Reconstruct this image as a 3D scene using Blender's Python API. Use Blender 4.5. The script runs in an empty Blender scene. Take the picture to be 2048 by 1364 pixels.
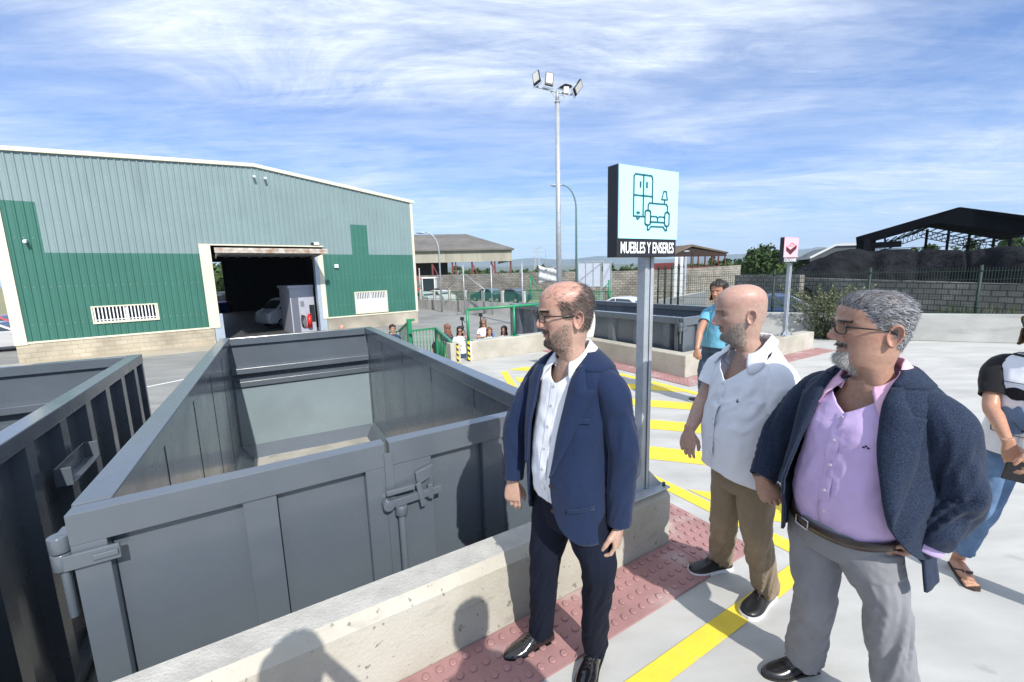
import bpy, bmesh, math, random
import numpy as np
from math import radians, sin, cos, pi, sqrt, atan, atan2, exp, tan
from mathutils import Vector, Matrix, noise
random.seed(7)
SC = bpy.context.scene
COL = SC.collection
# ------------------------------------------------------------------ camera, sky, sun, exposure
CAM_H = 1.80; FPX = 855.0; HY = 546.0; ROLL = 0.0273
_th = atan((682-HY)/FPX); _r = atan(ROLL)
_F = Vector((0, cos(_th), -sin(_th))); _U0 = Vector((0, sin(_th), cos(_th))); _R0 = Vector((1, 0, 0))
_R = _R0*cos(_r) - _U0*sin(_r); _U = _U0*cos(_r) + _R0*sin(_r)
CO = Vector((0, 0, CAM_H))
cam = bpy.data.cameras.new('camera'); camo = bpy.data.objects.new('camera', cam); COL.objects.link(camo)
cam.sensor_width = 36; cam.lens = 36*FPX/2048; cam.clip_start = .05; cam.clip_end = 30000
mw = Matrix.Identity(4)
for i in range(3):
    mw[i][0] = _R[i]; mw[i][1] = _U[i]; mw[i][2] = -_F[i]; mw[i][3] = CO[i]
camo.matrix_world = mw
SC.camera = camo
SUN_AZ = radians(114)   # direction (from +x) in which shadows fall
SUN_EL = radians(40)
w = bpy.data.worlds.new('World'); SC.world = w; w.use_nodes = True
nt = w.node_tree; nt.nodes.clear()
def N(t, ty, **k):
    n = t.nodes.new(ty)
    for a, b in k.items():
        if a == 'loc': continue
        setattr(n, a, b)
    return n
def LK(t, a, b): t.links.new(a, b)
sky = N(nt, 'ShaderNodeTexSky', sky_type='NISHITA', sun_disc=False)
sky.sun_elevation = SUN_EL
# sun stands opposite to the shadow direction; sun_rotation is measured from +Y clockwise
_sd = Vector((-cos(SUN_AZ), -sin(SUN_AZ)))
sky.sun_rotation = atan2(_sd.x, _sd.y)
sky.altitude = 500; sky.air_density = 1.0; sky.dust_density = .6; sky.ozone_density = 2.2
bg = N(nt, 'ShaderNodeBackground'); outw = N(nt, 'ShaderNodeOutputWorld')
# thin cirrus: streaky fractal noise on a plane high above, seen along the view direction
tc = N(nt, 'ShaderNodeTexCoord'); sep = N(nt, 'ShaderNodeSeparateXYZ'); LK(nt, tc.outputs['Generated'], sep.inputs[0])
def M(t, op, a, b=None, c=None, clamp=False):
    n = N(t, 'ShaderNodeMath', operation=op); n.use_clamp = clamp
    for i, x in enumerate((a, b, c)):
        if x is None: continue
        if isinstance(x, (int, float)): n.inputs[i].default_value = x
        else: LK(t, x, n.inputs[i])
    return n.outputs[0]
zc = M(nt, 'MAXIMUM', M(nt, 'ADD', sep.outputs[2], .06), .03)
px = M(nt, 'DIVIDE', sep.outputs[0], zc); py = M(nt, 'DIVIDE', sep.outputs[1], zc)
cmb = N(nt, 'ShaderNodeCombineXYZ'); LK(nt, px, cmb.inputs[0]); LK(nt, py, cmb.inputs[1])
def cloud(rot, sx, sy, scale, det, dist, seed, rough=.6):
    mp = N(nt, 'ShaderNodeMapping'); mp.inputs['Rotation'].default_value = (0, 0, radians(rot))
    mp.inputs['Scale'].default_value = (sx, sy, 1); mp.inputs['Location'].default_value = (seed, seed*.7, 0)
    LK(nt, cmb.outputs[0], mp.inputs[0])
    n = N(nt, 'ShaderNodeTexNoise'); n.inputs['Scale'].default_value = scale; n.inputs['Detail'].default_value = det
    n.inputs['Roughness'].default_value = rough; n.inputs['Distortion'].default_value = dist
    LK(nt, mp.outputs[0], n.inputs[0]); return n.outputs[0]
def ramp(t, x, stops):
    r = N(t, 'ShaderNodeValToRGB'); e = r.color_ramp.elements
    while len(e) < len(stops): e.new(.5)
    for i, (p, c) in enumerate(stops):
        e[i].position = p; e[i].color = (c, c, c, 1) if isinstance(c, (int, float)) else (*c, 1)
    LK(t, x, r.inputs[0]); return r.outputs[0]
c1 = cloud(-34, .60, 1.35, 1.05, 15, 1.1, 3.1, .72)
c2 = cloud(-16, .34, 2.0, 2.1, 15, .8, 8.7, .74)
c3 = cloud(24, .8, 1.2, .45, 4, .6, 4.4, .5)
c4 = cloud(-52, .45, 2.2, 4.2, 12, 1.2, 6.1, .76)
m1 = ramp(nt, c1, [(.34, 0), (.62, 1)]); m2 = ramp(nt, c2, [(.40, 0), (.68, 1)]); m4 = ramp(nt, c4, [(.30, .55), (.62, 1)])
# broad veil: thick overhead, a clearer belt in the middle of the sky, thin banks towards the horizon
el = M(nt, 'ADD', sep.outputs[2], M(nt, 'MULTIPLY', M(nt, 'SUBTRACT', c3, .5), .62))
m3 = ramp(nt, el, [(.0, .62), (.13, .62), (.25, .30), (.33, .34), (.41, .85), (.60, 1)])
cm = M(nt, 'MULTIPLY', M(nt, 'ADD', M(nt, 'MULTIPLY', m1, .95), M(nt, 'MULTIPLY', m2, .50)), M(nt, 'MULTIPLY', m3, m4), clamp=True)
cm = M(nt, 'ADD', M(nt, 'MULTIPLY', cm, .95), M(nt, 'MULTIPLY', m3, .26), clamp=True)
mx = N(nt, 'ShaderNodeMix', data_type='RGBA'); LK(nt, cm, mx.inputs[0])
tint = N(nt, 'ShaderNodeMix', data_type='RGBA', blend_type='MULTIPLY'); tint.inputs[0].default_value = 1
LK(nt, sky.outputs[0], tint.inputs[6]); tint.inputs[7].default_value = (.62, 1.06, 1.66, 1)
LK(nt, tint.outputs[2], mx.inputs[6]); mx.inputs[7].default_value = (9.6, 10.5, 11.8, 1)
SKYMIX = mx
LK(nt, mx.outputs[2], bg.inputs[0]); bg.inputs[1].default_value = .085
LK(nt, bg.outputs[0], outw.inputs[0])
sun = bpy.data.lights.new('sun', 'SUN'); suno = bpy.data.objects.new('sun', sun); COL.objects.link(suno)
sun.energy = 4.4; sun.angle = radians(.53); sun.color = (1, .965, .90)
_ld = Vector((cos(SUN_AZ)*cos(SUN_EL), sin(SUN_AZ)*cos(SUN_EL), -sin(SUN_EL)))
suno.rotation_euler = _ld.to_track_quat('-Z', 'Y').to_euler()
suno.location = (-4, -8, 12)
SC.view_settings.view_transform = 'Standard'; SC.view_settings.look = 'None'
SC.view_settings.exposure = 0.32; SC.view_settings.gamma = 1
# ------------------------------------------------------------------ where things stand: rays of the surveyed photo, cut with real planes
def ray(u, v): return _F + _R*((u-1024)/FPX) + _U*((682-v)/FPX)
def gz(u, v, z):
    d = ray(u, v); t = (z-CAM_H)/d.z; return CO + d*t
def gd(u, v, dist):
    d = ray(u, v); return CO + d*(dist/sqrt(d.x*d.x+d.y*d.y))
def gp(u, v, p0, n):
    d = ray(u, v); return CO + d*((Vector(p0)-CO).dot(n)/d.dot(n))
TH = radians(31.0)
U_ = Vector((cos(TH), sin(TH), 0)); V_ = Vector((-sin(TH), cos(TH), 0))
def ST(s, t, z=0): return U_*s + V_*t + Vector((0, 0, z))
G = -1.35            # the lower yard
# ------------------------------------------------------------------ mesh builder
class MB:
    def __init__(s): s.v = []; s.f = []; s.m = []; s.sm = []
    def add(s, vs, fs, mi=0, smooth=False):
        o = len(s.v); s.v += [Vector(x) for x in vs]
        for f in fs: s.f.append([o+i for i in f]); s.m.append(mi); s.sm.append(smooth)
        return s
    def hexa(s, p, mi=0):   # 8 corners: bottom 0-3 ccw, top 4-7
        return s.add(p, [(0,3,2,1),(4,5,6,7),(0,1,5,4),(1,2,6,5),(2,3,7,6),(3,0,4,7)], mi)
    def box(s, x0, x1, y0, y1, z0, z1, mi=0, T=None):
        p = [Vector(q) for q in ((x0,y0,z0),(x1,y0,z0),(x1,y1,z0),(x0,y1,z0),(x0,y0,z1),(x1,y0,z1),(x1,y1,z1),(x0,y1,z1))]
        if T: p = [T(q) for q in p]
        return s.hexa(p, mi)
    def bar(s, a, b, w, h, mi=0, up=(0,0,1)):
        a = Vector(a); b = Vector(b); d = (b-a).normalized(); up = Vector(up)
        x = d.cross(up)
        if x.length < 1e-4: x = d.cross(Vector((0,1,0)))
        x.normalize(); y = x.cross(d).normalized(); x = x*w/2; y = y*h/2
        return s.hexa([a-x-y, a+x-y, b+x-y, b-x-y, a-x+y, a+x+y, b+x+y, b-x+y], mi)
    def tube(s, pts, r, n=10, mi=0, smooth=True, cap=True, flat=None):
        pts = [Vector(p) for p in pts]; k = len(pts)
        rs = r if isinstance(r, (list, tuple)) else [r]*k
        prev = None; rings = []
        for i, p in enumerate(pts):
            d = (pts[min(i+1, k-1)]-pts[max(i-1, 0)])
            if d.length < 1e-9: d = Vector((0,0,1))
            d.normalize()
            if prev is None:
                a = d.cross(Vector((0,0,1)))
                if a.length < .05: a = d.cross(Vector((0,1,0)))
            else: a = prev - d*prev.dot(d)
            a.normalize(); b = d.cross(a); prev = a
            q = flat if flat else 1
            rings.append([p + a*cos(2*pi*j/n)*rs[i] + b*sin(2*pi*j/n)*rs[i]*q for j in range(n)])
        s.loft(rings, mi, smooth, cap); return s
    def loft(s, rings, mi=0, smooth=True, cap=True, closed=True):
        n = len(rings[0]); vs = [p for r in rings for p in r]; fs = []
        for i in range(len(rings)-1):
            for j in range(n if closed else n-1):
                a = i*n+j; b = i*n+(j+1) % n; fs.append((a, b, b+n, a+n))
        s.add(vs, fs, mi, smooth)
        if cap and closed:
            o = len(s.v)-len(vs)
            s.f.append([o+j for j in range(n)][::-1]); s.m.append(mi); s.sm.append(False)
            s.f.append([o+(len(rings)-1)*n+j for j in range(n)]); s.m.append(mi); s.sm.append(False)
        return s
    def cyl(s, a, b, r, n=16, mi=0, r2=None): return s.tube([a, b], [r, r if r2 is None else r2], n, mi)
    def prism(s, poly, z0, z1, mi=0, T=None):
        n = len(poly); v = [Vector((x, y, z0)) for x, y in poly]+[Vector((x, y, z1)) for x, y in poly]
        if T: v = [T(q) for q in v]
        return s.add(v, [tuple(range(n))[::-1], tuple(range(n, 2*n))]+[(i, (i+1) % n, (i+1) % n+n, i+n) for i in range(n)], mi)
    def sphere(s, c, r, nu=16, nv=10, mi=0, T=None):
        c = Vector(c); r = Vector(r) if not isinstance(r, (int, float)) else Vector((r, r, r)); rings = []
        for i in range(nv+1):
            ph = pi*i/nv; ph = min(max(ph, 1e-3), pi-1e-3)
            rg = [Vector((c.x+r.x*sin(ph)*cos(2*pi*j/nu), c.y+r.y*sin(ph)*sin(2*pi*j/nu), c.z-r.z*cos(ph))) for j in range(nu)]
            rings.append([T(q) for q in rg] if T else rg)
        return s.loft(rings, mi, True, True)
    def grid(s, P, mi=0, smooth=True, thick=None):
        n = len(P[0]); return s.loft(P, mi, smooth, False, closed=False)
    def merge(s, o, mi=None):
        k = len(s.v); s.v += o.v
        for f, m_, q in zip(o.f, o.m, o.sm): s.f.append([k+i for i in f]); s.m.append(m_ if mi is None else mi); s.sm.append(q)
        return s
def inv(parent):
    return parent.get('_mi') if parent is not None else None
PINV = {}
SPLIT = {'plinth', 'green_wall_sheet', 'hinge', 'gusset', 'bolt', 'button', 'column', 'door_post', 'door_post_cladding', 'door_arm', 'inner_wall', 'roller', 'post', 'railing_bars',
    'pocket', 'jacket_button', 'wheel', 'brace_post', 'machinery', 'crossarm', 'cream_trim', 'wing_mirror', 'side_window', 'windscreen', 'iris', 'eye', 'eyelid', 'lens', 'chest_emblem', 'sash', 'headlight', 'bracket', 'lattice', 'window_bars', 'roof_edge', 'far_tactile_paving'}
def islands(mb):
    n = len(mb.v); par = list(range(n))
    def fd(a):
        while par[a] != a: par[a] = par[par[a]]; a = par[a]
        return a
    for f in mb.f:
        r = fd(f[0])
        for i in f[1:]:
            q = fd(i)
            if q != r: par[q] = r
    g = {}
    for k, f in enumerate(mb.f): g.setdefault(fd(f[0]), []).append(k)
    bl = []
    for fs in g.values():
        ids = {i for k in fs for i in mb.f[k]}; P = [mb.v[i] for i in ids]
        bl.append([fs, [min(p[a] for p in P)-.003 for a in range(3)], [max(p[a] for p in P)+.003 for a in range(3)]])
    ch = True
    while ch and len(bl) < 400:
        ch = False; out = []
        for x in bl:
            for y in out:
                if all(x[1][a] <= y[2][a] and y[1][a] <= x[2][a] for a in range(3)):
                    y[0] += x[0]; y[1] = [min(x[1][a], y[1][a]) for a in range(3)]; y[2] = [max(x[2][a], y[2][a]) for a in range(3)]; ch = True; break
            else: out.append(x)
        bl = out
    res = []
    for fs, _, _ in bl:
        m_ = MB(); mp = {}
        for k in fs:
            m_.f.append([mp.setdefault(i, len(mp)) for i in mb.f[k]]); m_.m.append(mb.m[k]); m_.sm.append(mb.sm[k])
        m_.v = [mb.v[i] for i in mp]; res.append(m_)
    return res
def obj(name, mb, mats, parent=None, bevel=0, solid=0, fix=True, smooth_angle=None):
    if name in SPLIT and parent is not None:
        L_ = islands(mb)
        if 1 < len(L_) <= 90:
            return [obj1(name, q, mats, parent, bevel, solid, fix) for q in L_][0]
    return obj1(name, mb, mats, parent, bevel, solid, fix)
def obj1(name, mb, mats, parent=None, bevel=0, solid=0, fix=True):
    me = bpy.data.meshes.new(name)
    vs = mb.v
    if parent is not None and parent.name in PINV:
        I = PINV[parent.name]; vs = [I @ p for p in vs]
    me.from_pydata([tuple(p) for p in vs], [], mb.f)
    if not isinstance(mats, (list, tuple)): mats = [mats]
    for m_ in mats: me.materials.append(m_)
    me.polygons.foreach_set('material_index', mb.m); me.polygons.foreach_set('use_smooth', mb.sm)
    me.update()
    if fix or bevel:
        b = bmesh.new(); b.from_mesh(me)
        if fix: bmesh.ops.recalc_face_normals(b, faces=b.faces)
        b.to_mesh(me); b.free()
    o = bpy.data.objects.new(name, me); COL.objects.link(o)
    if parent is not None: o.parent = parent; 
    if parent is not None and parent.name in PINV: PINV[o.name] = PINV[parent.name]
    if bevel:
        md = o.modifiers.new('bevel', 'BEVEL'); md.width = bevel; md.segments = 2; md.limit_method = 'ANGLE'; md.angle_limit = radians(40)
    if solid:
        md = o.modifiers.new('solid', 'SOLIDIFY'); md.thickness = solid; md.offset = 0
    return o
def tag(o, label, cat, group=None, kind=None):
    if label: o['label'] = label
    if cat: o['category'] = cat
    if group: o['group'] = group
    if kind: o['kind'] = kind
    return o
def thing(name, label, cat, loc=(0, 0, 0), rz=0, group=None):
    o = bpy.data.objects.new(name, None); COL.objects.link(o); o.location = loc; o.rotation_euler = (0, 0, rz)
    o.empty_display_size = .2
    PINV[o.name] = (Matrix.Translation(Vector(loc)) @ Matrix.Rotation(rz, 4, 'Z')).inverted()
    return tag(o, label, cat, group)
def struct(name, mb, mats, **k):
    o = obj(name, mb, mats, **k); o['kind'] = 'structure'; return o
def copy_tree(o, parent=None):
    c = o.copy(); COL.objects.link(c)
    if parent is not None: c.parent = parent
    for ch in list(o.children): copy_tree(ch, c)
    return c
# ------------------------------------------------------------------ materials
def mat(name, col, rough=.7, metal=0, var=0, vscale=4, bump=0, bscale=60, col2=None, spec=None, coat=0, sub=0, det=6, dist=0, stretch=None, bdist=.02, island=0):
    m_ = bpy.data.materials.new(name); m_.use_nodes = True; t = m_.node_tree; b = t.nodes['Principled BSDF']
    b.inputs['Base Color'].default_value = (*col, 1); b.inputs['Roughness'].default_value = rough; b.inputs['Metallic'].default_value = metal
    if spec is not None: b.inputs['Specular IOR Level'].default_value = spec
    if coat: b.inputs['Coat Weight'].default_value = coat; b.inputs['Coat Roughness'].default_value = .12
    if sub: b.inputs['Subsurface Weight'].default_value = sub; b.inputs['Subsurface Radius'].default_value = (.012, .005, .003); b.inputs['Subsurface Scale'].default_value = .6
    g = N(t, 'ShaderNodeTexCoord'); src = g.outputs['Object']
    if stretch:
        mp = N(t, 'ShaderNodeMapping'); mp.inputs['Scale'].default_value = stretch[:3]
        if len(stretch) > 3: mp.inputs['Rotation'].default_value = (0, 0, stretch[3])
        LK(t, src, mp.inputs[0]); src = mp.outputs[0]
    if var or col2:
        n = N(t, 'ShaderNodeTexNoise'); n.inputs['Scale'].default_value = vscale; n.inputs['Detail'].default_value = det; n.inputs['Roughness'].default_value = .62; n.inputs['Distortion'].default_value = dist
        LK(t, src, n.inputs[0])
        mxx = N(t, 'ShaderNodeMix', data_type='RGBA')
        f = ramp(t, n.outputs[0], [(.34, 0), (.66, 1)])
        LK(t, f, mxx.inputs[0])
        if col2 is None:
            mxx.inputs[6].default_value = (*[c*(1-var) for c in col], 1); mxx.inputs[7].default_value = (*[min(1, c*(1+var)) for c in col], 1)
        else: mxx.inputs[6].default_value = (*col, 1); mxx.inputs[7].default_value = (*col2, 1)
        out = mxx.outputs[2]
        if island:
            gi = N(t, 'ShaderNodeNewGeometry'); hs = N(t, 'ShaderNodeHueSaturation'); LK(t, out, hs.inputs['Color'])
            LK(t, M(t, 'ADD', M(t, 'MULTIPLY', gi.outputs['Random Per Island'], island*2), 1-island), hs.inputs['Value']); out = hs.outputs[0]
        LK(t, out, b.inputs['Base Color'])
    if bump:
        n = N(t, 'ShaderNodeTexNoise'); n.inputs['Scale'].default_value = bscale; n.inputs['Detail'].default_value = 5
        LK(t, src, n.inputs[0]); bp = N(t, 'ShaderNodeBump'); bp.inputs['Strength'].default_value = bump; bp.inputs['Distance'].default_value = bdist
        LK(t, n.outputs[0], bp.inputs['Height']); LK(t, bp.outputs[0], b.inputs['Normal'])
    return m_
# ================================================================== MATERIALS OF THE PLACE
def speck(m_, col, scale, lo, hi, amt=1, kind='noise', stretch=None):
    """adds dark or light specks / stains with a shape of their own over the base colour"""
    t = m_.node_tree; b = t.nodes['Principled BSDF']
    g = N(t, 'ShaderNodeTexCoord'); src = g.outputs['Object']
    if stretch:
        mp = N(t, 'ShaderNodeMapping'); mp.inputs['Scale'].default_value = stretch[:3]
        if len(stretch) > 3: mp.inputs['Rotation'].default_value = (0, 0, stretch[3])
        LK(t, src, mp.inputs[0]); src = mp.outputs[0]
    if kind == 'noise':
        n = N(t, 'ShaderNodeTexNoise'); n.inputs['Scale'].default_value = scale; n.inputs['Detail'].default_value = 4; LK(t, src, n.inputs[0]); o = n.outputs[0]
    else:
        n = N(t, 'ShaderNodeTexVoronoi'); n.inputs['Scale'].default_value = scale; LK(t, src, n.inputs[0]); o = n.outputs['Distance']
    f = ramp(t, o, [(lo, 0), (hi, amt)]) if lo < hi else ramp(t, o, [(hi, amt), (lo, 0)])
    mxx = N(t, 'ShaderNodeMix', data_type='RGBA'); LK(t, f, mxx.inputs[0]); mxx.inputs[7].default_value = (*col, 1)
    old = b.inputs['Base Color'].links
    if old: LK(t, old[0].from_socket, mxx.inputs[6])
    else: mxx.inputs[6].default_value = b.inputs['Base Color'].default_value
    LK(t, mxx.outputs[2], b.inputs['Base Color']); return m_
m_slab = mat('platform_concrete', (.42,.418,.40), .85, var=.09, vscale=1.3, bump=.18, bscale=60, stretch=(1,3.2,1,radians(-20)), bdist=.005, spec=.3)
speck(m_slab, (.54,.54,.52), 1.6, .46, .72, .5, stretch=(1,3,1,radians(-24)))
speck(m_slab, (.30,.30,.29), .9, .54, .70, .45); speck(m_slab, (.22,.21,.20), 4.5, .66, .74, .4)
speck(m_slab, (.25,.25,.24), 90, .70, .76, .5)
m_kerb = mat('kerb_concrete', (.40,.375,.315), .9, var=.12, vscale=2.2, bump=.45, bscale=70, bdist=.008, spec=.2)
speck(m_kerb, (.50,.475,.42), 1.8, .48, .66, .7); speck(m_kerb, (.27,.25,.21), 5, .60, .74, .55, stretch=(1,1,3)); speck(m_kerb, (.18,.165,.14), 30, .665, .70, .85); speck(m_kerb, (.42,.33,.20), 3.2, .69, .76, .6)
m_kerbtop = mat('kerb_top_concrete', (.42,.41,.38), .95, var=.16, vscale=5, bump=.6, bscale=80, bdist=.008, spec=.15)
speck(m_kerbtop, (.30,.30,.28), 120, .64, .70, .6); speck(m_kerbtop, (.50,.36,.18), 2.3, .70, .76, .5)
m_rwall = mat('wall_concrete', (.36,.36,.34), .9, var=.12, vscale=.9, bump=.3, bscale=30, stretch=(1,1,2.5))
speck(m_rwall, (.22,.22,.21), 1.3, .56, .68, .5, stretch=(.6,.6,4)); speck(m_rwall, (.52,.52,.49), .7, .55, .7, .5)
m_tile = mat('red_tactile_paving', (.34,.185,.18), .75, var=.16, vscale=3, bump=.2, bscale=90, bdist=.004)
speck(m_tile, (.50,.42,.40), 2.6, .55, .70, .7); speck(m_tile, (.30,.13,.14), 6, .66, .74, .4)
m_yel = mat('yellow_road_paint', (.80,.60,.05), .65, var=.05, vscale=6, bump=.3, bscale=50, bdist=.005)
speck(m_yel, (.52,.47,.34), 14, .62, .74, .55); speck(m_yel, (.55,.42,.06), 2.5, .52, .70, .4)
m_yard = mat('yard_concrete', (.235,.235,.225), .85, var=.14, vscale=.35, bump=.2, bscale=8, stretch=(1,3,1,radians(30)))
speck(m_yard, (.36,.36,.35), .5, .55, .7, .5, stretch=(1,5,1,radians(20))); speck(m_yard, (.13,.13,.125), .25, .58, .7, .5)
m_path = mat('yard_path_stone', (.40,.35,.27), .9, var=.12, vscale=1.2, bump=.3, bscale=14)
m_white = mat('white_paint', (.80,.80,.79), .5, var=.03)
m_field = mat('far_fields', (.17,.19,.09), 1, var=.35, vscale=.004, col2=(.27,.24,.13))
def paint_steel():
    m_ = mat('grey_container_paint', (.090,.107,.127), .34, var=.05, vscale=1.5, coat=.5)
    t = m_.node_tree; b = t.nodes['Principled BSDF']; g = N(t, 'ShaderNodeTexCoord')
    n1 = N(t, 'ShaderNodeTexNoise'); n1.inputs['Scale'].default_value = 1.7; n1.inputs['Detail'].default_value = 2; LK(t, g.outputs['Object'], n1.inputs[0])
    n2 = N(t, 'ShaderNodeTexNoise'); n2.inputs['Scale'].default_value = 150; n2.inputs['Detail'].default_value = 3; LK(t, g.outputs['Object'], n2.inputs[0])
    b1 = N(t, 'ShaderNodeBump'); b1.inputs['Strength'].default_value = .35; b1.inputs['Distance'].default_value = .03; LK(t, n1.outputs[0], b1.inputs['Height'])
    b2 = N(t, 'ShaderNodeBump'); b2.inputs['Strength'].default_value = .10; b2.inputs['Distance'].default_value = .002; LK(t, n2.outputs[0], b2.inputs['Height']); LK(t, b1.outputs[0], b2.inputs['Normal'])
    LK(t, b2.outputs[0], b.inputs['Normal'])
    n3 = N(t, 'ShaderNodeTexNoise'); n3.inputs['Scale'].default_value = 2.4; n3.inputs['Detail'].default_value = 6; LK(t, g.outputs['Object'], n3.inputs[0])
    LK(t, ramp(t, n3.outputs[0], [(.3, .20), (.7, .36)]), b.inputs['Roughness'])
    return m_
m_cont = paint_steel(); speck(m_cont, (.15,.165,.18), 3.1, .60, .75, .15); speck(m_cont, (.05,.06,.07), 60, .74, .78, .5)
m_cfloor = mat('dusty_container_floor', (.36,.34,.30), .8, var=.2, vscale=2); speck(m_cfloor, (.20,.17,.13), 5, .58, .7, .5)
m_inner = mat('pale_inner_steel', (.20,.25,.27), .35, var=.06, vscale=1.0, coat=.3); speck(m_inner, (.14,.175,.195), 1.1, .50, .70, .5)  # paler, softly mottled tone for the lower panel of the end wall
m_galv = mat('galvanised_steel', (.40,.43,.46), .5, .35, var=.14, vscale=7)
m_green = mat('green_rail_paint', (.022,.23,.10), .4, var=.06)
m_black = mat('black_plastic', (.012,.012,.014), .45)
m_dark = mat('dark_rubber', (.02,.02,.02), .8)
m_glass = mat('dark_glass', (.02,.025,.03), .06, spec=.8)
m_cream = mat('cream_sheet_trim', (.66,.62,.48), .5, var=.04)
m_sheetL = mat('light_blue_green_cladding', (.205,.278,.282), .42, var=.05, vscale=.5, spec=.4)
speck(m_sheetL, (.155,.225,.23), .8, .56, .72, .3)
speck(m_sheetL, (.15,.20,.20), 1.6, .55, .74, .4, stretch=(1.4,1.4,.14))
m_sheetG = mat('green_cladding', (.042,.148,.112), .42, var=.06, vscale=.6, spec=.4)
speck(m_sheetG, (.065,.19,.15), 1.2, .54, .72, .45, stretch=(1.4,1.4,.16))
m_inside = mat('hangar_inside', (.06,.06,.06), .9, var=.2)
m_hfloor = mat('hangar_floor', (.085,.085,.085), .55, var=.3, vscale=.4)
def brick(name, c1, c2, mort, sx, bw=.4, bh=.2, msz=.012, rough=.9):
    m_ = bpy.data.materials.new(name); m_.use_nodes = True; t = m_.node_tree; b = t.nodes['Principled BSDF']; b.inputs['Roughness'].default_value = rough
    g = N(t, 'ShaderNodeTexCoord'); br = N(t, 'ShaderNodeTexBrick'); LK(t, g.outputs['UV'], br.inputs[0])
    br.inputs['Color1'].default_value = (*c1, 1); br.inputs['Color2'].default_value = (*c2, 1); br.inputs['Mortar'].default_value = (*mort, 1)
    br.inputs['Scale'].default_value = 1; br.inputs['Brick Width'].default_value = bw; br.inputs['Row Height'].default_value = bh; br.inputs['Mortar Size'].default_value = msz; br.inputs['Bias'].default_value = -.1
    n = N(t, 'ShaderNodeTexNoise'); n.inputs['Scale'].default_value = .7; n.inputs['Detail'].default_value = 8; LK(t, g.outputs['Object'], n.inputs[0])
    mxx = N(t, 'ShaderNodeMix', data_type='RGBA', blend_type='MULTIPLY'); mxx.inputs[0].default_value = .85
    LK(t, br.outputs[0], mxx.inputs[6]); LK(t, ramp(t, n.outputs[0], [(.3, .55), (.7, 1.25)]), mxx.inputs[7]); LK(t, mxx.outputs[2], b.inputs['Base Color'])
    bp = N(t, 'ShaderNodeBump'); bp.inputs['Strength'].default_value = .6; bp.inputs['Distance'].default_value = .02; bp.invert = True
    LK(t, br.outputs['Fac'], bp.inputs['Height']); LK(t, bp.outputs[0], b.inputs['Normal']); return m_
m_plinth = brick('cream_block_plinth', (.50,.44,.33), (.44,.38,.28), (.40,.36,.29), 1, .4, .2)
m_block = brick('grey_block_wall', (.27,.255,.225), (.18,.17,.15), (.07,.067,.06), 1, .4, .2, .018)
m_block2 = brick('pale_block_wall', (.36,.33,.27), (.25,.23,.19), (.11,.10,.09), 1, .4, .2, .018)
def uvwall(o, a, d):
    """metres along direction d and up as uv, for brick patterns"""
    me = o.data; uv = me.uv_layers.new(name='uv'); a = Vector(a); d = Vector(d).normalized()
    for li, l in enumerate(me.loops):
        p = me.vertices[l.vertex_index].co; q = p-a; uv.data[li].uv = (q.dot(d) + (q - d*q.dot(d) - Vector((0,0,q.z))).length*.999, p.z)
    return o

# ================================================================== GROUND, PLATFORM, KERBS
b = MB(); S = 9000
b.add([(-S,-200,G),(S,-200,G),(S,S,G),(-S,S,G)], [(0,1,2,3)]); struct('ground', b, m_field, fix=False)
b = MB(); b.prism([(-60,-30),(60,-30),(60,40),(1,46),(-14,62),(-60,62)], G-.3, G+.004); struct('yard', b, m_yard)
T = lambda q: ST(q.x, q.y, q.z)
rwA = gz(1595,675,0); rwB = gz(2044,687,0); rwd = (rwB-rwA).normalized(); rwn = Vector((-rwd.y, rwd.x, 0))
if rwn.y < 0: rwn = -rwn
rw0 = rwA - rwd*2.2; rw1 = rwB + rwd*9
def st_of(p): return (p.dot(U_), p.dot(V_))
plat = [(-14,-16),(26,-16),st_of(rw1),st_of(rw0),(9.2,st_of(rw0)[1]),(9.2,4.66),(6.25,4.66),(6.25,8.4),(3.55,8.4),(3.0,7.2),(1.98,6.6),(1.98,1.90),(-14,1.90)]
b = MB(); b.prism(plat, G, 0, T=T); struct('platform', b, m_slab, bevel=.01)
# kerb walls (front kerb with its chamfer and rough top)
def nz0(x): return noise.noise(Vector((x*3.1, 4.2, 1.7)))
def kerb_prof(b, s0, s1, t0, t1, h, ch=.03, end=0):
    # extruded along s; side face (mat 0) and rough top (mat 1)
    P = [(t0, 0.002), (t0, h-ch), (t0+ch, h), (t1-.012, h), (t1, h-.012), (t1, 0.002)]
    n = 24; rings = []
    for i in range(n+1):
        s_ = s0+(s1-s0)*i/n
        rings.append([ST(s_, t+ (noise.noise(Vector((s_*3, t*9, z)))*.006 if 0 < k < 3 else 0), z+(noise.noise(Vector((s_*4.3, t*7, 5)))*.005 if k in (1,2,3) else 0)) for k, (t, z) in enumerate(P)])
    m0 = len(b.f); b.loft(rings, 0, False, True)
    for i in range(m0, len(b.f)-2):
        if (i-m0) % 6 in (2,): b.m[i] = 1
b = MB(); kerb_prof(b, -9, 2.19, 1.70, 1.905, .39, .045)
for tz in (.205,):   # formwork board line and pour joints
    for i in range(60):
        s_ = -2+i*.07
        if s_ < 2.1 and nz0(s_) > -.12: b.box(s_, s_+.062, 1.6965, 1.70, tz+.004*nz0(s_*2), tz+.0035+.004*nz0(s_*2), 0, T)
k = obj('front_kerb_wall', b, [m_kerb, m_kerbtop]); tag(k, 'low concrete kerb wall in front of the open grey container, carrying the large sign pole', 'kerb wall')
b = MB(); kerb_prof(b, 3.8, 6.25, 7.98, 8.22, .41, .02)
k = obj('end_kerb_wall', b, [m_kerb, m_kerbtop]); tag(k, 'low concrete kerb wall carrying the green pipe goal frame, women behind it', 'kerb wall')
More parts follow.
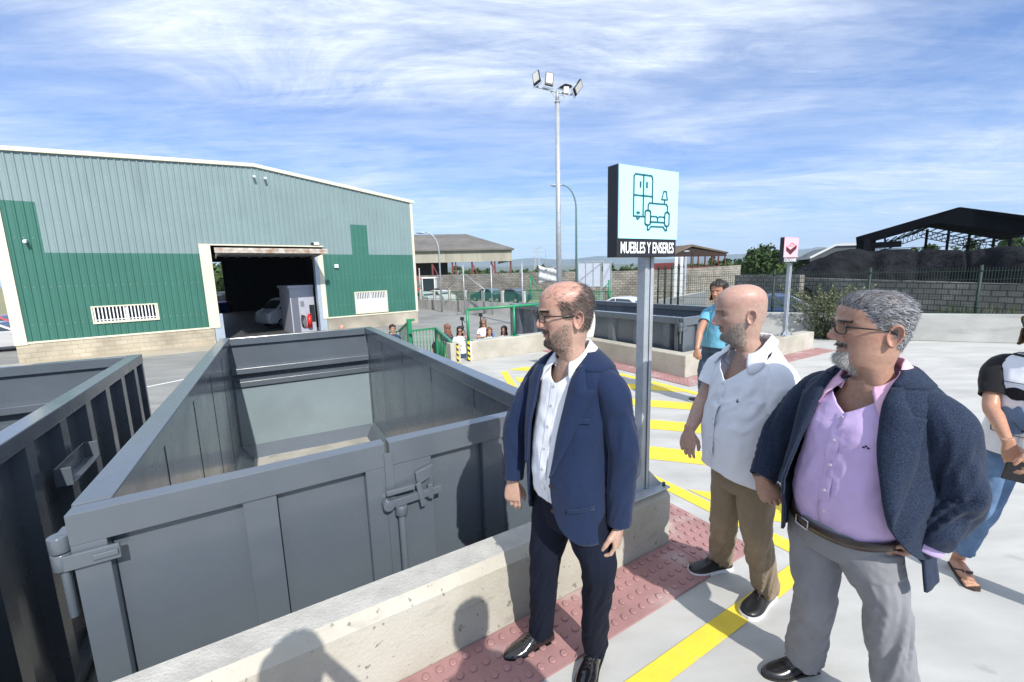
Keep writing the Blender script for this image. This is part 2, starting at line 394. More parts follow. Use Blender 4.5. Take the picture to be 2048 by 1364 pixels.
b = MB(); b.prism([(5.98,4.43),(10.25,4.43),(10.25,4.67),(6.22,4.67),(6.22,8.0),(5.98,8.0)], .002, .38, T=T)
k = obj('corner_kerb_wall', b, [m_kerb, m_kerbtop], bevel=.015); tag(k, 'low L shaped concrete kerb wall round the far grey container, small pink sign on its end', 'kerb wall')
# stub wall with yellow black stripes at the stair head
b = MB(); b.box(3.30,3.52,7.9,8.12,.002,.43,0,T); k = obj('stair_kerb_stub', b, m_kerb, bevel=.01); tag(k, 'short concrete kerb stub at the head of the green railed stairs', 'kerb stub')
# tactile paving strip with domes
def domes(b, s0, s1, t0, t1, pitch, r, h, n=12):
    ns = int((s1-s0)/pitch); ntt = max(1, int((t1-t0)/pitch))
    for i in range(ns):
        for j in range(ntt):
            cs = s0+(i+.5)*(s1-s0)/ns; ct = t0+(j+.5)*(t1-t0)/ntt
            if i % 2: ct += pitch*.0
            rings = []
            for rr, hh in ((r, .0), (r*.93, h*.75), (r*.72, h)):
                rings.append([ST(cs+rr*cos(2*pi*q/n), ct+rr*sin(2*pi*q/n), .012+hh) for q in range(n)])
            b.loft(rings, 0, True, True)
b = MB()
b.box(-3.0,2.19,1.36,1.695,.001,.012,0,T); b.box(2.195,2.60,1.36,2.16,.001,.012,0,T)
# joints are left as 3 mm gaps by shifting; domes on top
domes(b, -1.0, 2.18, 1.37, 1.69, .066, .0185, .0075); domes(b, 2.20, 2.60, 1.37, 2.15, .066, .0185, .0075)
for x in (2.19-.4*k_ for k_ in range(0, 13)): pass
k = struct('tactile_paving', b, m_tile)
b = MB(); b.box(5.60,5.975,4.06,8.0,.001,.012,0,T); b.box(5.975,10.4,4.06,4.425,.001,.012,0,T)
domes(b, 5.61, 5.97, 4.07, 7.9, .075, .021, .006, 8); domes(b, 5.98, 8.0, 4.07, 4.42, .075, .021, .006, 8)
for j in range(8): b.box(5.60,5.975,4.05+.5*j,4.056+.5*j,.0125,.0135,0,T)
struct('far_tactile_paving', b, m_tile)
# yellow markings
b = MB(); z0, z1 = .001, .005
def quad(b, pts, z=.004): b.add([ST(x, y, z) for x, y in pts], [tuple(range(len(pts)))])
quad(b, [(-3,1.055),(2.87,1.055),(2.87,1.16),(-3,1.16)])
quad(b, [(2.745,1.162),(2.87,1.162),(2.87,4.2),(2.745,4.23)]); quad(b, [(2.745,4.232),(2.87,4.202),(3.90,6.70),(3.79,6.75)])
quad(b, [(5.30,1.162),(5.42,1.162),(5.42,6.8),(5.30,6.8)])
quad(b, [(2.872,1.055),(5.42,1.055),(5.42,1.158),(2.872,1.158)])
# diagonal hatching: lines s + t*.83 = c
c_ = 3.15
while c_ < 13:
    # direction (+.64,-.77); between s=2.90 and 5.27
    k_ = .83
    def tt(s_, c): return (c - s_)/k_
    lo, hi = 2.90, 5.27
    pts = [(lo, tt(lo, c_)), (hi, tt(hi, c_)), (hi, tt(hi, c_)+.485), (lo, tt(lo, c_)+.485)]
    def clip(poly, f, cut):
        out = []
        for i in range(len(poly)):
            a, bb = poly[i], poly[(i+1) % len(poly)]; fa, fb = f(a), f(bb)
            if fa >= 0: out.append(a)
            if (fa >= 0) != (fb >= 0):
                q = fa/(fa-fb); out.append((a[0]+(bb[0]-a[0])*q, a[1]+(bb[1]-a[1])*q))
        return out
    pts = clip(pts, lambda p: p[1]-1.2, 0)
    if len(pts) > 2: pts = clip(pts, lambda p: 6.8-p[1], 0)
    if len(pts) > 2: pts = clip(pts, lambda p: (p[0]-2.93)-(p[1]-4.2)*.42, 0)
    if len(pts) > 2: quad(b, pts)
    c_ += 1.075
struct('yellow_markings', b, m_yel, fix=False)
# right boundary wall of the platform
wt = gp(1900, 628.5, rwA, rwn).z
b = MB(); b.hexa([rw0, rw1, rw1+rwn*.2, rw0+rwn*.2, rw0+Vector((0,0,wt)), rw1+Vector((0,0,wt)), rw1+rwn*.2+Vector((0,0,wt)), rw0+rwn*.2+Vector((0,0,wt))])
k = obj('boundary_wall', b, m_rwall, bevel=.012); tag(k, 'long low concrete boundary wall along the right edge of the platform', 'wall')

# ================================================================== CONTAINERS
def bil(c, a, b_):   # unit square -> four corners FL FR RR RL in (s,t)
    FL, FR, RR, RL = c
    return [FL[i]*(1-a)*(1-b_)+FR[i]*a*(1-b_)+RR[i]*a*b_+RL[i]*(1-a)*b_ for i in (0, 1)]
def container(label, corners, zr, zb, ribs=9, door=True, group='grey steel roll-off containers'):
    base = bil(corners, .5, .5); root = thing('open_container', label, 'container', ST(base[0], base[1], G), 0, group)
    W = 2.44; L = sqrt((corners[3][0]-corners[0][0])**2+(corners[3][1]-corners[0][1])**2)
    def T(q):       # q.x across 0..W, q.y along 0..L (0 = door end)
        p = bil(corners, q.x/W, q.y/L); return ST(p[0], p[1], q.z)
    zf = zb+.24; e = .10     # floor level; side wall thickness incl. ribs
    # floor, bottom frame, hook rails
    b = MB(); b.box(e,W-e,.12,L-.1,zf,zf+.02,0,T)
    obj('floor', b, m_cfloor, root)
    b = MB()
    for x in (.5, W-.6): b.box(x,x+.1,.1,L,zb+.06,zf-.01,0,T)
    b.box(.0,W,.09,L,zf-.06,zf-.005,0,T); obj('under_frame', b, m_cont, root, bevel=.004)
    b = MB()
    for x in (.42, W-.60):
        for y in (.45, L-.5): b.cyl(T(Vector((x,y,zb+.1))), T(Vector((x+.16,y,zb+.1))), .095, 20)
    obj('roller', b, m_dark, root)
    # side walls: sheet with outside ribs, chamfer to floor, top rail
    for sd, nm in ((0, 'side_wall'), (1, 'side_wall')):
        b = MB()
        fx = (lambda x: x) if sd == 0 else (lambda x: W-x)
        def bx(x0, x1, y0, y1, z0_, z1_):
            a, c = sorted((fx(x0), fx(x1))); b.box(a, c, y0, y1, z0_, z1_, 0, T)
        bx(e-.006, e, .1, L-.1, zf+.02, zr-.10)          # sheet
        # chamfer
        p = [Vector((fx(e),.12,zf+.02)), Vector((fx(e+.18),.12,zf+.02)), Vector((fx(e),.12,zf+.22))]
        q = [Vector((v.x,L-.12,v.z)) for v in p]
        b.add([T(v) for v in p+q], [(0,1,2),(3,5,4),(1,4,5,2),(0,3,4,1),(0,2,5,3)])
        # weld seams of inner plates
        for k_ in range(1, 5): bx(e, e+.004, L*k_/5-.004, L*k_/5+.004, zf+.2, zr-.11)
        for k_ in range(ribs):
            y = .35+(L-.7)*k_/(ribs-1); h = .075
            # tapered hat rib outside, wider at top like pressed channel
            pts = [(y-.11, 0), (y-.065, 1), (y+.065, 1), (y+.11, 0)]
            vv = []
            for z_ in (zf+.02, zr-.1):
                for (yy, oo) in pts: vv.append(T(Vector((fx(e-.006-oo*h), yy, z_))))
            b.add(vv, [(0,1,5,4),(1,2,6,5),(2,3,7,6),(0,3,2,1),(4,5,6,7)])
        bx(0, e+.02, 0.09, L, zf-.055, zf+.02)
        obj(nm, b, m_cont, root)
        b = MB(); bx(-.005, e+.028, .10, L, zr-.115, zr)
        bx(0.0, .07, L-.075, L, zb+.2, zr-.115); bx(0.0,.07,.102,.17,zb+.2,zr-.115)
        obj('top_rail', b, m_cont, root, bevel=.008)
    # far wall (front bulkhead) with two horizontal rails on the inside
    b = MB(); b.box(.07, W-.07, L-.05, L-.02, zf, zr-.1, 0, T)
    b.box(.135, W-.135, L-.105, L-.003, zr-.12, zr-.002, 0, T)
    zmid = zf+(zr-zf)*.70
    for z_, d in ((zmid+.06,.12), (zmid-.17,.05)):
        b.box(.11, W-.11, L-.05-d, L-.052, z_-.04, z_+.05, 0, T)
    b.add([T(Vector(v)) for v in ((e,L-.052,zf+.02),(W-e,L-.052,zf+.02),(W-e,L-.25,zf+.021),(e,L-.25,zf+.021),(e,L-.052,zf+.2),(W-e,L-.052,zf+.2))], [(0,1,5,4),(0,3,2,1),(3,4,5,2),(0,4,3),(1,2,5)])
    ew = obj('end_wall', b, m_cont, root, bevel=.006)
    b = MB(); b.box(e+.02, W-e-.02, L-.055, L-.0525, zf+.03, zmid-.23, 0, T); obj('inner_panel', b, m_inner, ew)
    if not door:
        return root, T, W, L, zf
    # two door leaves of frame + recessed sheet + middle post
    def leaf(x0, x1, mids, rail=.135, post=.11):
        b = MB(); y0 = 0.0; D = .085; zt = zr-.004; z0_ = zb+.12
        b.box(x0, x1, y0, D, zt-rail, zt, 0, T)               # top rail
        b.box(x0, x1, y0, D, z0_, z0_+.12, 0, T)
        b.box(x0, x0+post, y0+.001, D, z0_+.12, zt-rail, 0, T); b.box(x1-post, x1, y0+.001, D, z0_+.12, zt-rail, 0, T)
        for m_ in mids: b.box(m_-.07, m_+.07, y0+.010, D-.01, z0_+.12, zt-rail, 0, T)
        for pa, pb in zip([x0+post]+[m_+.07 for m_ in mids], [m_-.07 for m_ in mids]+[x1-post]):
            b.box(pa, pb, D-.030, D-.024, z0_+.12, zt-rail, 0, T)
        return b
    obj('door', leaf(.005, 1.262, [.66]), m_cont, root, bevel=.006)
    d2 = leaf(1.285, W-.005, [1.93], post=.0); 
    d2.box(1.285, 1.52, .0, .08, zb+.24, zr-.1405, 0, T)
    d2.box(W-.115, W-.005, .0, .085, zb+.24, zr-.1405, 0, T)
    d2.box(1.253, 1.30, -.008, -.0005, zb+.2, zr-.06, 0, T)       # overlap strip
    dd = obj('door', d2, m_cont, root, bevel=.006)
    # latch: locking bar, hook plate, vertical rod
    b = MB(); zl = zr-.335
    b.bar(T(Vector((1.225,-.035,zl-.01))), T(Vector((1.56,-.035,zl+.0))), .028, .045)
    b.bar(T(Vector((1.245,-.03,zl+.055))), T(Vector((1.40,-.045,zl+.06))), .02, .028)
    b.cyl(T(Vector((1.25,-.062,zl-.008))), T(Vector((1.25,-.005,zl-.008))), .030, 18)
    b.bar(T(Vector((1.42,-.05,zl+.075))), T(Vector((1.445,-.05,zl-.07))), .016, .03)
    b.add([T(Vector(v)) for v in ((1.415,-.012,zl+.13),(1.52,-.012,zl+.155),(1.50,-.012,zl+.08),(1.42,-.012,zl+.05),(1.415,-.03,zl+.13),(1.52,-.03,zl+.155),(1.50,-.03,zl+.08),(1.42,-.03,zl+.05))], [(0,1,2,3),(7,6,5,4),(0,4,5,1),(1,5,6,2),(2,6,7,3),(3,7,4,0)])
    b.bar(T(Vector((1.50,-.03,zl+.05))), T(Vector((1.50,-.03,zl-.04))), .03, .05)
    b.cyl(T(Vector((1.32,-.035,zl-.03))), T(Vector((1.32,-.035,zl-.085))), .034, 18)
    b.cyl(T(Vector((1.32,-.035,zl-.085))), T(Vector((1.32,-.035,zb+.2))), .019, 14)
    b.cyl(T(Vector((1.32,-.035,zl-.6))), T(Vector((1.32,-.035,zl-.64))), .034, 14)
    obj('latch', b, m_cont, dd, bevel=.004)
    # corner hinge with knuckles
    for hx, sg in ((-.030, 1), (W+.030, -1)):
        b = MB(); hz = zr-.155
        b.cyl(T(Vector((hx,.03,hz-.003))), T(Vector((hx,.03,hz+.065))), .036, 24)
        b.cyl(T(Vector((hx,.03,hz-.080))), T(Vector((hx,.03,hz-.008))), .035, 24)
        b.cyl(T(Vector((hx,.03,hz-.30))), T(Vector((hx,.03,hz+.06))), .016, 16)
        b.cyl(T(Vector((hx,.03,zb+.2))), T(Vector((hx,.03,zb+.35))), .035, 20)
        x1_ = hx+sg*.185
        a, c = sorted((hx+sg*.01, x1_)); b.box(a, c, -.019, -.0015, hz-.075, hz-.01, 0, T)
        a, c = sorted((hx+sg*.10, x1_-sg*.005)); b.box(a, c, -.027, -.019, hz-.055, hz-.03, 0, T)
        a, c = sorted((hx-sg*.01, hx+sg*.045)); b.box(a, c, .03, .10, hz+.0, hz+.07, 0, T)
        obj('hinge', b, m_cont, root, bevel=.006)
    return root, T, W, L, zf
c1 = [(-.735,2.27),(1.72,2.28),(1.80,8.02),(-.50,8.13)]
container('open empty grey steel container in the foreground with closed double doors', c1, .90, G)
c0 = [(-3.86,1.99),(-1.42,1.99),(-1.35,7.42),(-3.75,7.55)]
r0, T0, W0, L0, zf0 = container('open grey steel container at the far left, cut by the picture edge', c0, .86, G)
c2 = [(8.72,4.86),(6.34,4.77),(6.12,10.25),(8.55,10.3)]
container('dark open grey container beyond the kerb, behind the man in the blue polo shirt', c2, .95, G, ribs=8)
# ================================================================== THE GREEN HANGAR
HA = gz(39.6,728,G); HB = gz(830.4,646.3,G); HD = (HB-HA).normalized(); HN = Vector((-HD.y, HD.x, 0))
if HN.y < 0: HN = -HN
def HT(q): return HA + HD*q.x + HN*q.y + Vector((0,0,q.z))      # q.x along facade, q.y into the building, q.z above yard
hang = thing('hangar', 'large green and pale blue corrugated metal hangar with an open tilting door', 'hangar', HA)
WF = 18.05
def roof_z(x): return 9.02-(9.3-x)*.055 if x < 9.3 else 9.02-(x-9.3)*.127
def corr(b, x0, x1, z0, z1, pitch=.25, dep=.035, y=0.0):
    """ribbed sheet; z0, z1 numbers or functions of x"""
    f0 = z0 if callable(z0) else (lambda x: z0); f1 = z1 if callable(z1) else (lambda x: z1)
    xs = []; k0 = int(math.floor(x0/pitch))
    prof = [(0, 0), (.60, 0), (.70, 1), (.90, 1)]
    for k_ in range(k0, int(x1/pitch)+2):
        for f, d in prof: xs.append(((k_+f)*pitch, d))
    def dd(x):
        u = (x/pitch) % 1
        return 0 if u < .6 else (u-.6)/.1 if u < .7 else 1 if u < .9 else (1-u)/.1
    pts = [(x0, dd(x0))]+[(x, d) for x, d in xs if x0+1e-4 < x < x1-1e-4]+[(x1, dd(x1))]
    vs = []; fs = []
    for x, d in pts:
        vs += [HT(Vector((x, y-d*dep, f0(x)))), HT(Vector((x, y-d*dep, f1(x))))]
    for i in range(len(pts)-1): fs.append((2*i, 2*i+2, 2*i+3, 2*i+1))
    b.add(vs, fs)
HP = .80      # plinth height
DX0, DX1, DH = 7.15, 11.95, 4.80
# plinth
b = MB()
for xa, xb in ((0.0, 6.72), (12.22, WF-.02)): b.box(xa, xb, -.02, .22, 0, HP, 0, HT)
o = obj('plinth', b, m_plinth, hang); uvwall(o, (0,0,0), HD)
b = MB()
W1 = (2.38, 4.66, 1.42, 2.2); W2 = (13.9, 15.97, .92, 2.27)
for (xa, xb, za, zb_) in ((.32, W1[0], HP+.06, 4.5), (W1[0], W1[1], HP+.06, W1[2]), (W1[0], W1[1], W1[3], 4.5), (W1[1], 6.53, HP+.06, 4.5),
        (12.28, W2[0], HP+.06, 4.5), (W2[0], W2[1], W2[3], 4.5), (W2[1], WF-.12, HP+.06, 4.5), (.32, 1.32, 4.5, 6.53), (14.0, 15.0, 4.5, 6.25)):
    corr(b, xa, xb, za, zb_)
b.sm = [False]*len(b.f)
obj('green_wall_sheet', b, m_sheetG, hang, fix=False)
b = MB(); top = lambda x: roof_z(x)-.12
for (xa, xb, za) in ((.32, 1.32, 6.53), (1.32, 6.53, 4.5), (6.53, 12.28, 4.98), (12.28, 14.0, 4.5), (14.0, 15.0, 6.25), (15.0, WF-.12, 4.5)): corr(b, xa, xb, za, top)
obj('pale_wall_sheet', b, m_sheetL, hang, fix=False)
# sheet lap screws rows + backing
b = MB()
for z_ in (1.55, 3.1, 5.1, 6.55, 7.7):
    for i in range(int(WF/.25)):
        x = .25*i+.07
        if .4 < x < WF-.2 and z_ < roof_z(x)-.2 and not (DX0-.6 < x < DX1+.3 and z_ < 5) and not any(a[0]-.05 < x < a[1]+.05 and a[2]-.1 < z_ < a[3]+.1 for a in (W1, W2)):
            b.box(x-.012, x+.012, -.012, .0, z_-.012, z_+.012, 0, HT)
sc_ = obj('sheet_screws', b, m_galv, hang); sc_['kind'] = 'stuff'
# trims
b = MB()
b.box(-.03, .34, -.06, .1, HP-.05, 5.0, 0, HT)
# left end trim leans up to the eave left out of the frame
b.box(-.03, .34, -.06, .1, 5.0, roof_z(0)-.1, 0, HT)
b.box(WF-.14, WF+.02, -.06, .1, HP-.03, roof_z(WF)-.1, 0, HT)
for xa, xb in ((.0, 6.60), (12.20, WF)): b.box(xa+.345 if xa < 1 else xa, xb-.145 if xb > 15 else xb, -.055, .05, HP-.01, HP+.07, 0, HT)
# roof edge
for xa, xb in ((-.3, 9.3), (9.3, WF+.12)):
    p = [Vector((xa,-.12,roof_z(xa)-.14)), Vector((xb,-.12,roof_z(xb)-.14)), Vector((xb,.1,roof_z(xb)-.14)), Vector((xa,.1,roof_z(xa)-.14))]
    b.hexa([HT(v) for v in p]+[HT(v+Vector((0,0,.17))) for v in p])
obj('cream_trim', b, m_cream, hang, bevel=.01)
# door frame posts, lintel
b = MB()
b.box(6.53, 7.0, -.07, .16, HP, 4.90, 0, HT)
b.box(12.0, 12.27, -.07, .16, HP, 4.60, 0, HT)
b.box(6.53, 12.35, -.08, .1, 4.90, 4.97, 0, HT)
obj('door_post_cladding', b, m_cream, hang, bevel=.01)
m_zinc = mat('zinc_post', (.40,.46,.53), .45, .3, var=.08)
b = MB(); b.box(6.74, 7.14, -.03, .40, 0, HP-.002, 0, HT); b.box(7.002, 7.14, -.03, .35, HP, 1.5, 0, HT); b.box(11.80, 12.0, -.05, .35, 0, 4.75, 0, HT); b.box(12.002,12.2,-.04,.35,0,HP-.02,0,HT)
obj('door_post', b, m_zinc, hang, bevel=.01)
# tilting door leaf lifted level, its rusty edge showing outside
m_rust = mat('rusty_white_paint', (.55,.53,.47), .6, col2=(.26,.13,.07), vscale=3.0, det=9); 
b = MB(); b.box(6.98, 12.02, -1.98, -1.88, 4.56, 4.68, 0, HT); b.box(6.98, 12.02, -1.97, -1.85, 4.44, 4.559, 0, HT); 
obj('tilting_door_edge', b, m_rust, hang, bevel=.012)
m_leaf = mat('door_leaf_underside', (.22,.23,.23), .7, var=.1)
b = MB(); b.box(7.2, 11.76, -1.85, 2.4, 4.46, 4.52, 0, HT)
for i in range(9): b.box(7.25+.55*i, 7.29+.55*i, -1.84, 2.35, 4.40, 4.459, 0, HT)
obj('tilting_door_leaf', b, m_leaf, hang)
b = MB(); b.bar(HT(Vector((7.08,-1.9,4.5))), HT(Vector((7.2,.3,4.3))), .05, .08); b.bar(HT(Vector((11.85,-1.9,4.5))), HT(Vector((11.74,.3,4.3))), .05, .08)
obj('door_arm', b, m_rust, hang)
# barred windows
def barred(W_, nb, blind):
    x0, x1, z0_, z1_ = W_
    b = MB(); f = .09
    b.box(x0, x1, -.07, .12, z0_, z0_+f, 0, HT); b.box(x0, x1, -.07, .12, z1_-f*.6, z1_, 0, HT)
    b.box(x0, x0+f*.6, -.07, .12, z0_+f, z1_-f*.6, 0, HT); b.box(x1-f*.6, x1, -.07, .12, z0_+f, z1_-f*.6, 0, HT)
    win = obj('window', b, m_cream, hang, bevel=.006)
    b = MB(); b.box(x0+.06, x1-.06, .06, .07, z0_+f+.003, z1_-.06, 0, HT); obj('pane', b, m_glass, win)
    b = MB()
    for q in (0, .5, 1): xm = x0+.08+(x1-x0-.16)*q; b.box(xm-.025, xm+.025, .02, .055, z0_+f+.002, z1_-.056, 0, HT)
    obj('sash', b, m_white, win)
    if blind:
        b = MB(); b.box(x0+.10, x1-.10, .056, .059, z0_+f+.002, z1_-.45, 0, HT); obj('blind', b, m_white, win)
    b = MB()
    for i in range(nb):
        xb_ = x0+.10+(x1-x0-.2)*i/(nb-1); b.box(xb_-.022, xb_+.022, -.055, -.035, z0_+f+.005, z1_-.06, 0, HT)
    for zz_ in (z0_+f+.06,): b.box(x0+.055, x1-.055, -.034, -.018, zz_, zz_+.03, 0, HT)
    obj('window_bars', b, m_white, win)
barred(W1, 18, False); barred(W2, 19, True)
# cameras, lamp, siren box on the facade (each its own thing)
def cctv(x, z, label):
    t = thing('security_camera', label, 'camera', HT(Vector((x,-.05,z))), 0, 'security cameras on the hangar wall')
    b = MB(); b.bar(HT(Vector((x,-.06,z-.03))), HT(Vector((x,-.34,z-.09))), .10, .10); obj('camera_body', b, m_white, t, bevel=.012)
    b = MB(); b.cyl(HT(Vector((x,-.035,z-.14))), HT(Vector((x,-.12,z-.06))), .035, 12); obj('bracket', b, m_zinc, t)
cctv(9.24, 8.45, 'white security camera just left of the roof ridge'); cctv(9.74, 8.42, 'white security camera just right of the roof ridge'); cctv(.86, 5.0, 'white security camera on the dark green panel at the far left')
t = thing('flood_lamp', 'small white floodlight above the right end of the hangar door', 'floodlight', HT(Vector((11.95,-.05,5.05))))
b = MB(); b.box(11.85, 12.12, -.14, -.09, 5.0, 5.17, 0, HT); obj('lamp_head', b, m_white, t, bevel=.01)
b = MB(); b.box(11.70, 11.84, -.12, -.04, 5.05, 5.13, 0, HT); b.box(11.95,12.0,-.089,-.04,5.05,5.09,0,HT); obj('bracket', b, m_black, t)
t = thing('alarm_siren', 'small white square alarm box on the green wall right of the door', 'alarm box', HT(Vector((12.98,-.05,3.83))))
b = MB(); b.box(12.86, 13.08, -.16, -.04, 3.72, 3.92, 0, HT); obj('siren_box', b, m_white, t, bevel=.02)
b = MB(); b.box(12.91, 13.03, -.166, -.161, 3.77, 3.86, 0, HT); obj('siren_grille', b, m_zinc, t)
# inside shell: dark walls, back wall with an opening, roof
D = 26.0
def inx(u, v):
    p = gp(u, v, HT(Vector((0,D,0))), HN)-HA; return p.dot(HD), p.z
ox0 = inx(412, 600)[0]-1.5; ox1, _z = inx(455, 620); oz1 = inx(440, 524)[1]
b = MB()
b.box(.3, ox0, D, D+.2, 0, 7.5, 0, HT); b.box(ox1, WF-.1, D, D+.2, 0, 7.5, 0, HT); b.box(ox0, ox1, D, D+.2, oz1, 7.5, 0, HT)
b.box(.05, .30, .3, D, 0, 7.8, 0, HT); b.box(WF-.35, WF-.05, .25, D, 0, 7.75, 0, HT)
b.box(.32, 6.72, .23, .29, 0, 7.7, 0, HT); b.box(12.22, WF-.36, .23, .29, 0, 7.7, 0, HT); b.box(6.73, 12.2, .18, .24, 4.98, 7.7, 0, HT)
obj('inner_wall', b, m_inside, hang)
b = MB()
for xa, xb in ((-.28, 9.298), (9.302, WF+.1)):
    p = [Vector((xa,.102,roof_z(xa)-.1)), Vector((xb,.102,roof_z(xb)-.1)), Vector((xb,D+.3,roof_z(xb)-.1)), Vector((xa,D+.3,roof_z(xa)-.1))]
    b.hexa([HT(v) for v in p]+[HT(v+Vector((0,0,.1))) for v in p])
obj('roof', b, mat('roof_sheet', (.35,.37,.36), .6), hang)
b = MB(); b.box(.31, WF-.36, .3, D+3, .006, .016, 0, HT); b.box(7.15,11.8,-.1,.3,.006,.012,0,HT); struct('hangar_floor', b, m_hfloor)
# office box inside the door
off = thing('site_office', 'small grey prefabricated office just inside the hangar door, beside the van', 'office', HT(Vector((11.1,1.6,0))))
b = MB(); b.box(10.50, 11.78, .75, 3.4, 0, 2.62, 0, HT); b.box(10.42, 11.79, .68, 3.5, 2.62, 2.78, 0, HT)
obj('office_wall', b, mat('office_panel_grey', (.36,.37,.42), .6, var=.05), off, bevel=.01)
b = MB(); b.box(10.56, 10.92, .735, .748, .05, 2.1, 0, HT); obj('door', b, mat('office_door_grey', (.12,.13,.16), .5), off)
b = MB(); b.box(11.02, 11.22, .735, .748, 1.55, 1.86, 0, HT); obj('notice', b, mat('notice_grey', (.17,.18,.20), .6), off)
b = MB(); b.box(11.48, 11.76, .735, .748, .62, 1.62, 0, HT); obj('window', b, m_glass, off)
b = MB()
for i in range(3): b.tube([HT(Vector((11.04+.05*i+.10*sin(a)*(.7+.1*i), .70, .72+.36*cos(a)-.03*i))) for a in [2*pi*k_/24 for k_ in range(25)]], .016, 6)
k = obj('hose', b, m_black); tag(k, 'coiled black hose hanging on the grey office wall', 'hose')
b = MB(); b.cyl(HT(Vector((11.38,.55,.42))), HT(Vector((11.38,.55,1.02))), .13, 18); b.cyl(HT(Vector((11.38,.55,1.02))), HT(Vector((11.38,.55,1.10))), .06, 12); b.bar(HT(Vector((11.30,.5,1.12))), HT(Vector((11.46,.5,1.12))), .03, .03)
b.box(11.22,11.54,.69,.74,.3,.42,0,HT)
k = obj('fire_extinguisher', b, mat('red_enamel', (.62,.02,.015), .35)); tag(k, 'big red fire extinguisher in front of the grey office wall', 'extinguisher')

# ================================================================== VEHICLES
m_carglass = mat('car_glass', (.03,.045,.055), .05, spec=.9)
m_rim = mat('wheel_rim', (.55,.56,.58), .35, .6)
m_lamp = mat('head_lamp_glass', (.75,.77,.78), .15)
def vehicle(name, label, cat, p, rz, paint, L=4.2, W=1.75, prof=None, roof=None, group=None, wheels=(.8, 3.35), wr=.31, glass=None):
    """side profile (x forward from rear bumper) swept across the width with tumblehome; windows inset as dark parts"""
    root = thing(name, label, cat, p, rz, group)
    Mx = Matrix.Translation(p) @ Matrix.Rotation(rz, 4, 'Z')
    T = lambda q: Mx @ Vector((q[0]-L/2, q[1], q[2]))
    zmax = max(z for x, z in prof); zb_ = .9 if zmax < 1.6 else 1.05
    def half(z): return W/2*(1 if z < zb_ else 1-.16*(z-zb_)/(zmax-zb_)) - (.03 if z < .4 else 0)
    ys = [-1, -.93, -.6, 0, .6, .93, 1]; b = MB()
    rings = []
    for q in ys:
        rg = []
        for x, z in prof:
            e = 1-.045*(abs(q) > .95); zz = z if abs(q) < .95 else .35+(z-.35)*.985
            cx = L/2; rg.append(T((cx+(x-cx)*(1-.02*(abs(q) > .95)), q*half(zz), zz)))
        rings.append(rg)
    b.loft(rings, 0, True, True)
    body = obj('body', b, paint, root, bevel=.02)
    b = MB()
    for sgn in (-1, 1):
        for poly in glass['side']:
            vs = [T((x, sgn*(half(z)+.004), z)) for x, z in poly]; vs2 = [T((x, sgn*(half(z)-.03), z)) for x, z in poly]
            n = len(poly); b.add(vs+vs2, [tuple(range(n)), tuple(range(n, 2*n))[::-1]]+[(i, (i+1) % n, (i+1) % n+n, i+n) for i in range(n)])
    obj('side_window', b, m_carglass, root)
    b = MB()
    for (x0, z0_, x1, z1_) in glass['wind']:
        nx, nz = (z1_-z0_), -(x1-x0); l_ = sqrt(nx*nx+nz*nz); nx, nz = nx/l_*.006, nz/l_*.006
        if (nx*(x0+x1-L)) < 0: nx, nz = -nx, -nz
        if nz < 0 and abs(x1-x0) > .1: nx, nz = -nx, -nz
        h0, h1 = half(z0_)*.88, half(z1_)*.86
        vs = [T((x0+nx, -h0, z0_+nz)), T((x0+nx, h0, z0_+nz)), T((x1+nx, h1, z1_+nz)), T((x1+nx, -h1, z1_+nz))]
        vi = [T((x0-nx*3, -h0, z0_-nz*3)), T((x0-nx*3, h0, z0_-nz*3)), T((x1-nx*3, h1, z1_-nz*3)), T((x1-nx*3, -h1, z1_-nz*3))]
        b.hexa(vi+vs)
    obj('windscreen', b, m_carglass, root)
    for x in wheels:
        for sgn in (-1, 1):
            y = sgn*(W/2-.02)
            b = MB(); b.cyl(T((x, y-sgn*.2, wr)), T((x, y+sgn*.012, wr)), wr, 22); wh = obj('wheel', b, m_dark, root, bevel=.02)
            b = MB(); b.cyl(T((x, y, wr)), T((x, y+sgn*.02, wr)), wr*.62, 18)
            obj('rim', b, m_rim, wh)
    for sgn in (-1, 1):
        b = MB(); xf = L-.14; zf_ = glass.get('lampz', .68)
        b.sphere(T((xf, sgn*(W/2-.27), zf_)), .13, 10, 6); obj('headlight', b, m_lamp, root)
        b = MB(); b.sphere(T((.12, sgn*(W/2-.2), zf_+.1)), .10, 8, 6); obj('tail_light', b, mat('tail_red', (.4,.02,.02), .3) if 'tail_red' not in bpy.data.materials else bpy.data.materials['tail_red'], root)
    b = MB()
    for sgn in (-1, 1): b.sphere(T((L*.66, sgn*(W/2+.08), zb_+.02)), (.08,.09,.06), 8, 6)
    obj('wing_mirror', b, paint, root)
    return root
CARP = [(0,.35),(.02,.75),(.12,.95),(.55,1.02),(1.05,1.38),(1.5,1.46),(2.2,1.45),(2.95,1.02),(3.8,.88),(4.12,.72),(4.2,.45),(4.15,.28),(.06,.26)]
CARG = dict(side=[[(.75,1.04),(1.15,1.34),(1.95,1.38),(1.95,1.02)],[(2.0,1.02),(2.0,1.38),(2.2,1.36),(2.75,1.03)]], wind=[(2.90,1.06,2.24,1.42),(.62,1.07,1.04,1.36)])
VANP = [(0,.4),(0,1.7),(.08,1.86),(.4,1.9),(2.6,1.9),(2.85,1.82),(3.55,1.18),(3.95,1.02),(4.08,.75),(4.1,.45),(4.0,.3),(.05,.3)]
VANG = dict(side=[[(2.55,1.18),(2.5,1.68),(2.85,1.66),(3.32,1.2)]], wind=[(3.48,1.26,2.93,1.76)], lampz=.86)
def paint(name, c): return mat(name, c, .28, .1, coat=.6)
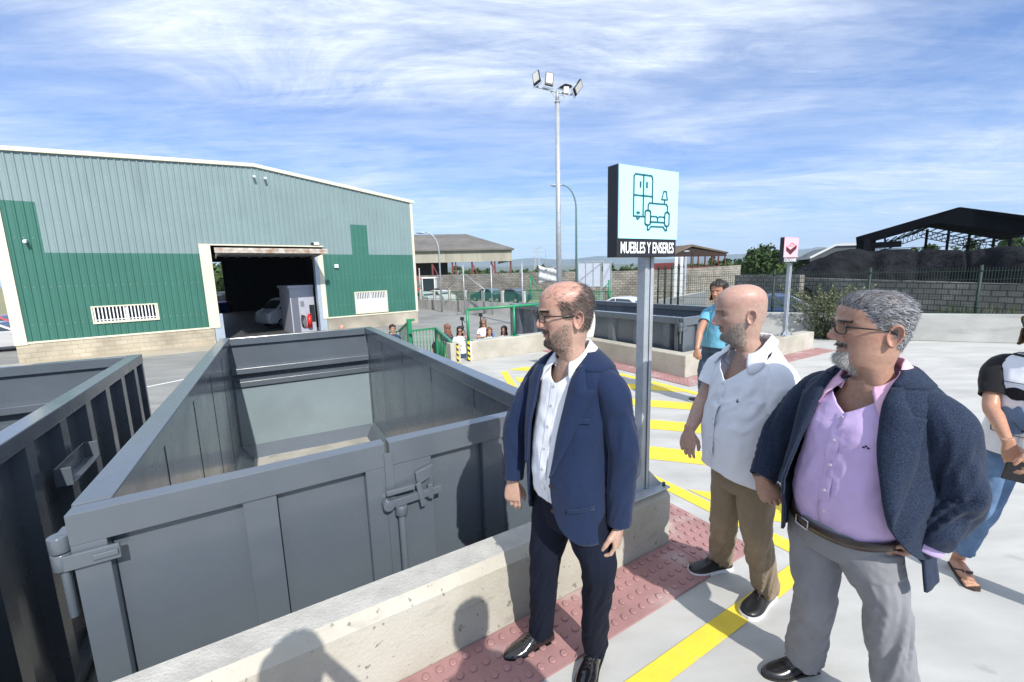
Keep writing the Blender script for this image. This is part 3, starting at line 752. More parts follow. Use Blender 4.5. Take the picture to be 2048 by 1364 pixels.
vehicle('delivery_van', 'small white delivery van parked nose out in the dark hangar', 'van', HT(Vector((11.6,6.6,0))), atan2(HD.y, HD.x)+pi+.42, paint('van_white', (.80,.82,.84)), 4.1, 1.6, VANP, glass=VANG, wheels=(.75,3.2), wr=.30)
def onyard(u, v_base, z=G): return gz(u, v_base, z)

# ================================================================== MIDDLE DISTANCE, LEFT TO CENTRE
LW = [gz(820,616,G), gz(929,624,G), gz(1018,630,G), gz(1150,640,G)]
lwd = (gz(1018,630,G)-gz(832,617,G)).normalized(); lwn = Vector((-lwd.y, lwd.x, 0))
if lwn.y < 0: lwn = -lwn
P0 = gz(832,617,G)-lwd*5
LL = 19.5
b = MB(); q = P0; b.hexa([q, q+lwd*LL, q+lwd*LL+lwn*.2, q+lwn*.2]+[x+Vector((0,0,.92)) for x in (q, q+lwd*LL, q+lwd*LL+lwn*.2, q+lwn*.2)])
m_lwall = mat('stained_wall_concrete', (.42,.41,.39), .9, var=.2, vscale=1.5, stretch=(1.5,1.5,.3)); speck(m_lwall, (.16,.16,.15), 2.2, .58, .72, .7, stretch=(1.6,1.6,.25))
k = obj('low_concrete_wall', b, m_lwall); tag(k, 'low grey concrete wall across the yard, with green railings on top', 'wall')
rail = thing('green_railing', 'green bar railing panels between pale posts on the low grey wall', 'railing', P0+Vector((0,0,.92)))
b = MB()
def LP(x, z, y=.1): return P0+lwd*x+lwn*y+Vector((0,0,z))
x = .1
while x < LL-.1: b.bar(LP(x,.95), LP(x,1.72), .022, .022, 0, lwn); x += .125
for z_ in (1.0, 1.68): b.bar(LP(0,z_,.115), LP(LL,z_,.115), .03, .03)
obj('railing_bars', b, mat('far_green_paint', (.02,.15,.08), .5), rail)
for i in range(9):
    b = MB(); b.box(-.11, .11, -.09, .09, .92, 1.82, 0, lambda q, i=i: LP(1.3+i*2.25+q.x, q.z, .1+q.y)); obj('post', b, mat('pale_post', (.50,.49,.44), .8) if i == 0 else bpy.data.materials['pale_post'], rail)
# tall grey net posts with struts in front of the wall
for j, (u, vb, vt, lab) in enumerate(((843,617,536,'tall grey net post next to the hangar corner'),(930,626,531,'tall grey net post with two slanting struts'),(985,630,530,'tall grey net post, third along the low wall'),(1046,633,527,'tall grey net post beside the head of the man in the blue jacket'))):
    base = gz(u, vb, G); n = Vector((base.x, base.y, 0)).normalized(); topp = gp(u, vt, base, n)
    t = thing('net_post', lab, 'post', base, 0, 'grey net posts along the low wall')
    b = MB(); b.cyl(base, Vector((base.x, base.y, topp.z)), .05, 10); obj('pole', b, m_galv, t)
    if j == 1:
        b = MB(); b.tube([Vector((base.x,base.y,topp.z-.6)), base+lwd*2.6+Vector((0,0,1.9))], .035, 8); b.tube([Vector((base.x,base.y,topp.z-.6)), base-lwd*2.4+Vector((0,0,1.9))], .03, 8); obj('strut', b, m_galv, t)
# cars behind the low wall
for u, d, zr_, c, lab, rz in ((872,46,0,(.62,.63,.62),'white car behind the low wall, its roof over the railing',.1),(838,44,0,(.60,.60,.60),'white car half hidden by the hangar corner',.15),
        (975,47,0,(.03,.10,.12),'dark teal car behind the green railing, left of the darker one',.0),(1022,44,0,(.03,.06,.09),'dark blue car behind the green railing, right of the teal one',.05),
        (1236,27,0,(.66,.67,.70),'white car whose roof shows right of the head of the man in the blue jacket',.2)):
    p = gd(u, 560, d); p.z = G+.45 if d > 40 else G+.75
    p.z = G+.12 if d > 40 else G+.10
    vehicle('parked_car', lab, 'car', p, atan2(lwd.y, lwd.x)+rz+(pi if j % 2 else 0), paint('car_paint_%d' % u, c), 4.2, 1.75, CARP, glass=CARG, group='cars parked beyond the yard walls')
for u, d, c, lab in ((1562,17.5,(.03,.06,.16),'dark blue car whose roof shows over the boundary wall by the small pink sign'),):
    p = gd(u, 600, d); p.z = -.62
    vehicle('parked_car', lab, 'car', p, atan2(rwd.y, rwd.x)+.1, paint('car_blue', c), 4.2, 1.75, CARP, glass=CARG, group='cars parked beyond the yard walls')
# tractor-like red and white loader left
p = gd(846, 560, 50); p.z = G
t = thing('tractor', 'red and white tractor standing behind the white cars', 'tractor', p)
b = MB(); Tq = lambda q: p+Vector((q.x, q.y, q.z)); b.box(-1.9,-.2,-.6,.6,.9,1.7,0,Tq); b.box(-2.6,0.0,-.75,.75,2.75,2.9,0,Tq); obj('body', b, mat('tractor_red', (.42,.05,.03), .5), t, bevel=.05)
b = MB(); b.box(-.1,1.5,-.7,.7,2.8,2.95,0,Tq); 
for x_ in (-.0,1.35): b.box(x_,x_+.08,-.65,.65,1.2,2.8,0,Tq)
obj('cab', b, m_white, t)
b = MB(); b.box(.09,1.34,-.6,.6,1.2,2.75,0,Tq); obj('cab_window', b, m_carglass, t)
b = MB(); b.cyl(Tq(Vector((1.2,-.8,.85))), Tq(Vector((1.2,.8,.85))), .85, 20); b.cyl(Tq(Vector((-1.4,-.7,.5))), Tq(Vector((-1.4,.7,.5))), .5, 18); obj('wheel', b, m_dark, t)

# block walls
def blockwall(name, label, p0, p1, z0_, z1_, m_, thick=.25, z1b=None):
    p0 = Vector((p0[0], p0[1], 0)); p1 = Vector((p1[0], p1[1], 0)); d = (p1-p0).normalized(); n = Vector((-d.y, d.x, 0))*thick
    if n.y < 0: n = -n
    b = MB(); zz = z1_ if z1b is None else z1b
    b.hexa([p0+Vector((0,0,z0_)), p1+Vector((0,0,z0_)), p1+n+Vector((0,0,z0_)), p0+n+Vector((0,0,z0_)), p0+Vector((0,0,z1_)), p1+Vector((0,0,zz)), p1+n+Vector((0,0,zz)), p0+n+Vector((0,0,z1_))])
    o = obj(name, b, m_); uvwall(o, (p0.x, p0.y, 0), d); return tag(o, label, 'wall', )
def XY(u, d, v=560): q = gd(u, v, d); return (q.x, q.y)
blockwall('block_wall', 'long dark grey concrete block wall behind the parked cars', XY(760,56), XY(1150,50), G, CAM_H+.0, m_block)
blockwall('block_wall', 'pale sunlit block wall section behind the white office containers', XY(1130,38), XY(1345,36), G, 1.72, m_block2)
blockwall('block_wall', 'block wall running away behind the green mesh fence', XY(1345,36), XY(1480,46), G, 1.75, m_block2, z1b=1.95)
blockwall('block_wall', 'stepped block wall behind the bald man, its top sloping', XY(1470,27), XY(1600,24), G, 1.35, m_block)
blockwall('block_wall', 'weathered block wall holding back the coal heap on the right', XY(1560,27), XY(2300,20), G, 1.19, m_block, z1b=.97)
# white ramp side wall behind mesh
pA = gd(1318,600,26); pB = gd(1412,600,24)
b = MB(); zA = gd(1318,608,26).z; zA1 = gd(1327,600,26).z; zB1 = gd(1410,583,24).z
n = Vector((0,.2,0)); b.hexa([Vector((pA.x,pA.y,G)), Vector((pB.x,pB.y,G)), Vector((pB.x,pB.y,G))+n, Vector((pA.x,pA.y,G))+n, Vector((pA.x,pA.y,zA1)), Vector((pB.x,pB.y,zB1)), Vector((pB.x,pB.y,zB1))+n, Vector((pA.x,pA.y,zA1))+n])
k = obj('ramp_wall', b, mat('white_render', (.62,.61,.55), .8, var=.05)); tag(k, 'cream rendered ramp wall rising to the right behind the mesh fence', 'wall')
# upright white panels and office container backs
def panel(name, label, cat, u0, u1, vt, vb, d, m_, thick=.4, posts=0):
    a = gd(u0, vb, d); c = gd(u1, vb, d); t_ = gd(u0, vt, d).z; base = Vector(((a.x+c.x)/2, (a.y+c.y)/2, a.z))
    r = thing(name, label, cat, base); dr = Vector((c.x-a.x, c.y-a.y, 0)); L_ = dr.length; dr.normalize(); nn = Vector((-dr.y, dr.x, 0))
    if nn.y < 0: nn = -nn
    Tp = lambda q: Vector((a.x, a.y, 0))+dr*q.x+nn*q.y+Vector((0,0,q.z))
    b = MB(); b.box(0, L_, 0, thick, a.z, t_, 0, Tp); obj('panel', b, m_, r, bevel=.02)
    return r, Tp, L_, a.z, t_
m_pan = mat('pale_blue_panel', (.42,.46,.52), .6, var=.06)
for u0, u1, lab in ((1157,1202,'big pale blue panel on posts behind the head of the man in the blue jacket'),(1206,1222,'narrow pale blue panel right of the big one')):
    r, Tp, L_, za, zt = panel('hoarding_panel', lab, 'panel', u0, u1, 524, 574, 30, m_pan, .06)
    b = MB()
    for x in np.linspace(0, L_, 4 if L_ > 1 else 2): b.box(x-.02, x+.02, -.05, -.003, G, zt+.1, 0, Tp)
    b.bar(Tp(Vector((0,-.06,za+.4))), Tp(Vector((L_,-.06,zt-.1))), .04, .04); b.box(0,L_,-.04,-.004,zt-.05,zt,0,Tp)
    obj('frame', b, m_galv, r)
for u0, u1, lab in ((1347,1353,'slim white column left of the dark post'),(1358,1364,'slim white column right of the dark post'),(1366,1371,'slim pale grey column at the right of the white pair')):
    r, Tp, L_, za, zt = panel('white_column', lab, 'column', u0, u1, 514, 596, 28, m_white if u0 < 1366 else m_pan, .3)
# crumpled white banner on the far fence
b = MB(); rows = []
for i in range(15):
    row = []
    for j in range(15):
        uu = 1077+40*j/14; vv = 530+36*i/14 + (6*sin(j/14*3.1) if i < 3 else 0) - 4*i/14*(j/14)
        p = gd(uu, vv, 31+.16*sin(j*.9+i*.45)+.10*sin(j*.35-i*.9))
        row.append(p)
    rows.append(row)
b.grid(rows); k = obj('fence_banner', b, mat('banner_cloth', (.50,.51,.52), .8, var=.08), solid=.01); tag(k, 'crumpled white banner hanging on the far fence left of the light mast', 'banner')
# green gate with brace near it
t = thing('green_gate', 'dark green bar gate with slanting brace posts beside the pale panels', 'gate', gd(1110,600,31))
b = MB(); a = gd(1050,600,32); c = gd(1225,600,27)
for i in range(60):
    q = a.lerp(c, i/59); b.bar(Vector((q.x,q.y,gd(1100,610,31).z)), Vector((q.x,q.y,gd(1100,579,31).z)), .03, .03, 0, (0,1,0))
for vv in (609, 580): b.bar(Vector((a.x,a.y,gd(1100,vv,31).z)), Vector((c.x,c.y,gd(1100,vv,31).z)), .05, .05)
obj('gate_bars', b, m_green, t)
b = MB(); q = gd(1060,550,31.5); 
b.tube([gd(1061,550,31.5), gd(1076,580,31)], .04, 8); b.tube([gd(1061,550,31.5), gd(1060,600,31.5)], .04, 8); b.tube([gd(1218,560,27), gd(1218,608,27)], .06, 8); b.tube([gd(1218,565,27), gd(1205,580,27)], .03, 8)
obj('brace_post', b, m_green, t)

# grey shed with hanging siding and red columns
d = 82
def sh(u, v, dd=0): return gd(u, v, d+dd)
shed = thing('open_shed', 'open grey sheet metal shed on red steel columns behind the block wall', 'shed', Vector((sh(930,560).x, sh(930,560).y, G)))
m_shs = mat('weathered_siding', (.33,.31,.25), .8, var=.16, vscale=.35, stretch=(3,3,.3)); m_shr = mat('weathered_roof', (.14,.13,.12), .9, var=.2, vscale=.3)
b = MB(); zt = sh(940,499).z; zb2 = sh(940,524).z
A = sh(760,524); B_ = sh(1024,524)
dirS = (Vector((B_.x,B_.y,0))-Vector((A.x,A.y,0))); LS = dirS.length; dirS.normalize(); nS = Vector((-dirS.y, dirS.x, 0))
Ts = lambda q: Vector((A.x,A.y,0))+dirS*q.x+nS*q.y+Vector((0,0,q.z))
b = MB(); k_ = 0
x = 0
while x < LS:
    b.box(x, min(x+.8, LS), 0, .08+.05*(k_ % 2), zb2, zt, 0, Ts); x += .8; k_ += 1
b.box(LS-.1, LS, .14, 22, zb2, zt, 0, Ts)
obj('siding', b, m_shs, shed)
zr2 = sh(860,481).z+1.0; zr1 = sh(975,488).z
b = MB(); b.add([Ts(Vector(v)) for v in ((-5,-.6,zt),(LS+.4,-.6,zt),(LS+.4,22,zt),(-5,22,zt),(-5,11,zr2+1.0),(LS-8,11,zr2+1.0),(-5,-.6,zt-.25),(LS+.4,-.6,zt-.25),(LS+.4,22,zt-.25),(-5,22,zt-.25))],
    [(0,1,5,4),(2,3,4,5),(1,2,5),(0,6,7,1),(1,7,8,2),(6,9,8,7),(0,4,3,9,6)]); obj('roof', b, m_shr, shed)
m_redcol = mat('red_steel', (.14,.028,.026), .6, var=.2)
for i in range(7):
    x = LS*(.08+.152*i)
    b = MB(); b.box(x-.15,x+.15,.3,.6,G,zb2+1,0,Ts); b.box(x+.5,x+.75,.3,.6,G,zb2+1,0,Ts) if i % 2 else None
    b.bar(Ts(Vector((x,.45,zb2-.2))), Ts(Vector((x+1.9,.45,G+1))), .2, .2) if i in (2,4,5) else None
    obj('column', b, m_redcol, shed)
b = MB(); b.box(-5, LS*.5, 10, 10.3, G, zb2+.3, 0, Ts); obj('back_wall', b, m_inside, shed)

# street lamps and mast
def lamp(label, u, vbase, vtop, d, dirx, r=.07, arm=1.5, rr=1.3, base_z=G, m_=None, group='curved street lamps'):
    p = gd(u, 600, d); p.z = base_z; zt = gd(u, vtop, d).z
    t = thing('street_lamp', label, 'street lamp', p, 0, group); pts = [p, Vector((p.x,p.y,zt-rr))]
    rad = [r, r*.65]
    for i in range(1, 11):
        a = pi/2*i/10; pts.append(Vector((p.x+dirx*(arm)*(1-cos(a)), p.y, zt-rr+rr*sin(a)))); rad.append(r*.6-.1*r*i/10)
    b = MB(); b.tube(pts, rad, 10); obj('pole', b, m_ or m_galv, t)
    b = MB(); e = pts[-1]; b.sphere(Vector((e.x+dirx*.35,e.y,e.z-.02)), (.42,.14,.09), 12, 8); obj('lamp_head', b, m_zinc, t)
    return t
lamp('street lamp with curved arm behind the hangar corner, arm to the left', 883, 619, 464, 37, -1, .09, 1.05, 1.6)
lamp('tall street lamp with curved arm right behind the floodlight mast', 1153, 600, 369, 30, -1, .09, .95, 1.6, m_=mat('green_grey_pole', (.12,.22,.22), .5, .3))
lamp('tiny far street lamp left of the light mast', 1093, 560, 494, 110, -1, .10, .8, 1.2)
lamp('small dark lamp post between the open red shelter and the round tree', 1383, 560, 502, 60, -1, .08, .5, .5, m_=m_dark)
p = gd(1118, 560, 21.5); p.z = G; zt = gd(1116, 186, 21.5).z
mast = thing('light_mast', 'tall galvanised floodlight mast with four floodlights on its head', 'light mast', p)
b = MB(); b.tube([p, Vector((p.x,p.y,zt-.35))], [.14,.105], 18); b.tube([Vector((p.x,p.y,zt-.42)), Vector((p.x,p.y,zt+.12))], .075, 14); b.cyl(Vector((p.x,p.y,zt-.42)), Vector((p.x,p.y,zt-.36)), .13, 16)
obj('pole', b, m_galv, mast)
h = Vector((p.x, p.y, zt+.05)); px_ = 21.5/FPX*1.05
b = MB(); b.bar(h+Vector((-.95,.1,.28)), h+Vector((.15,0,-.03)), .07, .07); b.bar(h+Vector((0,0,-.02)), h+Vector((.72,.15,-.08)), .07, .07)
b.bar(h+Vector((-.3,.05,.08)), h+Vector((0,0,-.4)), .03, .05)
obj('crossarm', b, m_galv, mast)
b = MB(); b.box(-.12,.12,-.1,.1,-.14,.14,0,lambda q: h+Vector((.40,-.12,0))+q); obj('junction_box', b, m_white, mast, bevel=.02)
b = MB(); b.tube([h+Vector((.2+.12*cos(a), -.05, -.28+.12*sin(a))) for a in [2*pi*k_/18 for k_ in range(19)]], .012, 6); obj('cable_loop', b, m_galv, mast)
m_led = mat('floodlight_lens', (.55,.54,.50), .3)
def flood(c, rx, ry, rz_):
    R = Matrix.Translation(c) @ Matrix.Rotation(rz_, 4, 'Z') @ Matrix.Rotation(ry, 4, 'Y') @ Matrix.Rotation(rx, 4, 'X'); Tq = lambda q: R @ Vector(q)
    b = MB(); b.box(-.19,.19,-.04,.04,-.33,.33,0,Tq); 
    for i in range(8): b.box(-.17,.17,.041,.08,-.28+.075*i,-.26+.075*i,0,Tq)
    f = obj('floodlight', b, m_black, mast, bevel=.01)
    b = MB(); b.box(-.155,.155,-.046,-.0405,-.23,.29,0,Tq); obj('lens', b, m_led, f)
    b = MB(); b.tube([Tq((-.2,0,0)), Tq((-.22,.02,-.42)), Tq((.22,.02,-.42)), Tq((.2,0,0))], .018, 6); obj('yoke', b, m_galv, f)
flood(h+Vector((-.95,.0,.62)), radians(-18), radians(-20), radians(-35)); flood(h+Vector((-.36,.0,.55)), radians(-18), radians(10), radians(8))
flood(h+Vector((.42,.25,.28)), radians(58), radians(-22), radians(180-25)); flood(h+Vector((.98,.15,.22)), radians(20), radians(35), radians(62))
# pylon, distant chimneys
p = gd(1075, 546, 420); zt = gd(1075, 495, 420).z; t = thing('pylon', 'far lattice electricity pylon on the horizon left of the light mast', 'pylon', Vector((p.x,p.y,G)))
b = MB(); w0 = 4.0
for sx in (-1,1):
    b.bar(Vector((p.x+sx*w0,p.y,G)), Vector((p.x+sx*.5,p.y,zt)), .5, .5, 0, (0,1,0))
nz = 9
for i in range(nz):
    z0_ = G+(zt-G)*i/nz; z1_ = G+(zt-G)*(i+1)/nz; wa = w0*(1-i/nz)+.5; wb = w0*(1-(i+1)/nz)+.5
    b.bar(Vector((p.x-wa,p.y,z0_)), Vector((p.x+wb,p.y,z1_)), .3, .3, 0, (0,1,0)); b.bar(Vector((p.x+wa,p.y,z0_)), Vector((p.x-wb,p.y,z1_)), .3, .3, 0, (0,1,0))
obj('lattice', b, m_galv, t)
for q in (.98,.82,.66):
    b = MB(); b.bar(Vector((p.x-4.5,p.y,G+(zt-G)*q)), Vector((p.x+4.5,p.y,G+(zt-G)*q)), .5, .6, 0, (0,1,0)); obj('cross_arm', b, m_galv, t)
# red shelter with tiled roof
d = 62; A = gd(1352,560,d); B_ = gd(1452,560,d+6)
t = thing('open_shelter', 'open shelter with tiled gable roof on thin red posts behind the mesh fence', 'shelter', Vector((A.x,A.y,G)))
dS = Vector((B_.x-A.x, B_.y-A.y, 0)); LS2 = dS.length; dS.normalize(); nS2 = Vector((-dS.y,dS.x,0))
Tk = lambda q: Vector((A.x,A.y,0))+dS*q.x+nS2*q.y+Vector((0,0,q.z))
ze = gd(1352,506,d).z; zrg = gd(1378,488,d).z
b = MB(); v = []
for y, z in ((-.0,ze),(0,ze+.15)): pass
xr = LS2*.27
b.add([Tk(Vector(q)) for q in ((-.3,0,ze),(xr,-.2,zrg),(LS2+.2,0,ze+.05),(-.3,6,ze),(xr,6,zrg),(LS2+.2,6,ze),(-.3,0,ze-.2),(xr,-.2,zrg-.25),(LS2+.2,0,ze-.15),(-.3,6,ze-.2),(xr,6,zrg-.25),(LS2+.2,6,ze-.2))],
    [(0,1,4,3),(1,2,5,4),(0,6,7,1),(1,7,8,2),(6,9,10,7),(7,10,11,8),(2,8,11,5),(0,3,9,6)])
obj('roof', b, mat('roof_tiles', (.13,.10,.075), .9, var=.35, vscale=1.5), t)
b = MB(); b.add([Tk(Vector(q)) for q in ((-.2,.1,ze-.2),(xr,.1,zrg-.3),(LS2,.1,ze-.2),(-.2,.3,ze-.2),(xr,.3,zrg-.3),(LS2,.3,ze-.2),(LS2,.1,ze-.5),(-.2,.1,ze-.5),(LS2,.3,ze-.5),(-.2,.3,ze-.5))], [(0,1,2,6,7),(3,9,8,5,4)]); obj('gable', b, mat('dark_timber', (.035,.022,.018), .9), t)
for i in range(8):
    b = MB(); x = LS2*(.03+.135*i); b.box(x-.07,x+.07,.1,.24,G,ze,0,Tk); obj('post', b, m_redcol, t)
b = MB(); b.box(0,LS2*.28,1,4,1.2,2.2,0,Tk); b.box(LS2*.3,LS2,1,3,.8,2.0,0,Tk); obj('machinery', b, m_redcol, t, bevel=.3)
# red flat building left of shelter
p0 = gd(1295,560,58); p1 = gd(1352,560,58); b = MB(); za = gd(1300,541,58).z; zt = gd(1300,527,58).z
b.hexa([Vector((p0.x,p0.y,G)),Vector((p1.x,p1.y,G)),Vector((p1.x,p1.y+4,G)),Vector((p0.x,p0.y+4,G)),Vector((p0.x,p0.y,zt)),Vector((p1.x,p1.y,zt)),Vector((p1.x,p1.y+4,zt)),Vector((p0.x,p0.y+4,zt))])
k = obj('red_shed', b, mat('dark_red_sheet', (.16,.02,.02), .7, var=.1)); tag(k, 'low dark red shed just above the block wall right of the sign pole', 'shed')

# ================================================================== RIGHT: COAL, BIG SHED, MESH FENCE
bS = []
m_coal = mat('coal', (.016,.017,.020), .95, var=.45, vscale=1.2, bump=1, bscale=5, bdist=.25, spec=.04, det=8)
prof = [(1480,560,30),(1545,556,30),(1586,545,30),(1620,524,31),(1665,505,32),(1700,499,33),(1745,502,34),(1790,503,34),(1850,500,34),(1905,501,33),(1940,502,32),(1962,496,32),(2010,492,30),(2070,490,29),(2180,488,28),(2350,492,27)]
rows = []
nj = 40; ni = 150
for i in range(ni+1):
    f = i/ni*(len(prof)-1); a = min(int(f), len(prof)-2); q = f-a
    u = prof[a][0]*(1-q)+prof[a+1][0]*q; v = prof[a][1]*(1-q)+prof[a+1][1]*q; d = prof[a][2]*(1-q)+prof[a+1][2]*q
    topz = gd(u, v, d).z; tp = gd(u, v, d); hd = Vector((tp.x, tp.y, 0)).normalized(); row = []
    for j in range(nj+1):
        t_ = j/nj
        dist = d-8.5+17*t_; h_ = topz-G; prf = 1-abs(t_-.5)*2; prf = min(1, prf*1.25)
        prf = sin(prf*pi/2)**1.1
        pt = hd*dist; nz_ = noise.fractal(Vector((pt.x*.22, pt.y*.22, 3)), 1, 2, 5)*.9 + noise.fractal(Vector((pt.x*1.3, pt.y*1.3, 9)), 1, 2, 4)*.12
        gul = -max(0, 1-abs(noise.noise(Vector((i*.075+t_*1.8, t_*1.2, 2))))*5)*.75
        row.append(Vector((pt.x, pt.y, G+max(0, h_*prf + (nz_*.5+gul)*(prf**.5)*(1-.75*prf)))))
    rows.append(row)
b = MB(); b.grid(rows); k = obj('coal_heap', b, m_coal, fix=False); tag(k, 'long heap of black coal behind the block wall on the right', 'coal heap')
# big dark shed
d = 62
t = thing('coal_shed', 'big dark open coal shed with a gable truss roof at the right edge', 'shed', Vector((gd(1900,560,d).x, gd(1900,560,d).y, G)))
m_ds = mat('black_steel', (.006,.007,.009), .95, spec=.02)
def q_(u, v, dd=0): return gd(u, v, d+dd)
b = MB()
back = Vector((.62,.78,0))*26
Lp, Rp, Pk = q_(1716,473), q_(2250,480,-6), q_(1921,414)
Lb = q_(1716,480); 
Rz = Pk.z-(Rp-Pk).length*.0
Rp = q_(2160,446,-2)
# roof planes
for (a, c) in ((Lp, Pk), (Pk, Rp)):
    b.add([a, c, c+back, a+back, a-Vector((0,0,.25)), c-Vector((0,0,.25)), c+back-Vector((0,0,.25)), a+back-Vector((0,0,.25))], [(0,1,2,3),(4,7,6,5),(0,4,5,1),(2,6,7,3),(0,3,7,4),(1,5,6,2)])
obj('roof', b, m_ds, t)
# front gable band: from roof line down to truss lower edge
b = MB(); lowL = q_(1722,497); 
front = [(1716,474),(1921,414),(2160,445),(2160,485),(2048,469),(1946,455),(1881,446),(1839,451),(1804,466),(1768,476),(1731,482),(1731,500),(1718,500)]
vs = [q_(u, v, -.3 if u < 1930 else -.3) for u, v in front]; vs2 = [p_+Vector((0,.3,0)) for p_ in vs]; n = len(vs)
b.add(vs+vs2, [tuple(range(n)), tuple(range(n, 2*n))[::-1]]+[(i, (i+1) % n, (i+1) % n+n, i+n) for i in range(n)])
obj('gable', b, m_ds, t)
b = MB()   # far trusses seen below the gable
for k_ in (2,):
    o_ = back*(k_/3.6)
    ch = [(1745,490),(1880,443),(2048,472)]
    for (u0, v0), (u1, v1) in zip(ch, ch[1:]):
        P_, Q_ = q_(u0,v0)+o_, q_(u1,v1)+o_
        b.bar(P_, Q_, .10, .10); P2, Q2 = P_-Vector((0,0,.9)), Q_-Vector((0,0,.9)); b.bar(P2, Q2, .10, .10)
        for i in range(12):
            A_ = P_.lerp(Q_, i/12); B2 = P2.lerp(Q2, (i+1)/12); b.bar(A_, B2, .045, .045); b.bar(B2, P_.lerp(Q_, (i+1)/12), .045, .045)
    lo, ro = q_(1745,492)+o_, q_(2060,478)+o_; b.bar(lo, ro, .08, .08)
for i in range(9):
    P_ = q_(1745,490).lerp(q_(1880,443), i/8); b.bar(P_, P_+back, .08, .10)
    P_ = q_(1880,443).lerp(q_(2048,472), i/8); b.bar(P_, P_+back, .08, .10)
obj('truss', b, m_ds, t)
b = MB()
for u, dd in ((1728,0),(1735,6)): c_ = q_(u, 500, dd); b.bar(Vector((c_.x,c_.y,G)), Vector((c_.x,c_.y,q_(u,478,dd).z)), 1.0, 1.0, 0, (0,1,0))
for u, dd in ((1850,24),(1893,25),(1935,25),(1985,24),(2018,22)): c_ = q_(u, 500, dd); b.bar(Vector((c_.x,c_.y,G)), Vector((c_.x,c_.y,q_(u,470,dd).z+.8)), .22, .22, 0, (0,1,0))
obj('column', b, m_ds, t)
b = MB(); a, c = q_(1740,491.5,-2), q_(1803,487.5,-2); b.bar(a, c, .2, .62, 0); b.bar(q_(1770,488,-2), q_(1770,470,-2), .12, .12, 0, (0,1,0)); obj('hanging_beam', b, m_ds, t)
# grey roofed low building behind the coal at left
t = thing('low_warehouse', 'low grey warehouse with a pale roof edge behind the coal heap', 'warehouse', gd(1680,560,90))
b = MB(); a, m2, c = gd(1620,518,90), gd(1672,492,90), gd(1740,490,90); n = Vector((10,20,0))
b.add([a, m2, c, Vector((c.x,c.y,G)), Vector((a.x,a.y,G)), a+n, m2+n, c+n], [(0,1,2,3,4),(0,5,6,1),(1,6,7,2)]); obj('wall', b, mat('grey_sheet', (.11,.12,.13), .7), t, fix=False)
b = MB(); b.bar(a+Vector((0,0,.2)), m2+Vector((0,0,.2)), .4, .35); b.bar(m2+Vector((0,0,.2)), c+Vector((0,0,.2)), .4, .35); obj('roof_edge', b, m_white, t)

# mesh fence (green welded mesh) just behind the boundary wall
m_mesh = mat('dark_green_mesh', (.008,.028,.020), .6)
def meshfence(name, label, p0, p1, z0_, z1_, posts, pitch=.055, hz=.2, wire=.0075):
    p0 = Vector((p0.x,p0.y,0)); p1 = Vector((p1.x,p1.y,0)); d_ = (p1-p0); L_ = d_.length; d_.normalize()
    t = thing(name, label, 'fence', Vector((p0.x,p0.y,z0_)))
    n = Vector((-d_.y,d_.x,0)); b = MB(); x = 0
    while x < L_:
        a = p0+d_*x; w_ = d_*wire*.5; m_ = n*wire*.4
        b.add([a-w_+Vector((0,0,z0_)), a+w_+Vector((0,0,z0_)), a+m_*2+Vector((0,0,z0_)), a-w_+Vector((0,0,z1_)), a+w_+Vector((0,0,z1_)), a+m_*2+Vector((0,0,z1_))], [(0,1,4,3),(1,2,5,4),(2,0,3,5)])
        x += pitch
    z = z0_+.05
    while z < z1_:
        a, c = p0+Vector((0,0,z)), p1+Vector((0,0,z)); w_ = Vector((0,0,wire*.6)); m_ = n*wire
        b.add([a-w_, a+w_, a-m_, c-w_, c+w_, c-m_], [(0,1,4,3),(1,2,5,4),(2,0,3,5)]); z += hz
    obj('mesh_panel', b, m_mesh, t, fix=False)
    for s_ in posts:
        a = p0+d_*s_; b = MB(); b.cyl(a+Vector((0,0,z0_)), a+Vector((0,0,z1_+.05)), .03, 10); 
        for zz_ in (z0_+.25, (z0_+z1_)/2, z1_-.1): b.cyl(a+Vector((0,0,zz_)), a+Vector((0,0,zz_+.05)), .038, 10)
        obj('post', b, m_mesh, t)
    return t
fo = rwn*1.1
fa = rw0+fo-rwd*.5; zt_ = gp(1962,534,rwA+fo,rwn).z
def s_on(u, v): q = gp(u, v, rwA+fo, rwn); return (q-fa).dot(rwd)
ps = [s_on(1957,580), s_on(1738,570)]; stp = ps[0]-ps[1]
meshfence('mesh_fence', 'green welded mesh fence behind the boundary wall on the right', fa, rw1+fo, -.3, zt_, [ps[1]-stp*1.0, ps[1], ps[0], ps[0]+stp] if stp < ps[1] else [ps[1], ps[0], ps[0]+stp])
f0, f1 = gd(1316,560,15.5), fa
f0.z = 0
Lf = (Vector((f1.x,f1.y,0))-Vector((f0.x,f0.y,0))).length
meshfence('mesh_fence', 'green welded mesh fence seen above the far grey container', f0, f1, .2, gd(1330,533,15.5).z, [0.02, Lf*.30, Lf*.55, Lf*.8], pitch=.07)

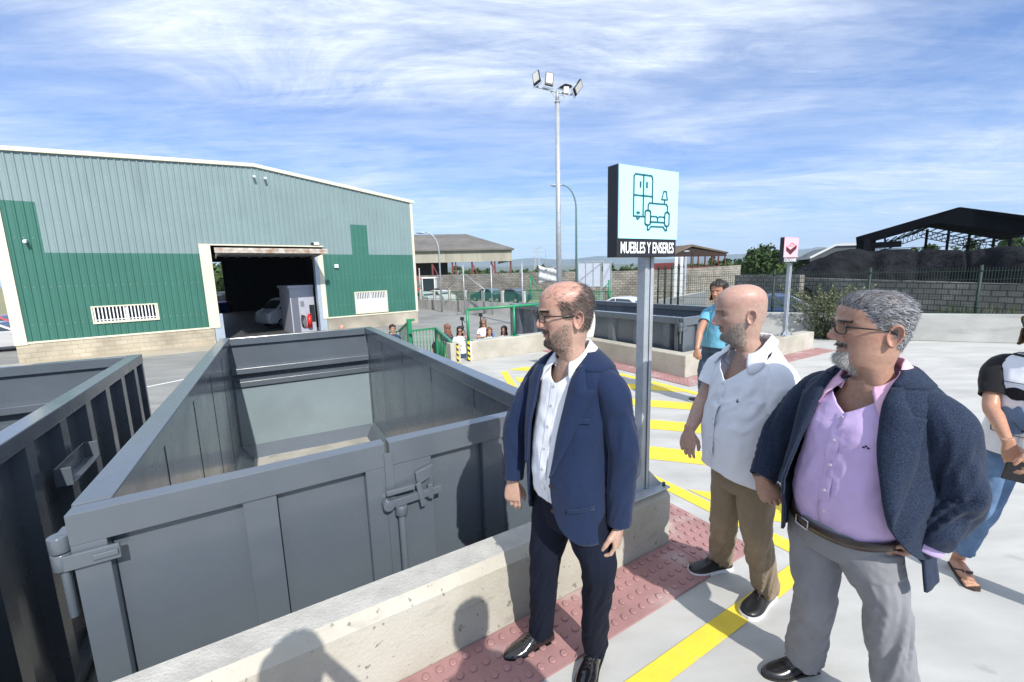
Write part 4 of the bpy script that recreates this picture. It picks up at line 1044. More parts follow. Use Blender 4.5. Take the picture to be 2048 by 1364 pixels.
# ================================================================== PLANTS
def leafmat(name, c, c2): return mat(name, c, .75, col2=c2, vscale=.9, island=.45, spec=.25)
m_leafA = leafmat('foliage_dark', (.035,.065,.022), (.075,.12,.035)); m_leafB = leafmat('foliage_olive', (.09,.12,.06), (.16,.18,.10)); m_bark = mat('bark', (.10,.075,.055), .95, var=.3, vscale=4)
def crown(b, c, r, nclump, nleaf, size, rng, squash=1.0, drop=.35):
    for k_ in range(nclump):
        a = rng.uniform(0, 2*pi); ph = math.acos(rng.uniform(-1, 1)); rr = rng.uniform(.35, 1)**.6
        cc = Vector((c.x+r[0]*rr*sin(ph)*cos(a), c.y+r[1]*rr*sin(ph)*sin(a), c.z+r[2]*rr*cos(ph)*squash))
        rad = min(r)*rng.uniform(.18, .36)
        for q in range(nleaf):
            p = cc+Vector((rng.gauss(0,1), rng.gauss(0,1), rng.gauss(0,.8)))*rad*.6
            d1 = Vector((rng.gauss(0,1), rng.gauss(0,1), rng.gauss(0,1))).normalized(); d2 = d1.cross(Vector((rng.gauss(0,1), rng.gauss(0,1), rng.gauss(0,1)))).normalized()
            s_ = size*rng.uniform(.6, 1.4)
            b.add([p-d1*s_*.5, p+d2*s_*.28, p+d1*s_*.5, p-d2*s_*.28], [(0,1,2,3)])
def tree(label, p, h, r, ml, seed, ncl=60, nl=40, size=.25, group=None, name='tree', trunk=.3, squash=1.):
    rng = random.Random(seed); t = thing(name, label, 'tree' if name != 'bush' else 'bush', p, 0, group)
    b = MB(); pts = [p+Vector((rng.uniform(-.1,.1)*i, rng.uniform(-.1,.1)*i, (h*.7)*i/4)) for i in range(5)]
    b.tube(pts, [h*.03*(1-.18*i) for i in range(5)], 8)
    for k_ in range(7):
        a = rng.uniform(0, 2*pi); s_ = pts[1+k_ % 4]; b.tube([s_, s_+Vector((cos(a)*r*.4, sin(a)*r*.4, h*.12)), s_+Vector((cos(a)*r*.7, sin(a)*r*.7, h*.26))], [h*.013,h*.009,h*.004], 6)
    obj('trunk', b, m_bark, t)
    b = MB(); crown(b, p+Vector((0,0,h*(trunk+(1-trunk)/2))), (r, r, h*(1-trunk)/2), ncl, nl, size, rng, squash); obj('crown', b, ml, t, fix=False)
    return t
def ttree(label, u, vtop, d, rpx, ml, seed, group='trees on the horizon', **k):
    p = gd(u, 560, d); h = gd(u, vtop, d).z-G; p.z = G; return tree(label, p, h, rpx*d/FPX, ml, seed, group=group, **k)
ttree('broad dark round tree above the block wall between the two signs', 1526, 489, 75, 26, m_leafA, 3, ncl=70, nl=60, size=.55, trunk=.05)
ttree('small dark tree left of the round tree', 1500, 505, 85, 14, m_leafA, 4, ncl=30, nl=40, size=.6, trunk=.05)
for i, (u, vt, r, lab) in enumerate(((1425,510,9,'little palm like tree under the shelter roof'),(1455,522,14,'low shrubby tree right of the shelter'),(1610,512,14,'dark tree behind the small pink sign'),(1820,489,6,'small pointed tree in the left of the coal shed opening'),(1851,486,12,'round dark tree in the middle of the coal shed opening'),(1932,484,18,'flat dark tree in the right of the coal shed opening'),(2000,478,22,'large dark tree at the right inside the coal shed opening'),(2040,470,24,'tallest dark tree at the right picture edge'))):
    ttree(lab, u, vt, 105, r, m_leafA, 20+i, ncl=26, nl=40, size=.7, trunk=.1)
# tree belt far off
rng = random.Random(5); b = MB()
for i in range(380):
    u = rng.uniform(860, 1700) if i < 300 else rng.uniform(380, 470); d = rng.uniform(140, 260) if i < 300 else rng.uniform(90, 130); p = gd(u, 560, d); h = rng.uniform(3, 6.5)*(1 if i < 300 else 1.3)
    crown(b, Vector((p.x,p.y,G+h*.45)), (h*.6,h*.6,h*.45), 5, 22, 1.3, rng)
k = obj('tree_belt', b, m_leafA, fix=False); tag(k, 'far belt of trees and hedges along the horizon', 'trees', kind='stuff')
# leafy bush in front of the block wall
p = gd(1660, 600, 13.2); p.z = -.35
rng = random.Random(11); bush = thing('bush', 'wispy olive green bush in front of the block wall behind the grey haired man', 'bush', p)
b = MB(); bl = MB()
for k_ in range(210):
    a = rng.uniform(0, 2*pi); ln = rng.uniform(.7, 1.95); sp = rng.uniform(.1, .75)*ln
    pts = [p+Vector((rng.uniform(-.3,.3), rng.uniform(-.3,.3), 0))]
    for i in range(1, 6): q = i/5; pts.append(pts[0]+Vector((cos(a)*sp*q**1.3, sin(a)*sp*q**1.3, ln*q*(1-.15*q))))
    b.tube(pts, [.010*(1-.15*i) for i in range(6)], 5)
    for i in range(62):
        q = rng.uniform(.12, 1); f = q*5; i0 = min(int(f), 4); c = pts[i0].lerp(pts[i0+1], f-i0)
        d1 = Vector((cos(a)*.5+rng.gauss(0,.6), sin(a)*.5+rng.gauss(0,.6), rng.gauss(.3,.5))).normalized(); d2 = d1.cross(Vector((rng.gauss(0,1), rng.gauss(0,1), rng.gauss(0,1)))).normalized(); s_ = rng.uniform(.05,.10)
        bl.add([c, c+d1*s_*.5+d2*s_*.18, c+d1*s_, c+d1*s_*.5-d2*s_*.18], [(0,1,2,3)])
obj('twigs', b, m_bark, bush); obj('foliage', bl, m_leafB, bush, fix=False)
# weeds along the far side of the boundary wall
b = MB(); rng = random.Random(12)
for i in range(3000):
    s_ = rng.uniform(3.0, 12) ; y = rng.uniform(1.4, 5.0); o_ = rw0+rwd*s_+rwn*y; h = rng.uniform(.10,.34)*(1.5 if noise.noise(Vector((s_*.6,y*.5,0))) > .05 else .5); zb_ = -.15
    a = rng.uniform(0, 2*pi); c = Vector((o_.x,o_.y,zb_)); w_ = Vector((cos(a),sin(a),0))*.02; tp = Vector((rng.gauss(0,.1), rng.gauss(0,.1), h+.25))
    b.add([c-w_, c+w_, c+tp], [(0,1,2)])
k = obj('weeds', b, leafmat('weed_green', (.035,.065,.018), (.09,.11,.04)), fix=False); tag(k, 'strip of green weeds behind the boundary wall', 'weeds', kind='stuff')
b = MB(); pp = [rw0+rwn*.25-rwd*4, rw1+rwn*.25, rw1+rwn*8, rw0+rwn*8-rwd*4]; b.add([Vector((q.x,q.y,-.12)) for q in pp]+[Vector((q.x,q.y,G)) for q in pp], [(0,1,2,3),(0,4,5,1),(1,5,6,2),(2,6,7,3),(3,7,4,0)])
struct('earth_bank', b, mat('dry_earth', (.20,.17,.12), 1, var=.25, vscale=1.5, bump=.5, bscale=8))

# ================================================================== HILLS
for k_, (dist, prof, c) in enumerate(((5200, [(300,540),(600,535),(820,530),(880,523),(940,517),(1000,521),(1060,516),(1130,519),(1200,512),(1260,515),(1340,517),(1400,512),(1480,508),(1540,503),(1600,499),(1640,494),(1700,500),(1800,498),(1900,500),(2000,495),(2100,492),(2300,500)], (.11,.14,.12)),
        (3200, [(300,548),(700,545),(860,536),(980,533),(1100,531),(1250,528),(1400,522),(1500,520),(1620,512),(1800,512),(2100,506),(2300,508)], (.10,.12,.07)))):
    rows = []
    for i in range(241):
        f = i/240*(len(prof)-1); a = min(int(f), len(prof)-2); q = f-a; q = q*q*(3-2*q)
        u = prof[a][0]*(1-(f-a))+prof[a+1][0]*(f-a); v = prof[a][1]*(1-q)+prof[a+1][1]*q + 1.6*noise.fractal(Vector((i*.13, k_*7.7, 0)), 1, 2, 5)
        p = gd(u, v, dist); h_ = p.z-G; hd = Vector((p.x,p.y,0)).normalized()
        rows.append([Vector((hd.x*(dist+dz), hd.y*(dist+dz), G+h_*f_*(1+(.12*noise.noise(Vector((i*.3, f_*3, k_))) if 0 < f_ < 1 else 0)))) for dz, f_ in ((-1100,0),(-800,.25),(-500,.5),(-220,.8),(0,1),(400,.7),(900,0))])
    b = MB(); b.grid(rows); struct('hills', b, mat('hill_%d' % k_, c, 1, var=.3, vscale=.002), fix=False)
# ================================================================== SIGNS
m_signside = mat('sign_black', (.012,.013,.02), .5)
m_cyan = mat('sign_cyan', (.44,.86,.90), .35, var=.01); m_pink = mat('sign_pink', (.90,.42,.47), .4)
m_ink = mat('sign_ink_dark_teal', (.01,.10,.13), .5); m_txt = mat('sign_white_letter', (.9,.9,.9), .5)
def text_mesh(body, width, height, Tf, mats, parent, name='lettering', bold=.018):
    cu = bpy.data.curves.new('t', 'FONT'); cu.body = body; cu.align_x = 'CENTER'; cu.offset = bold; cu.resolution_u = 4
    o = bpy.data.objects.new('t', cu); COL.objects.link(o); dg = bpy.context.evaluated_depsgraph_get(); me = bpy.data.meshes.new_from_object(o.evaluated_get(dg))
    xs = [v.co.x for v in me.vertices]; ys = [v.co.y for v in me.vertices]; x0, x1, y0, y1 = min(xs), max(xs), min(ys), max(ys)
    b = MB(); b.add([Tf(((v.co.x-x0)/(x1-x0)-.5)*width, ((v.co.y-y0)/(y1-y0)-.5)*height) for v in me.vertices], [tuple(p.vertices) for p in me.polygons])
    bpy.data.objects.remove(o); return obj(name, b, mats, parent, fix=False)
def signpost(name, label, s, t, z0_, zb_, wdt, hgt, thick, face, strip, dx=0):
    root = thing(name, label, 'sign', ST(s, t, z0_))
    b = MB()        # C profile post: web + flanges + ribs
    hw, hd_ = .038, .030; zt = zb_+.10
    b.box(s-hw, s-hw+.006, t-hd_, t+hd_, z0_+.012, zt, 0, T); b.box(s+hw-.006, s+hw, t-hd_, t+hd_, z0_+.012, zt, 0, T)
    b.box(s-hw+.006, s-.012, t-hd_, t-hd_+.006, z0_+.012, zt, 0, T); b.box(s+.012, s+hw-.006, t-hd_, t-hd_+.006, z0_+.012, zt, 0, T)
    b.box(s-.012, s+.012, t-hd_+.008, t-hd_+.012, z0_+.012, zt, 0, T); b.box(s-hw+.006, s+hw-.006, t+hd_-.006, t+hd_, z0_+.012, zt, 0, T)
    obj('post', b, m_galv, root, bevel=.003)
    b = MB(); b.box(s-.17, s+.17, t-.095, t+.095, z0_, z0_+.011, 0, T); obj('base_plate', b, m_galv, root, bevel=.003)
    b = MB()
    for sg in (-1, 1):
        for y in (t-.03, t+.03):
            b.add([ST(s+sg*hw, y-.003, z0_+.011), ST(s+sg*.155, y-.003, z0_+.011), ST(s+sg*hw, y-.003, z0_+.13), ST(s+sg*hw, y+.003, z0_+.011), ST(s+sg*.155, y+.003, z0_+.011), ST(s+sg*hw, y+.003, z0_+.13)], [(0,1,2),(3,5,4),(0,3,4,1),(1,4,5,2),(2,5,3,0)])
    obj('gusset', b, m_galv, root)
    b = MB()
    for dx_ in (-.14, .14):
        for y in (-.065, .065): b.cyl(ST(s+dx_, t+y, z0_+.011), ST(s+dx_, t+y, z0_+.035), .011, 6)
    obj('bolt', b, mat('bolt_steel', (.05,.12,.10), .4, .8) if 'bolt_steel' not in bpy.data.materials else bpy.data.materials['bolt_steel'], root)
    x0, x1 = s-wdt/2+dx, s+wdt/2+dx; tf = t-.032-thick
    # box body sits in front of and around the post top
    b = MB(); b.box(x0, x1, tf+.004, tf+thick, zb_, zb_+hgt, 0, T); bo = obj('sign_box', b, m_signside, root, bevel=.004)
    b = MB(); b.box(x0+.004, x1-.002, tf-.001, tf+.004, zb_+strip, zb_+hgt-.003, 0, T); obj('sign_face', b, face, bo)
    F = lambda fx, fy: ST(x0+wdt*fx, tf-.0035, zb_+strip+(hgt-strip)*(1-fy))
    return root, bo, F, tf, x0, x1
def stroke(b, F, pts, w_=.0075, closed=False):
    P = [F(*p) for p in pts]+([F(*pts[0])] if closed else [])
    for a, c in zip(P, P[1:]):
        d_ = (c-a).normalized(); b.bar(a-d_*w_*.4, c+d_*w_*.4, w_, .003, 0, V_)
def rrect(x0, x1, y0, y1, r, n=4):
    o = []
    for cx, cy, a0 in ((x1-r, y0+r, -90), (x1-r, y1-r, 0), (x0+r, y1-r, 90), (x0+r, y0+r, 180)):
        for k_ in range(n+1): a = radians(a0+90*k_/n); o.append((cx+r*cos(a), cy+r*sin(a)))
    return o
sS, sT = 2.03, 1.802
zbt = gp(1284, 513, ST(sS, sT), V_).z; ztp = gp(1236, 326, ST(sS, sT-.112), V_).z; zbf = gp(1235, 514, ST(sS, sT-.112), V_).z
xl = gp(1236, 420, ST(sS, sT-.112), V_).dot(U_); xr_ = gp(1355, 430, ST(sS, sT-.112), V_).dot(U_)
root, bo, F, tf, x0, x1 = signpost('pictogram_sign', 'large pale cyan furniture sign reading MUEBLES Y ENSERES on a steel post', sS, sT, .39, zbf, xr_-xl, ztp-zbf, .080, m_cyan, .098, dx=(xl+xr_)/2-sS)
b = MB()
stroke(b, F, [(.54,.49),(.54,.16),(.52,.11),(.26,.11),(.235,.14),(.235,.685),(.42,.685)])
stroke(b, F, [(.39,.11),(.39,.685)]); stroke(b, F, [(.235,.396),(.54,.396)])
stroke(b, F, [(.34,.215),(.34,.275)], .011); stroke(b, F, [(.445,.215),(.445,.275)], .011)
stroke(b, F, [(.285,.69),(.295,.725),(.31,.725),(.34,.69)], .007); stroke(b, F, [(.295,.635),(.325,.635)], .012)
stroke(b, F, [(.735,.305),(.775,.305),(.80,.425),(.70,.425)], .0065, True); stroke(b, F, [(.75,.43),(.75,.49)])
stroke(b, F, [(.473,.60),(.473,.52),(.49,.49),(.785,.49),(.805,.52),(.805,.60)])
stroke(b, F, rrect(.425,.515,.595,.80,.03), .0075, True); stroke(b, F, rrect(.763,.84,.605,.805,.03), .0075, True)
stroke(b, F, [(.515,.745),(.515,.70),(.53,.675),(.615,.675),(.637,.70),(.66,.675),(.745,.675),(.763,.70),(.763,.745)], .0065)
stroke(b, F, [(.637,.70),(.637,.745)], .0065); stroke(b, F, [(.51,.755),(.765,.755)], .0085)
stroke(b, F, [(.465,.80),(.468,.87),(.49,.87),(.53,.82),(.735,.82),(.775,.87),(.80,.87),(.80,.805)], .0075)
obj('furniture_pictogram', b, m_ink, bo)
text_mesh('MUEBLES Y ENSERES', (x1-x0)*.90, .062, lambda x, z: ST((x0+x1)/2+x, tf+.0005, zbf+.050+z), m_txt, bo)
s2, t2 = gz(1569, 670, .38).dot(U_), 4.55
s2 = gp(1569, 668, ST(0, 4.55), V_).dot(U_)
zt2 = gp(1588, 475, ST(s2, 4.45), V_).z; zb2_ = gp(1585, 525, ST(s2, 4.45), V_).z
xl = gp(1572, 500, ST(s2, 4.40), V_).dot(U_); xr_ = gp(1600, 500, ST(s2, 4.40), V_).dot(U_)
root, bo, F, tf, x0, x1 = signpost('pictogram_sign', 'small far pink mattress sign on a slim steel post at the kerb end', s2, 4.55, .38, zb2_, xr_-xl, zt2-zb2_, .080, m_pink, .10, dx=(xl+xr_)/2-s2)
b = MB()   # mattress pictogram: slab in perspective
def poly(b, F, pts): b.add([F(*p) for p in pts], [tuple(range(len(pts)))])
poly(b, F, [(.14,.44),(.44,.62),(.88,.36),(.88,.56),(.46,.88),(.14,.66)])
obj('mattress_pictogram', b, mat('sign_maroon', (.07,.01,.015), .5), bo)
b = MB(); stroke(b, F, [(.18,.50),(.55,.28),(.82,.42)], .012); stroke(b, F, rrect(.42,.62,.30,.45,.05), .01, True); obj('mattress_outline', b, mat('sign_rose', (.55,.16,.2), .5), bo)
text_mesh('COLCHONES', (x1-x0)*.86, .06, lambda x, z: ST((x0+x1)/2+x, tf+.0005, zb2_+.05+z), m_txt, bo)

# ================================================================== GREEN PIPE FRAME, STAIR RAILING, STRIPED PLATES
fr = thing('pipe_frame', 'green pipe goal frame standing on the kerb wall in front of the women', 'barrier frame', ST(3.95, 8.1, .41))
sa = gp(937, 683, ST(0,8.1), V_).dot(U_); sb = gp(1029, 672, ST(0,8.1), V_).dot(U_); sc = gp(1080, 607, ST(0,8.1), V_).dot(U_)+.5
zt = gp(935, 619, ST(0,8.1), V_).z
b = MB(); b.tube([ST(sa,8.1,zt), ST(sc+.3,8.1,zt)], .030, 14); obj('top_pipe', b, m_green, fr)
for s_ in (sa+.0, sb, sc+.3):
    b = MB(); b.tube([ST(s_,8.1,.41), ST(s_,8.1,zt-.0)], .030, 14); b.box(s_-.08, s_+.08, 8.02, 8.18, .412, .424, 0, T); obj('post', b, m_green, fr)
m_stripe = bpy.data.materials.new('yellow_black_stripes'); m_stripe.use_nodes = True; t_ = m_stripe.node_tree; bb = t_.nodes['Principled BSDF']
g = N(t_, 'ShaderNodeTexCoord'); se = N(t_, 'ShaderNodeSeparateXYZ'); LK(t_, g.outputs['Object'], se.inputs[0])
vv = M(t_, 'GREATER_THAN', M(t_, 'FRACT', M(t_, 'MULTIPLY', M(t_, 'ADD', se.outputs[2], M(t_, 'MULTIPLY', se.outputs[0], .9)), 9.0)), .5)
mm = N(t_, 'ShaderNodeMix', data_type='RGBA'); LK(t_, vv, mm.inputs[0]); mm.inputs[6].default_value = (.80,.58,.02,1); mm.inputs[7].default_value = (.015,.015,.015,1); LK(t_, mm.outputs[2], bb.inputs['Base Color'])
b = MB(); b.box(3.77,3.797,7.96,8.03,.01,.425,0,T); k = obj('corner_post', b, m_white, bevel=.004); tag(k, 'white corner strip at the left end of the kerb wall, beside its striped plate', 'corner strip')
b = MB(); b.box(3.715,3.765,7.97,7.99,.01,.42,0,T); k = obj('hazard_plate', b, m_stripe); tag(k, 'yellow and black striped plate at the end of the kerb wall', 'hazard plate')
b = MB(); b.box(3.42,3.455,7.86,7.895,.01,.42,0,T); k = obj('hazard_plate', b, m_stripe); tag(k, 'narrow yellow and black striped plate on the kerb stub by the stair railing', 'hazard plate')
rl = thing('stair_railing', 'green bar railing of the stairs down behind the open container', 'railing', gd(872,656,11))
m_g2 = bpy.data.materials['green_rail_paint']
def railrun(p0, p1, h, nb, post=True):
    b = MB(); b.bar(p0, p1, .055, .04)
    q0, q1 = p0-Vector((0,0,h)), p1-Vector((0,0,h)); b.bar(q0, q1, .03, .03)
    for i in range(1, nb): a = p0.lerp(p1, i/nb); b.tube([a, a-Vector((0,0,h))], .011, 6)
    obj('railing_panel', b, m_green, rl)
    if post:
        b = MB(); b.bar(p1+Vector((0,0,.01)), p1-Vector((0,0,h+.3)), .07, .07, 0, U_); obj('post', b, m_green, rl)
pA = ST(3.36, 8.0, .46); pB = gd(872,656,11); pC = gd(820,662,11.3); pD = gd(818,643,11.5); pE = gd(797,663,13.5); pF = gd(780,664,14)
railrun(pA, pB, .85, 9); railrun(pB, pC, .85, 8, False); railrun(pD, pE, .9, 9, False); railrun(pE, pF, .9, 4)
b = MB(); b.bar(pD+Vector((0,0,.03)), pD-Vector((0,0,1.9)), .12, .10, 0, U_); b.bar(pD+Vector((-.06,0,.04)), pD+Vector((.14,0,.04)), .09, .05); obj('newel_post', b, m_green, rl)
b = MB()
for i in range(8): b.box(2.2, 3.5, 8.42+.28*i, 8.42+.28*(i+1)-.004, G, -.16*(i+1), 0, T)
k = obj('stairs', b, m_kerb); tag(k, 'concrete stairs going down behind the green railing', 'stairs')
# white feather banner behind the blue jacket's neck
b = MB(); rows = []
for i in range(16):
    q = i/15; vv = 676-84*q; ur = 1186+7*sin(q*2.6)-10*q*q; ul = 1140; row = []
    for j in range(6): row.append(gd(ul+(ur-ul)*j/5, vv, 7.3+.05*sin(j*1.3+q*4)))
    rows.append(row)
b.grid(rows); k = obj('white_banner', b, mat('banner_white', (.72,.71,.68), .8), solid=.006)
tag(k, 'plain white cloth banner in front of the far grey container, half behind a head', 'banner')
# white ground line and pavement by the hangar
b = MB(); a = gz(292,774,G+.01); c = gz(352,762,G+.01); d_ = (c-a).normalized(); n = Vector((-d_.y,d_.x,0))*.06
a = a-d_*1.5; b.add([a-n, c+d_*1-n, c+d_*1+n, a+n], [(0,1,2,3)]); struct('yard_line', b, m_white, fix=False)
b = MB(); q0 = HA-HD*4-HN*2.2; q1 = HA+HD*6.6-HN*2.2; b.hexa([q0+Vector((0,0,-.2)), q1+Vector((0,0,-.2)), q1+HN*2.15+Vector((0,0,-.2)), q0+HN*2.15+Vector((0,0,-.2))]+[x+Vector((0,0,.03)) for x in (q0,q1,q1+HN*2.15,q0+HN*2.15)]); struct('pavement', b, m_path)
# clutter seen through the hangar's rear opening and at the left edge
k_ = 0
for (u, v, d_, c, lab) in ((442,606,52,(.01,.08,.45),'blue drum seen through the rear opening of the hangar'),(452,608,53,(.35,.12,.06),'rusty orange drum beside the blue one')):
    p = gd(u, v, d_); b = MB(); z0_ = G
    b.tube([Vector((p.x,p.y,z0_)), Vector((p.x,p.y,z0_+.05)), Vector((p.x,p.y,z0_+1.0)), Vector((p.x,p.y,z0_+1.05))], [.7,.75,.75,.68], 18)
    for z_ in (.35,.7): b.cyl(Vector((p.x,p.y,z0_+z_)), Vector((p.x,p.y,z0_+z_+.06)), .79, 18)
    k = obj('drum', b, mat('drum_%d' % k_, c, .5)); tag(k, lab, 'drum'); k_ += 1
rng = random.Random(3)
b = MB()
for i in range(60):
    p = gd(rng.uniform(405,470), 600, rng.uniform(56,66)); b.hexa([Vector((p.x+a*rng.uniform(.5,1.1),p.y+c*rng.uniform(.4,.9),G+z+rng.uniform(0,.9)*(z>0))) for a, c, z in ((-1,-1,0),(1,-1,0),(1,1,0),(-1,1,0),(-1,-1,1),(1,-1,1),(1,1,1),(-1,1,1))])
k = obj('scrap_heap', b, mat('scrap', (.25,.25,.26), .6, .4, col2=(.10,.10,.11), vscale=.8)); tag(k, 'heap of grey scrap behind the hangar, seen through its rear opening', 'scrap heap', kind='stuff')
for j, (u, d_, c, lab) in enumerate(((2,40,(.45,.02,.02),'red car at the far left edge beyond the hangar corner'),(-6,33,(.5,.5,.5),'silver car at the far left edge in front of the red one'))):
    p = gd(u, 640, d_); p.z = G
    vehicle('parked_car', lab, 'car', p, .6, paint('edge_car_%d' % j, c), 4.2, 1.75, CARP, glass=CARG, group='cars parked beyond the yard walls')
# bracket pocket on the near side of the left container
b = MB()
Tz = T0
x_ = W0+.012
b.box(x_-.0, x_+.10, 2.35, 2.95, .33, .345, 0, Tz); b.box(x_, x_+.012, 2.35, 2.95, .345, .47, 0, Tz); b.box(x_+.0,x_+.10,2.33,2.345,.33,.47,0,Tz); b.box(x_,x_+.10,2.955,2.97,.33,.47,0,Tz)
obj('side_pocket', b, m_cont, r0, bevel=.004)
# ================================================================== PEOPLE: TOOLS
def cr(P, t):
    """Catmull-Rom through list of numpy rows, t in 0..len-1"""
    n = len(P); i = min(int(t), n-2); f = t-i
    p0 = P[max(i-1, 0)]; p1 = P[i]; p2 = P[i+1]; p3 = P[min(i+2, n-1)]
    return .5*((2*p1)+(-p0+p2)*f+(2*p0-5*p1+4*p2-p3)*f*f+(-p0+3*p1-3*p2+p3)*f**3)
def prof(tab, z):
    """smooth interpolation of a table whose first column is z"""
    tab = np.asarray(tab, float); zs = tab[:, 0]; z = min(max(z, zs[0]), zs[-1]); i = int(np.searchsorted(zs, z)); i = min(max(i, 1), len(zs)-1)
    f = (z-zs[i-1])/(zs[i]-zs[i-1]); return cr(tab, i-1+f)
def se(t, n): return math.copysign(abs(t)**(2.0/n), t)
def nz(x, y, z=0.0): return noise.noise(Vector((x, y, z)))
def ridge(x, y, z=0.0): return 1-2*abs(noise.noise(Vector((x, y, z))))
class Frame:
    """person-local frame: +y forward, +x to the person's right"""
    def __init__(s, loc, yaw, lean=0, roll=0):
        s.M = Matrix.Translation(Vector(loc)) @ Matrix.Rotation(radians(yaw-90), 4, 'Z') @ Matrix.Rotation(radians(-lean), 4, 'X') @ Matrix.Rotation(radians(roll), 4, 'Y')
        s.I = s.M.inverted()
    def __call__(s, x, y, z): return s.M @ Vector((x, y, z))
    def loc(s, p): return s.I @ Vector(p)
def limb(b, J, n=22, sub=8, wr=None, ref=Vector((0, 0, 1)), mi=0, cap=True, seed=0):
    """J rows: (point, ra, rb); wr = [(s, amp)...] wrinkle amplitude table along the limb"""
    A = np.array([[*j[0], j[1], j[2]] for j in J], float); m = (len(J)-1)*sub; rings = []; prev = None; L = 0; last = None
    for i in range(m+1):
        q = cr(A, i/sub); p = Vector(q[:3]); q2 = cr(A, min(i/sub+.02, len(J)-1)); q1 = cr(A, max(i/sub-.02, 0)); d = (Vector(q2[:3])-Vector(q1[:3])).normalized()
        if prev is None: a = ref-d*ref.dot(d)
        else: a = prev-d*prev.dot(d)
        if a.length < 1e-4: a = Vector((1,0,0))-d*d.x
        a.normalize(); bb = d.cross(a); prev = a
        if last is not None: L += (p-last).length
        last = p; ring = []
        s_ = i/m; amp = 0
        if wr: amp = float(np.interp(s_, [w_[0] for w_ in wr], [w_[1] for w_ in wr]))
        for j in range(n):
            th = 2*pi*j/n; dr = 0
            if amp:
                cx, cy = cos(th), sin(th)
                dr = amp*((ridge(cx*.8+seed, cy*.8+L*2.2, L*10+cx*2.6+cy*1.5)-.35)*.95+nz(cx*1.2+seed*2, cy*1.2, L*19+cx*4)*.45)
            ring.append(p+a*cos(th)*(q[3]+dr)+bb*sin(th)*(q[4]+dr))
        rings.append(ring)
    b.loft(rings, mi, True, cap); return rings
def remesh(b, vox, smooth=2, fac=.5):
    me = bpy.data.meshes.new('t'); me.from_pydata([tuple(p) for p in b.v], [], b.f); bm = bmesh.new(); bm.from_mesh(me); bmesh.ops.recalc_face_normals(bm, faces=bm.faces); bm.to_mesh(me); bm.free()
    o = bpy.data.objects.new('t', me); COL.objects.link(o); md = o.modifiers.new('r', 'REMESH'); md.mode = 'VOXEL'; md.voxel_size = vox; md.adaptivity = 0
    if smooth: ms = o.modifiers.new('s', 'SMOOTH'); ms.factor = fac; ms.iterations = smooth
    dg = bpy.context.evaluated_depsgraph_get(); m2 = bpy.data.meshes.new_from_object(o.evaluated_get(dg))
    r = MB(); r.v = [v.co.copy() for v in m2.vertices]; r.f = [tuple(p.vertices) for p in m2.polygons]; r.m = [0]*len(r.f); r.sm = [True]*len(r.f)
    bpy.data.objects.remove(o); bpy.data.meshes.remove(me); bpy.data.meshes.remove(m2); return r
# ---------------------------------------------------------------- head
HT_ = [(-.15,.064,.048,.080,-.034,2),(-.11,.060,.044,.074,-.028,2),(-.07,.057,.043,.068,-.018,2),(-.035,.056,.046,.063,-.008,2),(-.015,.056,.058,.062,-.002,2),(-.004,.056,.074,.064,0,2),(.006,.056,.082,.066,0,2.05),(.02,.059,.084,.069,0,2.1),(.035,.063,.083,.074,0,2.15),
    (.055,.067,.084,.082,0,2.15),(.075,.070,.086,.091,0,2.15),(.095,.073,.088,.098,0,2.15),(.115,.0745,.089,.103,0,2.15),(.135,.076,.0925,.106,0,2.2),(.155,.0775,.0945,.108,0,2.2),(.175,.0770,.092,.106,0,2.2),(.195,.0725,.085,.098,0,2.15),(.212,.062,.070,.083,0,2.1),(.224,.047,.052,.064,0,2.05),(.232,.028,.030,.038,0,2),(.235,.004,.004,.005,0,2)]
def gs(v, c, s): return exp(-((v-c)/s)**2)
